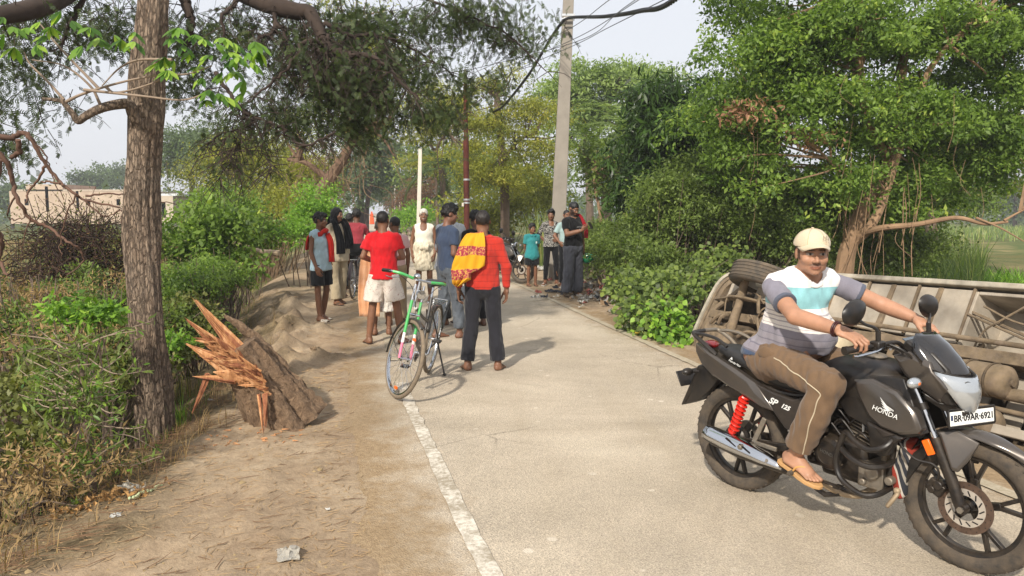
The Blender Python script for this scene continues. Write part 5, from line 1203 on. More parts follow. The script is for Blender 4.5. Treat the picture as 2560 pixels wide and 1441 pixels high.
# ------------------------------------------------------------------ bicycles
def bicycle(label,loc,yaw,lean,steer,cols,stand=True,basket=False,group=None):
 o=empty('bicycle',loc);o.rotation_euler=(Matrix.Rotation(yaw,3,'Z')@Matrix.Rotation(lean,3,'X')).to_euler();tag(o,label,'bicycle',group)
 Rw=.352;A=np.array([1.085,0,Rw]);T0=np.array([.93,0,1.02]);ax=T0-np.array([1.04,0,.62]);ax/=np.linalg.norm(ax);piv=np.array([1.04,0,.62]);c_,s_=math.cos(steer),math.sin(steer);K=np.array([[0,-ax[2],ax[1]],[ax[2],0,-ax[0]],[-ax[1],ax[0],0]]);RS=np.eye(3)+s_*K+(1-c_)*K@K
 S=lambda p:piv+RS@(np.array(p,float)-piv);I_=lambda p:np.array(p,float)
 mt=lambda c,r=.35,m=0.0:mat('paint_'+c.strip('#'),c,r,m,var=.05,coat=.3,dust=.12)if('paint_'+c.strip('#'))not in bpy.data.materials else bpy.data.materials['paint_'+c.strip('#')]
 for nm,c0,f in(('front_wheel',A,S),('rear_wheel',np.array([0,0,Rw]),I_)):
  w=empty(nm);w.parent=o;n_=f(c0+np.array([0,1,0]))-f(c0);c=f(c0)
  b=MB();b.torus(c,n_,Rw-.019,.019,56,10);b.build('tyre',M_BTY,w,auto=80)
  b=MB();b.lathe(c,n_,[(Rw-.034,-.016),(Rw-.046,-.013),(Rw-.048,0),(Rw-.046,.013),(Rw-.034,.016),(Rw-.037,0),(Rw-.034,-.016)],56);b.build('rim',M_CHR,w,auto=60)
  b=MB();x_,y_,z_=frame_of(n_);
  for k in range(36):
   a=2*math.pi*k/36;q=1 if k%2 else-1;h=c+(x_*math.cos(a+.75*(1 if k%4<2 else-1))+y_*math.sin(a+.75*(1 if k%4<2 else-1)))*.022+z_*q*.034;e=c+(x_*math.cos(a)+y_*math.sin(a))*(Rw-.046);b.tube([h,e],.0013,4,caps=False)
  b.build('spokes',M_CHR,w)['kind']='stuff'
  b=MB();b.cyl(c-z_*.05,c+z_*.05,.013,10);b.cyl(c-z_*.036,c-z_*.030,.024,14);b.cyl(c+z_*.030,c+z_*.036,.024,14);b.build('hub',M_CHR,w)
  if nm[0]=='f':
   for a in(1.25,-1.9):m_=c+(x_*math.cos(a)+y_*math.sin(a))*.24;b=MB();b.box(m_,(.03,.012,.055));
   for zz in(.55,.085):p=f((1.085+(.07 if zz>.3 else .0),0,zz));b=MB();b.box(p,(.022,.03,.05)if False else(.04,.018,.024),rotz(steer));b.build('spoke_reflector',M_ORG,w,bevel=.003)
  # mudguard
  b=MB();rr=[];a0,a1=(20,175)if nm[0]=='r' else(62,188)
  for i in range(25):
   a=math.radians(a0+(a1-a0)*i/24);ring=[]
   for j in range(7):u=-1+j/3;ring.append(f((c0[0]+math.cos(a)*(Rw+.018-.010*u*u),.028*u,c0[2]+math.sin(a)*(Rw+.018-.010*u*u))))
   rr.append(ring)
  b.loft(rr,caps=False,close=False);b.build('mudguard',mt(cols['guard']),o,solid=.002,auto=60)
  for q in(-1,1):
   a=math.radians(160);b=MB();b.tube([f((c0[0],q*.05,c0[2])),f((c0[0]+math.cos(a)*(Rw+.01),q*.028,c0[2]+math.sin(a)*(Rw+.01)))],.0028,5);b.build('mudguard_stay',M_CHR if nm[0]=='r' else M_BLK,o)
 # fork with coloured bands, stem and handlebar
 for q in(-1,1):
  P=[np.array([1.085,q*.055,Rw]),np.array([1.035,q*.052,.55]),np.array([.99,q*.048,.78]),np.array([.94,q*.042,1.00])]
  segs=[(P[0],P[0]*.32+P[1]*.68+0,cols['f1'],.0125),(P[0]*.32+P[1]*.68,P[1]+(P[2]-P[1])*.1,cols['f2'],.013),(P[1]+(P[2]-P[1])*.1,P[2]+(P[3]-P[2])*.35,cols['f3'],.014),(P[2]+(P[3]-P[2])*.35,P[3],None,.011)]
  for a,c,cl,r in segs:b=MB();b.cyl(S(a),S(c),r,10);b.build('fork_blade',mt(cl)if cl else M_CHR,o)
 b=MB();b.cyl(S((1.005,-.05,.74)),S((1.005,.05,.74)),.012,8);b.cyl(S((.955,0,.80)),S((.925,0,1.03)),.014,10);b.build('head_stem',M_CHR,o)
 pts=[(.80,-.29,1.035),(.86,-.275,1.05),(.94,-.20,1.06),(.955,-.08,1.045),(.955,.08,1.045),(.94,.20,1.06),(.86,.275,1.05),(.80,.29,1.035)]
 Q=[S(p)for p in catmull(pts,4)];b=MB();b.tube(Q,.011,10);hb=b.build('handlebar',M_CHR,o)
 for q in(-1,1):
  b=MB();b.tube([S(p)for p in catmull([(.955,q*.09,1.046),(.94,q*.20,1.06),(.89,q*.262,1.055)],4)],.0135,10);b.build('handlebar_sleeve',mt(cols['f3']),hb)
  b=MB();b.tube([S((.86,q*.276,1.05)),S((.745,q*.295,1.03))],.017,10);b.build('grip',M_BLK,hb);b=MB();b.tube([S(p)for p in catmull([(.93,q*.20,1.03),(.87,q*.25,1.00),(.78,q*.27,.99)],4)],.005,6);b.build('brake_lever',M_CHR,hb)
 b=MB();c=S((.985,-.07,1.075));b.sphere(c,(.034,.034,.026),16,10);b.build('bell',M_CHR,hb)
 b=MB();c=S((1.02,0,.93));b.lathe(c,S((2,0,.9))-S((1,0,.93)),[(.001,-.05),(.03,-.04),(.042,0),(.040,.008),(.001,.012)],18);b.build('headlamp',M_CHR,o)
 # frame
 F_=mt(cols['frame']);hd=np.array([.985,0,.80]);hl=np.array([1.02,0,.66]);bb=np.array([.48,0,.29]);st=np.array([.33,0,.82])
 for nm,P,r in(('top_tube',[hd,(.62,0,.66),(.40,0,.60)],.016),('down_tube',[hl,(.72,0,.42),bb],.017),('seat_tube',[bb,st],.015)):b=MB();b.tube([np.array(p,float)for p in P],r,10);b.build(nm,F_,o)
 for q in(-1,1):b=MB();b.cyl((0,q*.06,Rw),tuple(bb+[0,q*.03,0]),.009,8);b.cyl((0,q*.06,Rw),(.36,q*.025,.70),.008,8);b.build('chain_stay',F_,o)
 b=MB();b.cyl(st,(.30,0,.92),.012,8);b.build('seat_post',M_CHR,o);rings=[]
 for x,hw,z in((.17,.075,.955),(.21,.105,.965),(.28,.09,.955),(.36,.045,.95),(.45,.025,.95),(.47,.012,.945)):rings.append([(x,hw*math.cos(a),z+.022*math.sin(a))for a in np.linspace(0,2*math.pi,12,endpoint=False)])
 b=MB();b.loft(rings);b.build('saddle',M_SEAT,o,auto=60)
 for x in(.19,.23):b=MB();b.tube([np.array([x,.04*math.cos(a),.92+.012*a/6])for a in np.linspace(0,18,30)],.003,4);b.build('saddle_spring',M_CHR,o)
 b=MB();
 for y in(-.07,-.035,0,.035,.07):b.tube([(.26,y*.6,.735),(.18,y,.74),(-.22,y,.735)],.004,6)
 for x in(.15,0,-.21):b.tube([(x,-.07,.737),(x,.07,.737)],.004,6)
 for q in(-1,1):b.tube([(-.18,q*.07,.735),(0,q*.06,Rw)],.004,6)
 b.build('carrier',M_CHR,o)
 b=MB();b.lathe((.48,-.045,.29),(0,-1,0),[(.075,0),(.09,0),(.09,.004),(.075,.004),(.075,0)],30);b.cyl((.48,-.06,.29),(.48,.06,.29),.014,10);b.bar((.48,-.065,.29),(.57,-.075,.17),.01,.022);b.bar((.48,.065,.29),(.39,.075,.41),.01,.022);cr_=b.build('crank',M_CHR,o)
 for q,p in((-1,(.57,-.12,.165)),(1,(.39,.12,.415))):b=MB();b.box(p,(.09,.08,.022));b.build('pedal',M_BLK,cr_,bevel=.004)
 b=MB();b.bar((.02,-.052,.40),(.47,-.052,.37),.02,.07);b.bar((.02,-.052,.31),(.47,-.052,.24),.02,.06);b.build('chain_case',mt(cols['guard']),o,bevel=.008)
 b=MB();
 for P in([S((.94,-.2,1.04)),S((.99,-.1,.98)),S((1.0,-.03,.86)),(.9,0,.7),(.5,.02,.35)],[S((.94,.2,1.04)),S((1.02,.1,.98)),S((1.03,.03,.84)),S((1.06,.03,.74))]):b.tube(catmull([np.array(p,float)for p in P],5),.003,5)
 b.build('brake_cable',M_BLK,o)
 if stand:
  b=MB();g0=np.array([.06,.07,.33]);Rl=np.array(Matrix.Rotation(lean,3,'X'));tip=Rl.T@np.array([.10,.25,0.0]);tip=np.array([.12,.19+.0,0]);zt=-(tip[1]*math.sin(lean))/math.cos(lean);tip[2]=zt+.008;b.tube([g0,g0*.5+tip*.5,tip],.009,8);b.box(tip,(.05,.03,.012));b.build('kickstand',M_BLK,o)
 return o
M_BTY=mat('bicycle_tyre','#6f6558',.9,var=.2,vscale=30,bump=.5,bscale=160,dust=.4)
fwc=gz(998,1000);yawg=math.radians(-96);hx=np.array([math.cos(yawg),math.sin(yawg)]);rc=np.array(fwc[:2])-hx*1.10+np.array([.02,0])
green=bicycle('bicycle with green and pink fork propped on its stand with its front wheel turned',(rc[0],rc[1],.012),yawg,math.radians(-8.0),math.radians(38),dict(f1='#d4708f',f2='#e8e4e2',f3='#3bab58',frame='#1d1f22',guard='#1b1c1c'))
bicycle('dark bicycle ridden by the boy in the maroon t-shirt',(-3.0,14.25,.012),math.radians(92),0.0,math.radians(-28),dict(f1='#2a2a2c',f2='#2a2a2c',f3='#2b2326',frame='#2b1e22',guard='#3a2630'),stand=False)
# parked motorcycle: the same machine seen far off, without the plate and lettering
m2=empty('motorcycle',(0,0,0));h2=math.radians(-24);fw2=at(1305,700,17.3);m2.location=(fw2[0]-1.285*math.cos(h2),17.3-1.285*math.sin(h2),.02);m2.rotation_euler=(math.radians(-5),0,h2);tag(m2,'black motorcycle parked on the right verge beside the boy in the teal shirt','motorcycle')
for ch in list(moto.children):
 if ch.name.split('.')[0]in('number_plate','lettering','wing_emblem','tied_cloth','cloth_knot','headlamp_cowl','windscreen','plate_bracket','under_cowl','headlamp','lamp_bezel','lamp_divider','cowl_core','crash_guard','centre_stand','reflector'):continue
 c=copy_tree(ch,m2)
 for k in[c]+list(c.children):
  if k.name.split('.')[0]=='lettering':bpy.data.objects.remove(k)
b=MB();b.lathe((1.10,0,.86),(1,0,-.1),[(.001,-.09),(.06,-.08),(.085,-.02),(.09,.03),(.001,.045)],24);b.build('headlamp',M_CHR,m2)
b=MB();b.bar((.45,-.12,.30),(.50,.28,.01),.016,.016);b.build('side_stand',M_BLK,m2)
# ------------------------------------------------------------------ the crowd
def person(label,px,py,h,yaw,J,hd=(0,0),skin=SK_MID,b=1.0,hair='short',hairc='#0b0908',hc=None,hands=None,hs=1.0,feetz=None,pos=None,vox=.011):
 p=gz(px,py)if pos is None else np.array(pos,float);z=gnd(p[0],p[1])if feetz is None else feetz;r=thing('person',label,'person',(p[0],p[1],z+.004),math.radians(yaw),scale=h/1.70)
 JJ=dict(J0);JJ.update(J);R=head_R(math.radians(hd[0]),math.radians(hd[1]));build_body(r,JJ,R,skin,b=b,h=vox,hs=hs,hc=hc or{},hands=hands)
 if hair:hair_obj(JJ,R,r,hs,hair,hairc,seed=int(px)%7)
 return r,JJ
CM={}
def cm(c,**k):
 if(c,str(k))not in CM:CM[(c,str(k))]=clothmat('cloth_'+c.strip('#'),color=c,**k)
 return CM[(c,str(k))]
def shoes(r,J,m,left_dir=(0,-1,0),right_dir=(0,-1,0),kind='slide',sole=None):
 for s,d in(('R',right_dir),('L',left_dir)):sandal(r,J['an'+s],d,s=='L',sole or m,m,.98,kind)
def drape(name,r,m,pts,wid,thick=.012,seed=0,fold=.012,n=26,m_=18,face=None):
 """cloth strip hung along a path; wid in metres per point; folds run along it"""
 Q=catmull(pts,5);L=len(Q);w=np.interp(np.linspace(0,1,L),np.linspace(0,1,len(wid)),wid);rings=[];rn=np.random.default_rng(seed);ph=rn.uniform(0,6,4)
 for i,q in enumerate(Q):
  d=Q[min(i+1,L-1)]-Q[max(i-1,0)];d/=np.linalg.norm(d);out=np.array(face if face is not None else(0,-1,0),float);out=out-d*(out@d);out/=np.linalg.norm(out)+1e-9;s=np.cross(d,out);rg_=[]
  for j in range(m_+1):
   u=-1+2*j/m_;f=fold*(math.sin(5*u*2+ph[0]+i*.13)+.6*math.sin(11*u+ph[1]-i*.21));rg_.append(q+s*u*w[i]+out*(f+thick-.03*u*u))
  rings.append(rg_)
 b=MB();b.loft(rings,caps=False,close=False);return b.build(name,m,r,solid=.006,auto=70,sub=0)
ARMS_DOWN={}
# 1 boy in sleeveless shirt
r,J=person('teenage boy in pale blue sleeveless shirt and black shorts with a red scarf',806,803,1.63,62,dict(elR=(-.20,.02,1.09),wrR=(-.185,-.07,.86),anR=(-.10,-.04,.078),anL=(.08,.06,.078)),(25,3),SK_DARK,.90,'full')
shirt(r,J,cm('#a9c3cf'),sleeve=0,hem=.80,b=.92,off=.018,amp=.007,seed=1,neck=(0,0,1.395),loose=.02);legs(r,J,cm('#15161a'),.95,.022,.82,.90,flare=.028,name='shorts',seed=1);shoes(r,J,mat('white_clog','#c9c1b2',.6,var=.08),kind='clog')
S=Sdf((-.25,-.25,1.25),(.25,.25,1.60),.008)
for k in range(26):
 a0,a1=k/26*2*math.pi,(k+1)/26*2*math.pi;P=lambda a:(math.cos(a)*.098,math.sin(a)*.088+.0,1.405-.035*math.sin(a+1.57)*-1+.012*math.sin(3*a));S.cone(P(a0),P(a1),.035+.007*math.sin(4*a0),.035+.007*math.sin(4*a1),.01)
RED=cm('#a81f14');sc_=cloth_obj('scarf',S,RED,r,.008,2);drape('scarf_end',r,RED,[(.06,-.10,1.38),(.08,-.155,1.25),(.085,-.17,1.05),(.08,-.165,.93)],[.04,.05,.055,.06],seed=3);drape('scarf_end',r,RED,[(-.08,.07,1.40),(-.12,.13,1.30),(-.13,.155,1.12)],[.045,.05,.05],seed=4,face=(0,1,0))
# 2 man with black shawl
r,J=person('man in beige shirt and trousers with a long black shawl over his head',848,762,1.71,48,dict(anR=(-.10,-.06,.078),anL=(.10,.12,.078),knL=(.10,.03,.49)),(18,4),SK_DARK,.98,'short',hc=dict(moustache=((.02,.015,.012),.8),stubble=.25))
shirt(r,J,cm('#b3a68f'),sleeve=1.9,hem=.76,b=.98,amp=.007,seed=2,loose=.03);legs(r,J,cm('#a3957c'),.98,.026,1.95,.95,flare=.03,seed=2);shoes(r,J,mat('brown_sandal','#4a3a2c',.7))
BLK=cm('#0e0e11');c=np.array(J['hed']);R=head_R(math.radians(18),.07);S=Sdf(c-.3,c+.25,.008);S.ell(c+R@np.array([0,.020,.025]),(.096,.110,.110),R,0);S.ell(c+R@np.array([0,.03,-.08]),(.105,.10,.12),R,.02);S.ell(c+R@np.array([0,-.115,-.05]),(.072,.11,.115),R,.015,'sub');cloth_obj('shawl',S,BLK,r,.006,4)
drape('shawl_end',r,BLK,[(.085,-.02,1.50),(.12,-.10,1.38),(.13,-.17,1.15),(.12,-.17,.98)],[.06,.08,.09,.10],seed=5,fold=.016);drape('shawl_end',r,BLK,[(-.085,-.02,1.50),(-.10,-.12,1.38),(-.07,-.17,1.15),(-.06,-.175,.90)],[.06,.07,.08,.09],seed=6,fold=.016);drape('shawl_end',r,BLK,[(0,.12,1.55),(.0,.15,1.40),(.0,.165,1.15),(0,.16,1.0)],[.09,.14,.17,.18],seed=7,face=(0,1,0))
# 3 boy on the bicycle, seen from behind
r,J=person('boy in maroon t-shirt and black trousers seen from behind on a bicycle',0,0,1.62,180,dict(pel=(0,.0,1.02),wai=(0,-.03,1.15),che=(0,-.08,1.33),nek=(0,-.12,1.49),hed=(0,-.15,1.65),shR=(-.155,-.10,1.42),shL=(.155,-.10,1.42),elR=(-.24,-.24,1.20),wrR=(-.24,-.44,1.12),elL=(.24,-.24,1.20),wrL=(.24,-.44,1.12),hiR=(-.09,0,.99),hiL=(.09,0,.99),knR=(-.20,-.30,.70),anR=(-.17,-.20,.28),knL=(.22,-.26,.62),anL=(.26,-.05,.085)),(8,8),SK_DEEP,.92,'full',pos=(-2.98,14.5,0),feetz=0.0)
shirt(r,J,cm('#863038'),sleeve=.62,hem=1.0,b=.94,amp=.007,seed=3);legs(r,J,cm('#121214'),.96,.03,1.75,1.10,flare=.035,seed=3)
# 4 companion ahead
r,J=person('person with curly dark hair mostly hidden ahead of the boy on the bicycle',0,0,1.60,175,{},(0,5),SK_DEEP,.9,'full',pos=(-3.45,16.2,0));shirt(r,J,cm('#3a3f4a'),hem=.85,seed=4);legs(r,J,cm('#22242a'),length=1.9,seed=4);shoes(r,J,mat('dark_sandal','#2a221c',.7))
# 5 old man with orange cloth
r,J=person('bald old man seen from behind with a long orange cloth down his back',955,838,1.55,186,dict(elR=(-.20,-.02,1.12),wrR=(-.10,-.18,1.10),elL=(.23,-.0,1.12),wrL=(.12,-.18,1.12)),(0,14),SK_DARK,.92,'short',hairc='#5b544e');shirt(r,J,cm('#93353a'),sleeve=1.3,hem=.88,b=.94,amp=.008,seed=5)
ORC=clothmat('orange_cloth',color='#cf9a72',pattern=lambda t,co,k:t.mix(t.ramp(t.noise(co,1.2,2,sc3=(1,1,9)),[(.45,(0,0,0)),(.6,(.35,.35,.35))]),k,srgb('#d8b294')))
S=Sdf((-.4,-.3,.1),(.4,.3,1.1),.011);S.cone((0,0,.98),(0,0,.36),.118,.15,.02,(1,0,0),1.35,cap=(0,1));LUN=clothmat('white_lungi',color='#cfcac2',pattern=lambda t,co,k:t.mix(t.ramp(t.noise(co,45,2,.5),[(.62,(0,0,0)),(.66,(.8,.8,.8))]),k,srgb('#8b3a3a')));cloth_obj('lungi',S,LUN,r,.014,5);drape('orange_cloth',r,ORC,[(.10,.10,1.42),(.13,.16,1.25),(.15,.19,.95),(.16,.21,.60),(.16,.20,.30)],[.10,.13,.15,.16,.15],seed=8,face=(0.2,1,0),fold=.016);shoes(r,J,bpy.data.materials['brown_sandal'],kind='thong')
# 6 boy in red t-shirt
r,J=person('boy in bright red t-shirt and white patterned shorts standing with his back turned',962,860,1.66,180,dict(elR=(-.255,.04,1.115),wrR=(-.13,-.15,1.08),elL=(.25,.05,1.12),wrL=(.12,-.14,1.04),hiR=(-.085,0,.90),knR=(-.16,.0,.50),anR=(-.22,.0,.078),knL=(.15,-.03,.50),anL=(.20,.0,.078)),(-6,6),SK_DARK,.95,'short',hairc='#140d0a',hands={'R':dict(kind='loose',dir=(.8,-.3,-.1),foot=(-.55,-.8,0)),'L':dict(kind='loose',dir=(-.8,-.3,-.1),foot=(.5,-.85,0))},hc=dict(scalp=((.02,.014,.012),.9)))
shirt(r,J,cm('#c01820'),sleeve=.62,hem=.835,b=.98,amp=.008,seed=6,loose=.02,armoff=.018)
PSH=clothmat('patterned_shorts',color='#cfc6bc',pattern=lambda t,co,k:t.mix(t.ramp(t.noise(co,26,3,.6,dist=1.5),[(.60,(0,0,0)),(.63,(.7,.7,.7))]),k,srgb('#9a6a66')))
legs(r,J,PSH,.98,.026,.86,.90,flare=.045,name='shorts',seed=6,amp=.006)
for s,d in(('R',(-.55,-.8,0)),('L',(.5,-.85,0))):sandal(r,J['an'+s],d,s=='L',bpy.data.materials['brown_sandal'],bpy.data.materials['brown_sandal'],.98)
# 7 boy behind him
r,J=person('boy in pale pink shirt and khaki trousers behind the boy in the red t-shirt',990,812,1.58,205,{},(25,8),SK_DARK,.9,'short',hc=dict(scalp=((.02,.015,.01),.8)));shirt(r,J,cm('#d8b3b0'),sleeve=.6,hem=.84,b=.94,seed=7);legs(r,J,cm('#a08c70'),.96,.022,1.95,.95,flare=.02,seed=7);shoes(r,J,bpy.data.materials['dark_sandal'])
# 8 old man in white vest
r,J=person('smiling grey-haired old man in white sleeveless vest and white dhoti facing the camera',0,0,1.70,3,dict(elR=(-.225,.03,1.10),wrR=(-.215,-.02,.86),elL=(.22,.02,1.10),wrL=(.20,-.06,.88)),(4,0),SK_DARK,.98,'cap',hairc='#b3aea4',pos=(-1.62,14.0,0),hc=dict(moustache=((.5,.48,.45),.5),stubble=0,lip=1.0))
r.children[1].name='hair';shirt(r,J,cm('#d8d2c4'),sleeve=0,hem=.95,b=.99,off=.012,neck=(0,-.06,1.36),seed=8)
S=Sdf((-.4,-.3,.4),(.4,.3,1.2),.011);S.cone((0,0,1.02),(0,0,.58),.135,.135,.02,(1,0,0),1.45,cap=(0,1));S.ell((0,-.12,1.0),(.12,.05,.06),None,.02);DH=cm('#c9bfa9');cloth_obj('dhoti',S,DH,r,.018,9);shoes(r,J,bpy.data.materials['brown_sandal'])
# 9 young man in slate blue t-shirt
r,J=person('young man in slate blue t-shirt and faded grey jeans standing barefoot in profile',1122,846,1.74,128,dict(elR=(-.19,.04,1.09),wrR=(-.10,-.14,.98),elL=(.20,.0,1.10),wrL=(.12,-.18,1.02),anR=(-.10,-.10,.078),knR=(-.10,-.07,.49),anL=(.10,.12,.078),hed=(0,-.03,1.575)),(-18,8),(.19,.09,.055),.95,'full')
shirt(r,J,cm('#38445a'),sleeve=.62,hem=.86,b=.97,amp=.006,seed=9);JE=clothmat('faded_jeans',color='#4e545c',pattern=lambda t,co,k:t.mix(t.ramp(t.noise(co,6,5,.7),[(.5,(0,0,0)),(.75,(.5,.5,.5))]),k,srgb('#7f868c')));legs(r,J,JE,.96,.024,1.86,.92,flare=.012,seed=9,amp=.009)
for s in 'RL':
 a=np.array(J['an'+s]);S=Sdf(a-.12,a+np.array([.12,.12,.2]),.008);S.cone(a+[0,0,.10],a+[0,0,.045],.048,.046,0,cap=(1,1));cloth_obj('jeans_cuff',S,JE,r,.004,3)
k=np.array(J['knR'])*.8+np.array(J['hiR'])*.2;b=MB();b.box(k+[-.08,0,.02],(.03,.14,.17));b.build('cargo_pocket',JE,r,bevel=.01)
# 10 man in white shirt gesturing
r,J=person('man in loose white shirt reaching out behind the young man in slate blue',1128,812,1.76,215,dict(elR=(.0,0,0),wrR=(0,0,0))and dict(elL=(.20,.04,1.12),wrL=(.10,-.18,1.05),elR=(-.20,-.10,1.14),wrR=(-.16,-.34,1.10)),(5,8),SK_DARK,1.10,'full');shirt(r,J,cm('#cfd4da'),sleeve=1.75,hem=.78,b=1.14,amp=.008,seed=10,loose=.03);legs(r,J,cm('#1d1b1c'),1.0,.026,1.95,.95,seed=10,flare=.02);shoes(r,J,bpy.data.materials['dark_sandal'])
# the outstretched arm belongs to a man facing the group from the right
# 11 man in red long-sleeved shirt
r,J=person('man in red long-sleeved shirt with thin dark stripes and charcoal trousers seen from behind',1208,926,1.665,181,dict(elR=(-.245,.03,1.10),wrR=(-.25,-.02,.865),elL=(.25,.03,1.10),wrL=(.255,-.01,.865),hiR=(-.09,0,.90),hiL=(.09,0,.90),knR=(-.125,-.01,.49),knL=(.125,-.01,.49),anR=(-.16,.02,.078),anL=(.165,.02,.078)),(0,4),(.20,.095,.055),1.0,'short',hairc='#1a120e',hc=dict(scalp=((.03,.02,.015),.9)),hands={'R':dict(foot=(-.35,-.94,0)),'L':dict(foot=(.35,-.94,0))},vox=.009)
def stripes(t,co,k):
 s=t.n('ShaderNodeSeparateXYZ');t.l(co,s.inputs[0]);f=t.math('FRACT',t.math('MULTIPLY',t.math('ADD',s.outputs[2],t.math('MULTIPLY',t.noise(co,5,2),.02)),15.5));return t.mix(t.ramp(f,[(0,(.8,.8,.8)),(.03,(.8,.8,.8)),(.07,(0,0,0))]),k,srgb('#4a1410'))
shirt(r,J,clothmat('red_striped',color='#b03024',pattern=stripes),sleeve=1.90,hem=.865,b=1.03,off=.011,amp=.006,seed=11,armoff=.010,h=.009);legs(r,J,cm('#232329'),1.02,.016,1.93,.90,flare=.020,seed=11,h=.009,amp=.006)
for s,d in(('R',(-.35,-.94,0)),('L',(.35,-.94,0))):sandal(r,J['an'+s],d,s=='L',bpy.data.materials['brown_sandal'],bpy.data.materials['brown_sandal'],.98)
t=NT('yellow_scarf');co=t.coord();sx=t.n('ShaderNodeSeparateXYZ');t.l(co,sx.inputs[0]);n1=t.noise(co,55,2,.5);band=t.math('ADD',t.math('MULTIPLY',sx.outputs[2],1.0),t.math('MULTIPLY',t.noise(co,2.5,2),.16));f=t.math('FRACT',t.math('MULTIPLY',band,4.2))
mk=t.ramp(f,[(0,(0,0,0)),(.50,(0,0,0)),(.52,(1,1,1)),(.92,(1,1,1)),(.94,(0,0,0))]);pat=t.ramp(n1,[(.42,'#8a2436'),(.52,'#9c3a48'),(.58,'#b98f45')]);t.l(t.mix(mk,srgb('#c8930f'),pat),t.b.inputs['Base Color']);t.b.inputs['Roughness'].default_value=.9;M_YS=t.m
# thrown over his left shoulder, spread across the back and hanging past the elbow
def scarf_sheet():
 b=MB();rings=[];rn=np.random.default_rng(3)
 P0=[(-.02,-.05,1.46),(-.01,.05,1.475),(-.02,.12,1.44),(-.03,.165,1.33),(-.03,.175,1.20),(-.02,.178,1.13)]
 P1=[(.14,-.08,1.44),(.17,.03,1.45),(.23,.12,1.37),(.29,.15,1.22),(.32,.14,1.10),(.29,.13,.99)]
 A_=catmull(P0,5);B_=catmull(P1,5)
 for i,(a,c)in enumerate(zip(A_,B_)):
  ring=[]
  for j in range(19):
   u=j/18;p=a*(1-u)+c*u;out=np.array([.15,1,.25]);p=p+out*(.014*math.sin(9*u+i*.15)+.008*math.sin(21*u-i*.3)+.02*math.sin(math.pi*u));p=p+np.array([0,0,-.03*math.sin(math.pi*u)*(i/len(A_))]);ring.append(p)
  rings.append(ring)
 b.loft(rings,caps=False,close=False);return b.build('scarf',M_YS,r,solid=.007,auto=70)
scarf_sheet();drape('scarf_end',r,M_YS,[(.15,.15,1.18),(.23,.17,1.04),(.28,.15,.92)],[.05,.12,.035],seed=12,face=(.3,1,0),fold=.018);drape('scarf_end',r,M_YS,[(.05,-.10,1.42),(.07,-.15,1.30),(.08,-.15,1.05)],[.06,.07,.07],seed=13)
# 12 person in black behind
r,J=person('person in black mostly hidden behind the man in the red long-sleeved shirt',0,0,1.66,200,{},(0,0),SK_DEEP,.95,'full',pos=(-.52,10.9,0));shirt(r,J,cm('#141416'),sleeve=1.8,hem=.84,seed=12);legs(r,J,cm('#1a1b20'),length=1.93,seed=12);shoes(r,J,bpy.data.materials['dark_sandal'])
# 13 boy in teal
r,J=person('young boy in teal polo shirt and black shorts at the right edge of the road',1330,716,1.38,16,dict(hed=(0,-.008,1.572),elR=(-.19,.06,1.10),wrR=(-.14,.14,.95),elL=(.19,.06,1.10),wrL=(.14,.14,.95)),(8,0),SK_DARK,.92,'full',hs=1.12);TE=cm('#2d7d80');shirt(r,J,TE,sleeve=.75,hem=.70,b=.98,loose=.03,seed=13,armoff=.02);legs(r,J,cm('#141518'),.96,.028,.78,.85,flare=.03,name='shorts',seed=13);shoes(r,J,bpy.data.materials['brown_sandal'])
for q in(-1,1):b=MB();b.loft([[(q*.015,-.095,1.385),(q*.075,-.05,1.425),(q*.085,-.075,1.40),(q*.05,-.105,1.36)],[(q*.015,-.100,1.383),(q*.075,-.055,1.430),(q*.085,-.080,1.405),(q*.05,-.112,1.357)]]);b.build('collar',TE,r)
b=MB();b.box((.075,-.150,1.20),(.045,.004,.055));b.build('chest_badge',mat('pale_print','#a9c3bf',.8),r)
# 14 patterned shirt
r,J=person('young man in black and white patterned shirt with a hand on his hip',1377,714,1.69,10,dict(elL=(.30,.05,1.13),wrL=(.165,-.09,1.02),elR=(-.27,.07,1.14),wrR=(-.15,.02,1.00),anR=(-.13,.02,.078),anL=(.14,.02,.078),knR=(-.11,-.01,.49),knL=(.115,-.01,.49)),(-16,4),SK_DARK,.93,'full',hc=dict(moustache=((.02,.015,.01),.6)),hands={'L':dict(kind='relaxed',dir=(-.8,-.3,-.1),back=(0,-1,.2),foot=(.3,-.95,0)),'R':dict(kind='relaxed',dir=(.7,-.3,-.2),back=(0,-1,.2),foot=(-.5,-.85,0))})
PAT=clothmat('patterned_shirt',color='#131316',pattern=lambda t,co,k:t.mix(t.ramp(t.noise(co,15,3,.6,sc3=(1.0,1,1.6),dist=2.6),[(.50,(0,0,0)),(.53,(1,1,1)),(.575,(1,1,1)),(.60,(0,0,0))]),k,srgb('#b9b5ae')));shirt(r,J,PAT,sleeve=1.35,hem=.86,b=.96,loose=.015,seed=14,neck=(0,-.05,1.385));legs(r,J,cm('#111114'),.95,.012,1.9,.95,seed=14,amp=.005)
for s,d in(('R',(-.5,-.85,0)),('L',(.3,-.95,0))):sandal(r,J['an'+s],d,s=='L',mat('white_slide','#d6d3cc',.55)if s=='R' else bpy.data.materials['white_slide'],bpy.data.materials['white_slide'],1.0,'slide')
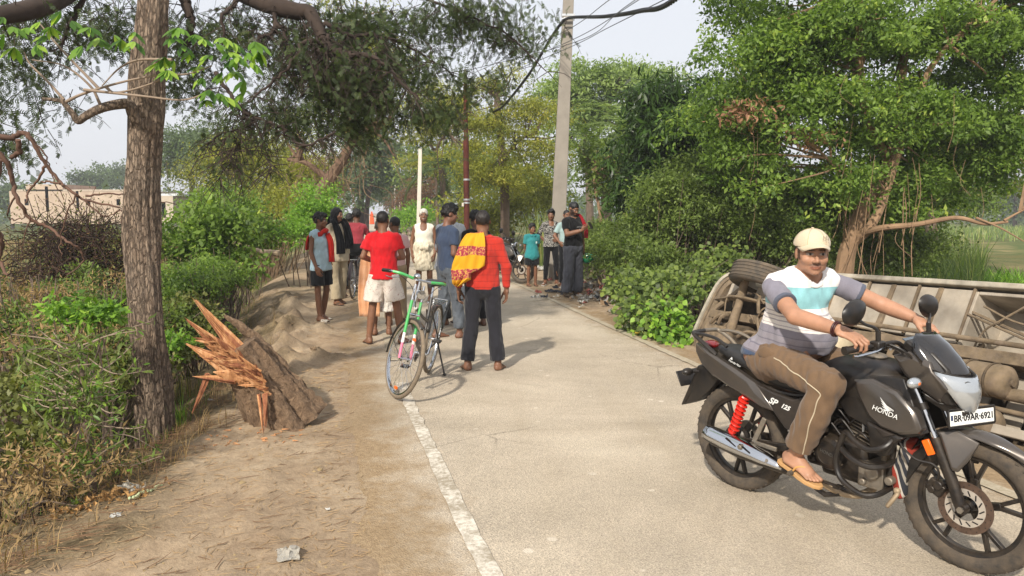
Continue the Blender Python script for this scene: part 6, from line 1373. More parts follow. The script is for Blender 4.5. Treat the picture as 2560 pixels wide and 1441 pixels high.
# 15 big man with phone
r,J=person('bearded man in black t-shirt looking at a phone and holding a green helmet',1432,742,1.83,38,dict(elR=(-.235,-.09,1.13),wrR=(-.05,-.27,1.20),elL=(.24,.04,1.08),wrL=(.25,.0,.85),shR=(-.18,.01,1.355),shL=(.18,.01,1.355),knR=(-.12,-.01,.49),knL=(.12,-.01,.49),anR=(-.14,.02,.078),anL=(.14,.02,.078)),(0,20),SK_MID,1.14,'cap',hairc='#0d0d0f',hc=dict(beard=((.015,.01,.008),.92),moustache=((.015,.01,.008),.95)),hands={'R':dict(kind='loose',dir=(.55,-.5,.45),back=(-.2,-.8,-.3)),'L':dict(kind='grip',dir=(.05,-.05,-1))})
shirt(r,J,cm('#0f0f11'),sleeve=.66,hem=.86,b=1.13,off=.012,seed=15,amp=.006);b=MB();b.box((-.02,-.190,1.26),(.14,.004,.007));b.build('chest_print',mat('white_print2','#b9b9b9',.8),r);legs(r,J,cm('#4a4c55'),1.12,.03,1.97,.92,flare=.03,seed=15,amp=.010)
def closed_shoe(r,a,d,left,m):
 B=basis(d,(0,0,1));S=Sdf(np.array(a)-.24,np.array(a)+.24,.009);T=lambda p:np.array(a)+B@np.array(p);S.cone(T((-.03,0,-.035)),T((.13,0,-.048)),.043,.036,.02,B[:,1],1.15);S.cone(T((-.01,0,.02)),T((.01,0,-.03)),.044,.045,.02);S.plane(T((0,0,-.077)),(0,0,-1));V,F=S.mesh();mesh_np('shoe',relax(V,F,1,.4),F,m,r)
MS=mat('brown_shoe','#3a3027',.6,var=.2,dust=.3);closed_shoe(r,J['anR'],(-.3,-.95,0),False,MS);closed_shoe(r,J['anL'],(.4,-.9,0),True,MS)
MR=cm('#8a1420');drape('scarf',r,MR,[(.10,.10,1.40),(.11,.0,1.475),(.12,-.10,1.42),(.13,-.20,1.22),(.13,-.21,1.06)],[.035,.035,.04,.04,.035],seed=15,fold=.012)
b=MB();b.torus((-.065,-.25,1.195),(.5,-.5,.3),.034,.004,20,6);b.build('wrist_band',mat('silver_band','#b8b8b8',.3,.9),r)
rb_=r;M4=Matrix.Translation(r.location)@Matrix.Rotation(math.radians(38),4,'Z')@Matrix.Scale(1.83/1.70,4)
ph=M4@Vector((.055,-.385,1.29));o=empty('phone',tuple(ph),math.radians(38));tag(o,'dark phone held up by the bearded man in the black t-shirt','phone');b=MB();b.box((0,0,0),(.072,.009,.15),rotx(-.6));b.build('case',M_BLK,o,bevel=.004);b=MB();b.box(rotx(-.6)@np.array([0,.0055,0]),(.064,.002,.138),rotx(-.6));b.build('screen',M_SMOKE,o)
hp=M4@Vector((.30,-.04,.70));o=thing('helmet','shiny green motorcycle helmet hanging from the hand of the bearded man','helmet',tuple(hp),.4);S=Sdf((-.2,-.2,-.2),(.2,.2,.2),.006);S.ell((0,0,0),(.125,.15,.13),None,0);S.ell((0,-.02,.07),(.100,.122,.12),None,.01,'sub');S.plane((0,0,.055),(0,-.2,1));V,F=S.mesh();mesh_np('shell',relax(V,F,1,.4),F,mat('helmet_green','#0e7a4e',.15,coat=1),o);b=MB();rr=[]
for i in range(7):t_=i/6;rr.append([(-.11+.22*u,-.13-.07*t_,.03+.03*t_-.08*(u-.5)**2)for u in np.linspace(0,1,9)])
b.loft(rr,caps=False,close=False);b.build('visor',mat('visor_green','#3fae8a',.1,coat=1),o,solid=.003)
# 16 hidden companion
r,J=person('man in pale blue shirt mostly hidden behind the bearded man',0,0,1.66,15,dict(elR=(-.27,.02,1.13),wrR=(-.2,-.09,1.0)),(0,0),SK_DARK,.95,'short',pos=(1.17,16.3,0));shirt(r,J,cm('#93a9a8'),sleeve=.7,hem=.86,seed=16);legs(r,J,cm('#17181c'),length=1.93,seed=16);shoes(r,J,bpy.data.materials['white_slide'])
# 17-18 far down the road
fp=gz(930,561);r,J=person('distant figure in bright orange robes at the far bend of the road',0,0,1.65,180,{},(0,0),SK_DARK,1.0,'short',pos=(fp[0],fp[1],0),vox=.02);OR_=cm('#e0531a');S=Sdf((-.5,-.4,0),(.5,.4,1.75),.02);S.cone((0,0,1.35),(0,0,.1),.16,.26,.02,(1,0,0),1.3);S.ell((0,.02,1.6),(.11,.12,.13));S.ell((0,-.1,1.58),(.07,.08,.1),None,.0,'sub');cloth_obj('robe',S,OR_,r,.02,2)
fp=gz(993,582);r,J=person('distant man in checked shirt riding towards the camera behind the crowd',0,0,1.70,5,dict(knR=(-.15,-.3,.62),knL=(.15,-.3,.62),anR=(-.15,-.2,.2),anL=(.15,-.2,.2)),(0,0),SK_DEEP,1.0,'short',pos=(at(993,560,42)[0],42,0),vox=.02);shirt(r,J,cm('#3d4048'),sleeve=1.8,hem=.86,seed=17,h=.02);legs(r,J,cm('#22242a'),length=1.9,seed=17,h=.02)
m3=empty('motorcycle',(at(993,560,42)[0],42.6,.02),math.radians(-85));tag(m3,'distant motorcycle coming towards the camera behind the crowd','motorcycle')
for ch in list(m2.children):
 if ch.name.split('.')[0]!='side_stand':copy_tree(ch,m3)
# ------------------------------------------------------------------ vegetation
def Ee(px,py,Yd,rx,ry,rz=None):
 """crown lobe: centre pixel at depth Yd, half sizes in photo pixels, depth half size in metres"""
 return(at(px,py,Yd),np.array([rx/FPX*Yd,rz if rz else rx/FPX*Yd*.8,ry/FPX*Yd]))
def clumps(ells,ncl,rc,per,rng,flat=.6,shell=.5):
 vol=np.array([e[1].prod()**.67 for e in ells]);idx=rng.choice(len(ells),ncl,p=vol/vol.sum());d=rng.normal(size=(ncl,3));d/=np.linalg.norm(d,axis=1)[:,None]
 r=rng.uniform(0,1,ncl)**(1-shell*.8)*rng.uniform(.86,1.06,ncl);C=np.array([ells[i][0]for i in idx])+d*r[:,None]*np.array([ells[i][1]for i in idx])
 if ncl>60: # the clumps gather on the outside of rounded boughs, so that lit tops stand against dark gaps
  nm_=max(6,ncl//16);own=rng.integers(0,nm_,ncl);e2=rng.normal(size=(ncl,3));e2/=np.linalg.norm(e2,axis=1)[:,None];e2[:,2]=np.where(e2[:,2]<-.35,-e2[:,2],e2[:,2]);C=C[:nm_][own]+e2*np.array([1.05,1,.72])*(rc*2.3*rng.uniform(.6,1.25,nm_))[own][:,None]*rng.uniform(.75,1.05,(ncl,1))
 n=np.maximum(2,(per*rng.uniform(.4,1.6,ncl)).astype(int));ci=np.repeat(np.arange(ncl),n);g=rng.normal(size=(len(ci),3));g*=(rng.uniform(.3,1,len(ci))/np.linalg.norm(g,axis=1)*1.25)[:,None]
 rcs=rc*rng.uniform(.6,1.35,ncl);P=C[ci]+g*rcs[ci][:,None]*np.array([1,1,flat]);cv=rng.uniform(0,1,ncl)[ci]
 return P,C,g,cv
def leafquads(P,L,asp,rng,g=None,droop=.25,Lvar=.55,cup=.12):
 n=len(P);d=rng.normal(size=(n,3));
 if g is not None:d+=g*.9
 d[:,2]-=droop*1.5;d/=np.linalg.norm(d,axis=1)[:,None];u=rng.normal(size=(n,3))*.55+np.array([0,-.25,.9]);s=np.cross(d,u);s/=(np.linalg.norm(s,axis=1)[:,None]+1e-9);nn=np.cross(s,d)
 l=(L*(1+Lvar*rng.uniform(-1,1,n)))[:,None];w=l*asp*.5;m=P+d*l*.45-nn*l*cup
 V=np.stack([P,m+s*w,P+d*l-nn*l*cup*.3,m-s*w],1).reshape(-1,3);F=np.arange(n*4).reshape(n,4);return V,F
def foliage(name,mat_,parent,P,L,asp,rng,g=None,cv=None,droop=.25,base=(0,0,0),kind='stuff',label=None,cup=.12):
 P,g,cv=np.asarray(P),g,cv
 V,F=leafquads(P,L,asp,rng,g,droop,cup=cup);lv=np.clip((cv if cv is not None else .5)*.55+rng.uniform(0,.45,len(P)),0,1)
 o=mesh_np(name,V-np.array(base),F,mat_,parent,False,{'lv':('FLOAT',np.repeat(lv,4))});
 if kind:o['kind']=kind
 return o
def limb(b,pts,r0,r1,n=7,k=5,wob=0.0,rng=None):
 Q=catmull(pts,k);
 if wob:Q=[q+rng.normal(size=3)*wob*(0 if i==0 else 1)for i,q in enumerate(Q)]
 rr=[r0+(r1-r0)*(i/(len(Q)-1))**.8 for i in range(len(Q))];b.tube(Q,rr,n)
LM=dict(
 tree=leafmat('leaf_mid_green','#30501b','#7a9e3c',.42,yellow='#a9bf4c'),dark=leafmat('leaf_dark_glossy','#16290d','#3f6220',.25,.4),fresh=leafmat('leaf_fresh_green','#3a6414','#79ab2c',.4,yellow='#a3c83e'),
 yel=leafmat('leaf_yellow_green','#56621c','#98a236',.4,yellow='#b5a945'),pale=leafmat('leaf_pale_green','#4d6b34','#8aa65c',.4),olive=leafmat('leaf_olive','#3a4218','#6d7836',.3,yellow='#8f8a4c'),
 feather=leafmat('leaf_feathery','#20301a','#4a5f33',.3,yellow='#63743c'),far=leafmat('leaf_far','#2f4426','#5d7748',.3),straw=leafmat('dry_straw','#5f4d2e','#a58f63',.25,.8),brown=leafmat('dead_twigs','#3a2a1c','#77593d',.1,.9),reed=leafmat('reed_green','#45602a','#7f9a50',.35,yellow='#a9ac72'),scrub=leafmat('leaf_scrub','#34491c','#718c3c',.38,yellow='#7d9440'))
M_BARK=mat('bark_grey_brown','#65564a',.95,var=.3,vscale=5,bump=.6,bscale=22);M_BARKP=mat('bark_pale_tan','#8a6f55',.9,var=.25,vscale=4,bump=.6,bscale=18);M_BARKD=mat('bark_dark','#3a2f28',.95,var=.3,vscale=6,bump=.5,bscale=25);M_BARKO=mat('bark_ochre','#7a654e',.9,var=.25,vscale=5,bump=.4)
def tree(name,label,cat,base,trunks,ells,ncl,rc,per,L,asp,lm,bark,seed,flat=.6,droop=.25,nb=14,shell=.5,group=None,stem_part='trunk',cup=.12,br=.018):
 rng=np.random.default_rng(seed);base=np.array(base,float);o=thing(name,label,cat,tuple(base),group=group);b=MB();ends=[]
 for pts,r0,r1 in trunks:P=[np.array(p)-base for p in pts];limb(b,P,r0,r1,9,5);ends+=catmull(P,3)[2:]
 if trunks:b.build(stem_part,bark,o)
 P,C,g,cv=clumps(ells,ncl,rc,per,rng,flat,shell)
 if nb and ends:
  b=MB();E_=np.array(ends)
  for c in C[rng.choice(len(C),min(nb,len(C)),replace=False)]-base:
   j=np.argmin(np.linalg.norm(E_-c,axis=1)+rng.uniform(0,.8,len(E_)));a=E_[j];m=(a+c)/2+rng.normal(size=3)*.12*np.linalg.norm(c-a)+np.array([0,0,.05]);limb(b,[a,m,c],br*2.2*(1+.1*np.linalg.norm(c-a)),br*.35,5,4)
  b.build('branches',bark,o)['kind']='stuff'
 foliage('crown',LM[lm],o,P,L,asp,rng,g,cv,droop,base,cup=cup);return o,P,cv
def gp(px,py,Yd):p=at(px,py,Yd);return np.array([p[0],p[1],H(p[0],p[1])])

# --- right-hand trees
big,bigP,bigcv=tree('broadleaf_tree','large spreading tree with twisted pale trunk and hanging roots behind the overturned bus','tree',gp(2108,720,12.5),
 [([gp(2108,720,12.5)+[0,0,-.3],at(2110,690,12.5),at(2128,600,12.5),at(2160,520,12.6),at(2205,440,12.7),at(2235,350,12.8),at(2250,250,13),at(2262,120,13.2)],.17,.06),
     ([at(2130,610,12.5),at(2180,560,12.3),at(2215,480,12.4),at(2240,400,12.5),at(2290,260,12.6),at(2340,150,12.6),at(2450,40,12.7)],.09,.04),
     ([at(2212,385,12.7),at(2190,350,12.6),at(2165,290,12.4),at(2150,180,12.3),at(2148,60,12.2),at(2150,-80,12.2)],.085,.05),
     ([at(2150,585,12.4),at(2210,570,12.0),at(2290,562,11.8),at(2390,545,11.7),at(2460,560,11.6),at(2520,555,11.5)],.062,.02),([at(2510,552,11.5),at(2540,535,11.5),at(2570,520,11.5)],.022,.01),([at(2440,545,11.6),at(2500,570,11.5),at(2570,610,11.4)],.02,.008),
     ([at(2140,455,12.6),at(2115,430,12.5),at(2080,410,12.4)],.05,.03),([at(2160,470,12.6),at(2095,425,12.4),at(2050,380,12.2)],.03,.015)],
 [Ee(2060,160,12.8,270,180,1.6),Ee(1950,270,12.6,220,130,1.3),Ee(2280,120,13.2,240,190,1.8),Ee(2440,260,13.4,190,190,1.6),Ee(2050,380,12.7,270,110,1.4),Ee(2300,380,13.8,190,120,1.2),Ee(1900,60,13,120,90,1.2),Ee(2520,90,13.4,140,150,1.4),Ee(2000,-60,13,300,120,2),Ee(2400,-80,13.3,300,120,2),Ee(2200,500,13.4,190,70,.9),Ee(2420,480,13.6,120,50,.8),Ee(1960,480,12.8,150,70,1.0),Ee(2120,500,12.3,60,60,.5),Ee(2280,300,12.2,180,120,.6),Ee(2090,90,12.1,160,110,.6),Ee(1830,330,12.6,90,70,.7),Ee(1840,170,12.8,90,90,.8)],
 3000,.25,52,.078,.5,'tree',M_BARKP,101,flat=.5,nb=120,br=.011)
b=MB();rg=np.random.default_rng(8)
for i in range(30):
 px=rg.uniform(2080,2300);py=rg.uniform(380,620);p=at(px,py,rg.uniform(11.9,12.6));l=rg.uniform(.5,1.7);q=[p,p+np.array([rg.uniform(-.1,.1),0,-l*.5]),p+np.array([rg.uniform(-.25,.25),0,-l])];q[2][2]=max(q[2][2],H(q[2][0],q[2][1]));b.tube(catmull([x-np.array(big.location)for x in q],4),rg.uniform(.003,.008),4)
for i in range(16):
 px=rg.uniform(1850,2500);py=rg.uniform(180,520);p=at(px,py,rg.uniform(11.2,12.2));l=rg.uniform(.3,1.1);b.tube(catmull([x-np.array(big.location)for x in(p,p+np.array([rg.uniform(-.1,.1),0,-l*.6]),p+np.array([rg.uniform(-.15,.15),0,-l]))],4),.003,4)
b.build('hanging_roots',M_BARKP,big)['kind']='stuff'
P,C,g,cv=clumps([Ee(1880,290,12.0,90,35,.4),Ee(2010,345,12.2,70,28,.4),Ee(1860,330,12.1,40,30,.3)],16,.22,40,rg);foliage('dead_leaves',leafmat('dead_leaf_pinkish','#6b4a38','#a98468',.2),big,P,.08,.4,rg,g,cv,base=tuple(big.location))
tree('mango_tree','dark mango tree with drooping long leaves left of the large spreading tree','tree',gp(1790,600,16.5),[([gp(1790,600,16.5),at(1790,560,16.5),at(1775,420,16.5)],.18,.1)],
 [Ee(1720,400,16.2,150,130,1.6),Ee(1680,300,16.5,110,70,1.2),Ee(1800,330,16.8,120,110,1.4),Ee(1840,460,16.4,90,90,1.1),Ee(1660,480,16,70,70,1)],900,.30,46,.18,.24,'dark',M_BARKD,102,flat=.7,droop=.7,nb=20)
tree('tall_tree','tall pale green open tree standing behind the concrete pole','tree',gp(1480,560,36),[([gp(1480,560,36),at(1470,420,36),at(1450,250,36)],.25,.08),([at(1470,400,36),at(1510,300,36),at(1540,220,36)],.12,.05),([at(1468,400,36),at(1410,320,36),at(1390,260,36)],.10,.04)],
 [Ee(1470,205,36,75,50),Ee(1400,250,36,55,50),Ee(1560,225,37,60,50),Ee(1470,290,36,120,60),Ee(1590,300,37,60,60),Ee(1400,340,35,60,60)],520,.5,46,.16,.5,'pale',M_BARK,103,flat=.45,nb=50,br=.03)
tree('tall_tree','thin airy tree with nearly bare top between the pale tree and the large spreading tree','tree',gp(1660,560,34),[([gp(1660,560,34),at(1665,400,34),at(1690,250,34)],.2,.05)],[Ee(1680,230,34,70,50),Ee(1720,300,33,60,60),Ee(1640,290,34,50,70),Ee(1700,200,34,40,25)],150,.5,34,.14,.5,'pale',M_BARK,104,flat=.5,nb=60,br=.02)
def palm(label,base,crown_c,rr,nf,lm,seed,Lf=2.2,droop=1.2,dead=0):
 rng=np.random.default_rng(seed);base=np.array(base);o=thing('palm_tree',label,'palm',tuple(base));b=MB();c=np.array(crown_c)-base;b.tube(catmull([np.array([0,0,-.2]),c*.5+np.array([.05,0,0]),c],6),[rr*1.15 if i<3 else rr for i in range(13)],9);b.build('trunk',M_BARK,o)
 VV=[];lvs=[]
 for i in range(nf+dead):
  az=rng.uniform(0,2*math.pi);el=rng.uniform(-.2,1.35)if i<nf else rng.uniform(-1.5,-.9);h=np.array([math.cos(az),math.sin(az),0]);L_=Lf*rng.uniform(.8,1.1)*(1 if i<nf else .7);P=[c]
  for k in range(10):t_=k/10;e=el-droop*t_*1.3;P.append(P[-1]+(h*math.cos(e)+np.array([0,0,math.sin(e)]))*L_/10)
  sd=np.array([-h[1],h[0],0])
  for k in range(1,10):
   for q in(-1,1):
    for m in range(2):
     p=P[k]+(P[k+1]-P[k])*m*.5;d=(P[k+1]-P[k]);d/=np.linalg.norm(d);l=.32*Lf/2.2*(1-.5*abs(k/10-.4));tip=p+(sd*q*.8+d*.6+np.array([0,0,-.35]))*l;w=d*.018*Lf;VV+=[p-w,p+w,tip+w*.1,tip-w*.1];lvs+=[rng.uniform(0,.8)]*4
 V=np.array(VV);F=np.arange(len(V)).reshape(-1,4);mesh_np('crown',V,F,LM[lm],o,False,{'lv':('FLOAT',lvs)})['kind']='stuff';return o
palm('date palm with a shaggy skirt of dead fronds right of the concrete pole',gp(1517,600,24),at(1512,400,24),.16,34,'scrub',7,1.9,1.0,16)
palm('small palm drooping between the short concrete post and the rusty pole',gp(1108,540,34),at(1105,420,34),.15,26,'far',9,2.6,1.3,6)
palm('palm standing behind the standing man in the black t-shirt',gp(1450,590,30),at(1560,330,32),.14,30,'pale',12,2.4,1.1,4)
for px,lb in((1500,'slim pale tree stem left of the date palm trunk'),(1562,'slim pale tree stem right of the date palm trunk')):
 tree('slim_tree',lb,'tree',gp(px,605,20),[([gp(px,605,20),at(px+2,560,20),at(px-14,460,20),at(px-6,380,20)],.055,.03)],[Ee(px,400,20,60,60),Ee(px+10,460,20.5,45,40)],90,.32,34,.12,.45,'scrub',M_BARKP,105+px,nb=16)
tree('yellow_tree','yellowish feathery tree with dark crooked trunk left of the concrete pole','tree',gp(1262,560,25),[([gp(1262,560,25),at(1262,480,25),at(1255,400,25),at(1250,330,25),at(1243,262,25),at(1244,232,25)],.17,.09),([at(1258,400,25),at(1300,350,25),at(1340,335,25)],.07,.03),([at(1250,330,25),at(1200,300,24.6),at(1165,280,24.4),at(1120,330,24)],.05,.02)],
 [Ee(1245,228,25,42,22),Ee(1320,300,25,75,50),Ee(1200,330,25,60,60),Ee(1330,390,25,80,40),Ee(1180,270,24.8,50,22),Ee(1300,450,24.5,90,50),Ee(1210,440,24.5,50,60)],700,.34,44,.085,.4,'yel',M_BARK,106,flat=.4,nb=60,br=.018)
tree('yellow_green_tree','yellow-green feathery tree overhanging the far road left of the rusty pole','tree',gp(1095,545,38),[([gp(1095,545,38),at(1090,450,38),at(1075,330,38)],.10,.05),([at(1078,400,38),at(1120,320,38),at(1150,270,38)],.1,.04)],
 [Ee(1080,330,38,85,60),Ee(1140,280,38,50,50),Ee(1040,400,38,45,40),Ee(1150,400,37,40,70),Ee(1075,250,38,40,35)],380,.5,42,.13,.4,'yel',M_BARK,107,flat=.45,nb=40,br=.02)
tree('roadside_tree','dense dark green tree overhanging the right side of the far road','tree',gp(1150,540,55),[([gp(1150,540,55),at(1150,400,55)],.25,.15)],[Ee(1080,440,55,60,60),Ee(1180,430,55,60,80),Ee(1250,470,50,60,50),Ee(1340,480,48,60,45),Ee(1310,430,50,60,40)],430,.9,40,.24,.5,'scrub',M_BARK,108,nb=10)
# --- left and centre background
tree('roadside_tree','dense roadside tree left of the far road with two dark trunks','tree',gp(905,556,60),[([gp(905,556,60),at(903,520,60),at(900,440,60)],.3,.2),([gp(915,556,58),at(918,510,58),at(930,450,58)],.22,.15)],[Ee(900,430,60,75,70),Ee(950,400,60,50,70),Ee(860,470,58,50,50),Ee(965,470,62,28,45),Ee(920,350,60,50,40)],520,.8,42,.24,.5,'far',M_BARKD,109,nb=10)
tree('distant_tree','hazy distant tree closing the end of the road','tree',gp(985,540,120),[([gp(985,540,120),at(985,500,120)],.4,.3)],[Ee(975,500,120,40,35),Ee(1010,490,130,35,45),Ee(940,510,125,30,22),Ee(990,465,125,22,20)],260,1.3,36,.5,.5,'far',M_BARKD,110,nb=0)
tree('round_tree','dark round tree beyond the field just right of the thick trunk','tree',gp(480,540,60),[([gp(480,540,60),at(480,440,60)],.3,.2)],[Ee(465,390,60,55,45),Ee(520,370,62,45,40),Ee(440,420,60,30,30),Ee(560,400,58,45,40)],420,.8,42,.24,.5,'far',M_BARKD,111,nb=6)
for i,(px,py,yd,rx,ry,lb)in enumerate(((245,458,120,45,22,'low pale tree on the horizon above the brick building'),(150,520,110,60,18,'low dark hedge tree in front of the brick building'),(30,500,100,50,35,'dark hazy tree at the far left behind the fallen branches'),(310,450,130,30,22,'small pale distant tree partly hidden by the thick trunk'))):
 tree('distant_tree',lb,'tree',gp(px,545,yd),[([gp(px,545,yd),at(px,py,yd)],.25,.15)],[Ee(px,py,yd,rx,ry),Ee(px-rx*.5,py+6,yd,rx*.6,ry*.7)],110,1.2,34,.42,.5,'far',M_BARKD,120+i,nb=0)
bt,_,_=tree('leaning_tree','leaning brown vine-tangled tree by the left side of the road','tree',gp(800,560,19.5),[([gp(800,560,19.5),at(800,500,19.5),at(822,450,19.5),at(855,400,19.5),at(885,350,19.5),at(925,322,19.5),at(960,315,19.5)],.20,.08),([at(822,450,19.5),at(790,425,19.5),at(760,405,19.5),at(720,400,19.5)],.10,.04),([at(880,352,19.5),at(872,320,19.5),at(868,260,19.5),at(872,180,19.5)],.14,.05),([at(930,325,19.5),at(960,350,19.5),at(985,390,19.5)],.06,.02)],
 [Ee(880,120,19.5,70,60),Ee(850,220,19.5,60,60),Ee(940,190,19.5,60,70),Ee(960,300,19.5,50,45),Ee(780,330,19.5,60,45),Ee(900,60,19.5,50,40)],330,.38,36,.08,.4,'yel',mat('vine_bark','#6d5646',.95,var=.3,vscale=4,bump=.9,bscale=14),130,nb=80,br=.02)
b=MB();rg=np.random.default_rng(31);L0=np.array(bt.location)
for i in range(150):
 c=[at(855,410,19.5),at(830,440,19.5),at(900,360,19.3),at(780,420,19.5)][i%4]-L0;p=c+rg.normal(size=3)*np.array([.36,.2,.4]);d=rg.normal(size=3)*np.array([.35,.2,.4]);b.tube(catmull([p,p+d*.5+rg.normal(size=3)*.1,p+d+np.array([0,0,-.2])],3),.008,3)
b.build('vine_tangle',M_BARKO,bt)['kind']='stuff'
def bush(name,label,ells,ncl,rc,per,L,asp,lm,seed,droop=.2,twigs=0,group=None,flat=.75,shell=.45,cat='bush',bark=None):
 rng=np.random.default_rng(seed);c=ells[0][0];base=np.array([c[0],c[1],H(c[0],c[1])]);o=thing(name,label,cat,tuple(base),group=group);P,C,g,cv=clumps(ells,ncl,rc,per,rng,flat,shell);k=P[:,2]>height(P[:,0],P[:,1])-.05;P,g,cv=P[k],g[k],cv[k]
 foliage('leaves',LM[lm],o,P,L,asp,rng,g,cv,droop,base);b=MB();ns=max(8,twigs)
 for i in range(ns):
  e=C[rng.integers(len(C))]-base;r=np.array([e[0]*.4+rng.normal()*.1,e[1]*.4+rng.normal()*.1,-.1]);limb(b,[r,(r+e)/2+rng.normal(size=3)*.08,e+rng.normal(size=3)*.1],.012+.004*L*10,.004,4,3)
 b.build('stems',bark or M_BARK,o)['kind']='stuff';return o,P,cv
bush('sapling','bright green leafy sapling rising just right of the thick trunk',[Ee(490,530,12.5,65,55),Ee(465,475,12.5,50,40),Ee(560,580,12.5,60,55),Ee(450,610,12.5,45,80),Ee(520,660,12.5,80,40)],190,.20,26,.10,.5,'tree',201,twigs=30,cat='sapling')
bush('bank_shrubs','low tangled shrubs filling the left bank between trunk and dirt bank',[Ee(470,720,10.5,70,40,.7),Ee(560,700,11.5,70,30,.8),Ee(490,810,8.6,50,30,.5)],520,.12,34,.05,.45,'tree',2021,twigs=200)
bush('thorn_bush','tall yellowish thorny bush with bare twigs left of the leaning tree',[Ee(640,500,21,110,70),Ee(580,440,21,60,50),Ee(720,440,22,80,50),Ee(690,540,20,90,50),Ee(620,400,22,60,40)],620,.36,38,.07,.4,'yel',202,twigs=150,bark=M_BARKO)
bush('thorn_bush','olive green thorny bush behind the yellowish one',[Ee(560,460,26,70,60),Ee(680,410,27,110,55),Ee(760,470,26,60,60),Ee(620,360,27,45,40)],420,.45,38,.10,.4,'olive',203,twigs=60,bark=M_BARKO)
bush('lime_bush','lime green bush behind the boy in the sleeveless shirt',[Ee(770,530,17,50,38),Ee(745,600,16,45,30),Ee(800,500,18,30,22)],190,.2,30,.07,.5,'fresh',204,twigs=20)
bush('hedge_bush','shaded green bush on the left bank below the lime green bush',[Ee(610,600,16,70,40),Ee(560,560,15.5,60,60)],300,.26,36,.08,.5,'tree',205,twigs=20)
bush('creeper_bank','mat of small creepers covering the left bank behind the stump',[(np.array([-5.2,10.5,-.62]),np.array([.9,2.0,.12])),(np.array([-6.4,12.5,-.6]),np.array([1.3,2.4,.25])),(np.array([-6.0,15.5,-.5]),np.array([.8,2.5,.2]))],420,.10,30,.05,.6,'scrub',206,flat=.6,cat='creepers')
bush('roadside_bush','bright bush at the foot of the short concrete post',[Ee(1030,560,40,30,16),Ee(1060,545,42,20,18)],90,.4,30,.16,.5,'fresh',207)
bush('roadside_shrub','low shrubs behind the parked motorcycle and the rusty pole',[Ee(1215,560,26,50,45),Ee(1180,520,27,30,40),Ee(1290,520,27,60,45),Ee(1350,500,28,50,40)],330,.4,36,.12,.5,'yel',208,twigs=20)
hay,_,_=bush('haystack','brown thatched heap beside the road behind the short concrete post',[Ee(1048,500,52,40,24),Ee(1030,530,52,34,26)],240,.7,40,.22,.15,'brown',209,flat=.6,cat='haystack')
# thicket in front of the big trees
bush('thicket','dense dark thicket of shrubs between the palm and the overturned bus',[Ee(1700,560,14.2,90,80,1.0),Ee(1820,560,14.0,110,90,1.0),Ee(1760,480,14.6,100,60,.8),Ee(1950,590,13.8,110,80,.9),Ee(2050,620,13.8,80,70,.8),Ee(2040,520,14,80,70,.8),Ee(1620,600,14.8,70,50,.8),Ee(1900,500,14.4,110,70,.8),Ee(2230,620,14.5,90,70,.8)],3200,.24,46,.065,.5,'scrub',210,twigs=260,flat=.7)
bush('thicket','pale shrub growing against the dark mango tree',[Ee(1680,500,13.6,60,50,.6),Ee(1740,560,13.4,70,60,.6),Ee(1640,570,13.8,50,50,.6),Ee(1860,540,13.3,80,50,.5),Ee(1960,600,13,60,40,.5)],620,.17,40,.06,.5,'scrub',211,twigs=60)
bush('thicket','weedy undergrowth right of the rubbish heap',[Ee(1580,660,13.2,50,40,.6),Ee(1540,640,16.5,70,40,.9),Ee(1640,670,12.6,60,40,.6),Ee(1510,600,19,50,40,.8)],800,.2,40,.075,.38,'scrub',212,twigs=60)
tree('back_tree','grey trunked tree behind the branches on the right','tree',gp(2340,560,22),[([gp(2340,560,22),at(2325,450,22),at(2350,380,22),at(2360,320,22)],.18,.1),([at(2330,440,22),at(2390,425,22),at(2420,400,22)],.06,.03)],[Ee(2420,380,22,120,60),Ee(2300,420,22,70,60),Ee(2520,360,22,60,80),Ee(2400,460,22,120,40),Ee(2250,330,22,60,60)],460,.4,40,.12,.5,'olive',M_BARK,113,nb=40)
bush('hedge_row','dark green hedge along the far edge of the crop field',[Ee(2250,560,26,90,35),Ee(2380,520,30,90,28),Ee(2200,600,22,60,35)],300,.4,36,.14,.5,'scrub',213,twigs=10)
tree('far_tree','bluish hazy tree far behind the crop field at the right edge','tree',gp(2540,520,100),[([gp(2540,520,100),at(2540,490,100)],.3,.2)],[Ee(2560,500,100,80,45),Ee(2480,520,105,70,22),Ee(2650,480,110,80,60)],300,1.3,36,.4,.5,'far',M_BARKD,114,nb=0)
# woods that close the horizon
rg=np.random.default_rng(77);P=[]
for az in np.linspace(-1.25,1.25,520):
 r=rg.uniform(135,220);x,y=math.sin(az)*r,math.cos(az)*r
 if abs(x-xl(y)-1.5)<7:continue
 P.append(np.array([x,y,0])+rg.normal(size=(42,3))*np.array([3.5,3.5,0])+np.stack([np.zeros(42),np.zeros(42),rg.uniform(-1,rg.uniform(3.5,8),42)],1))
P=np.concatenate(P);o=foliage('distant_woods',LM['far'],None,P,1.5,.6,rg,None,rg.uniform(0,1,len(P)));

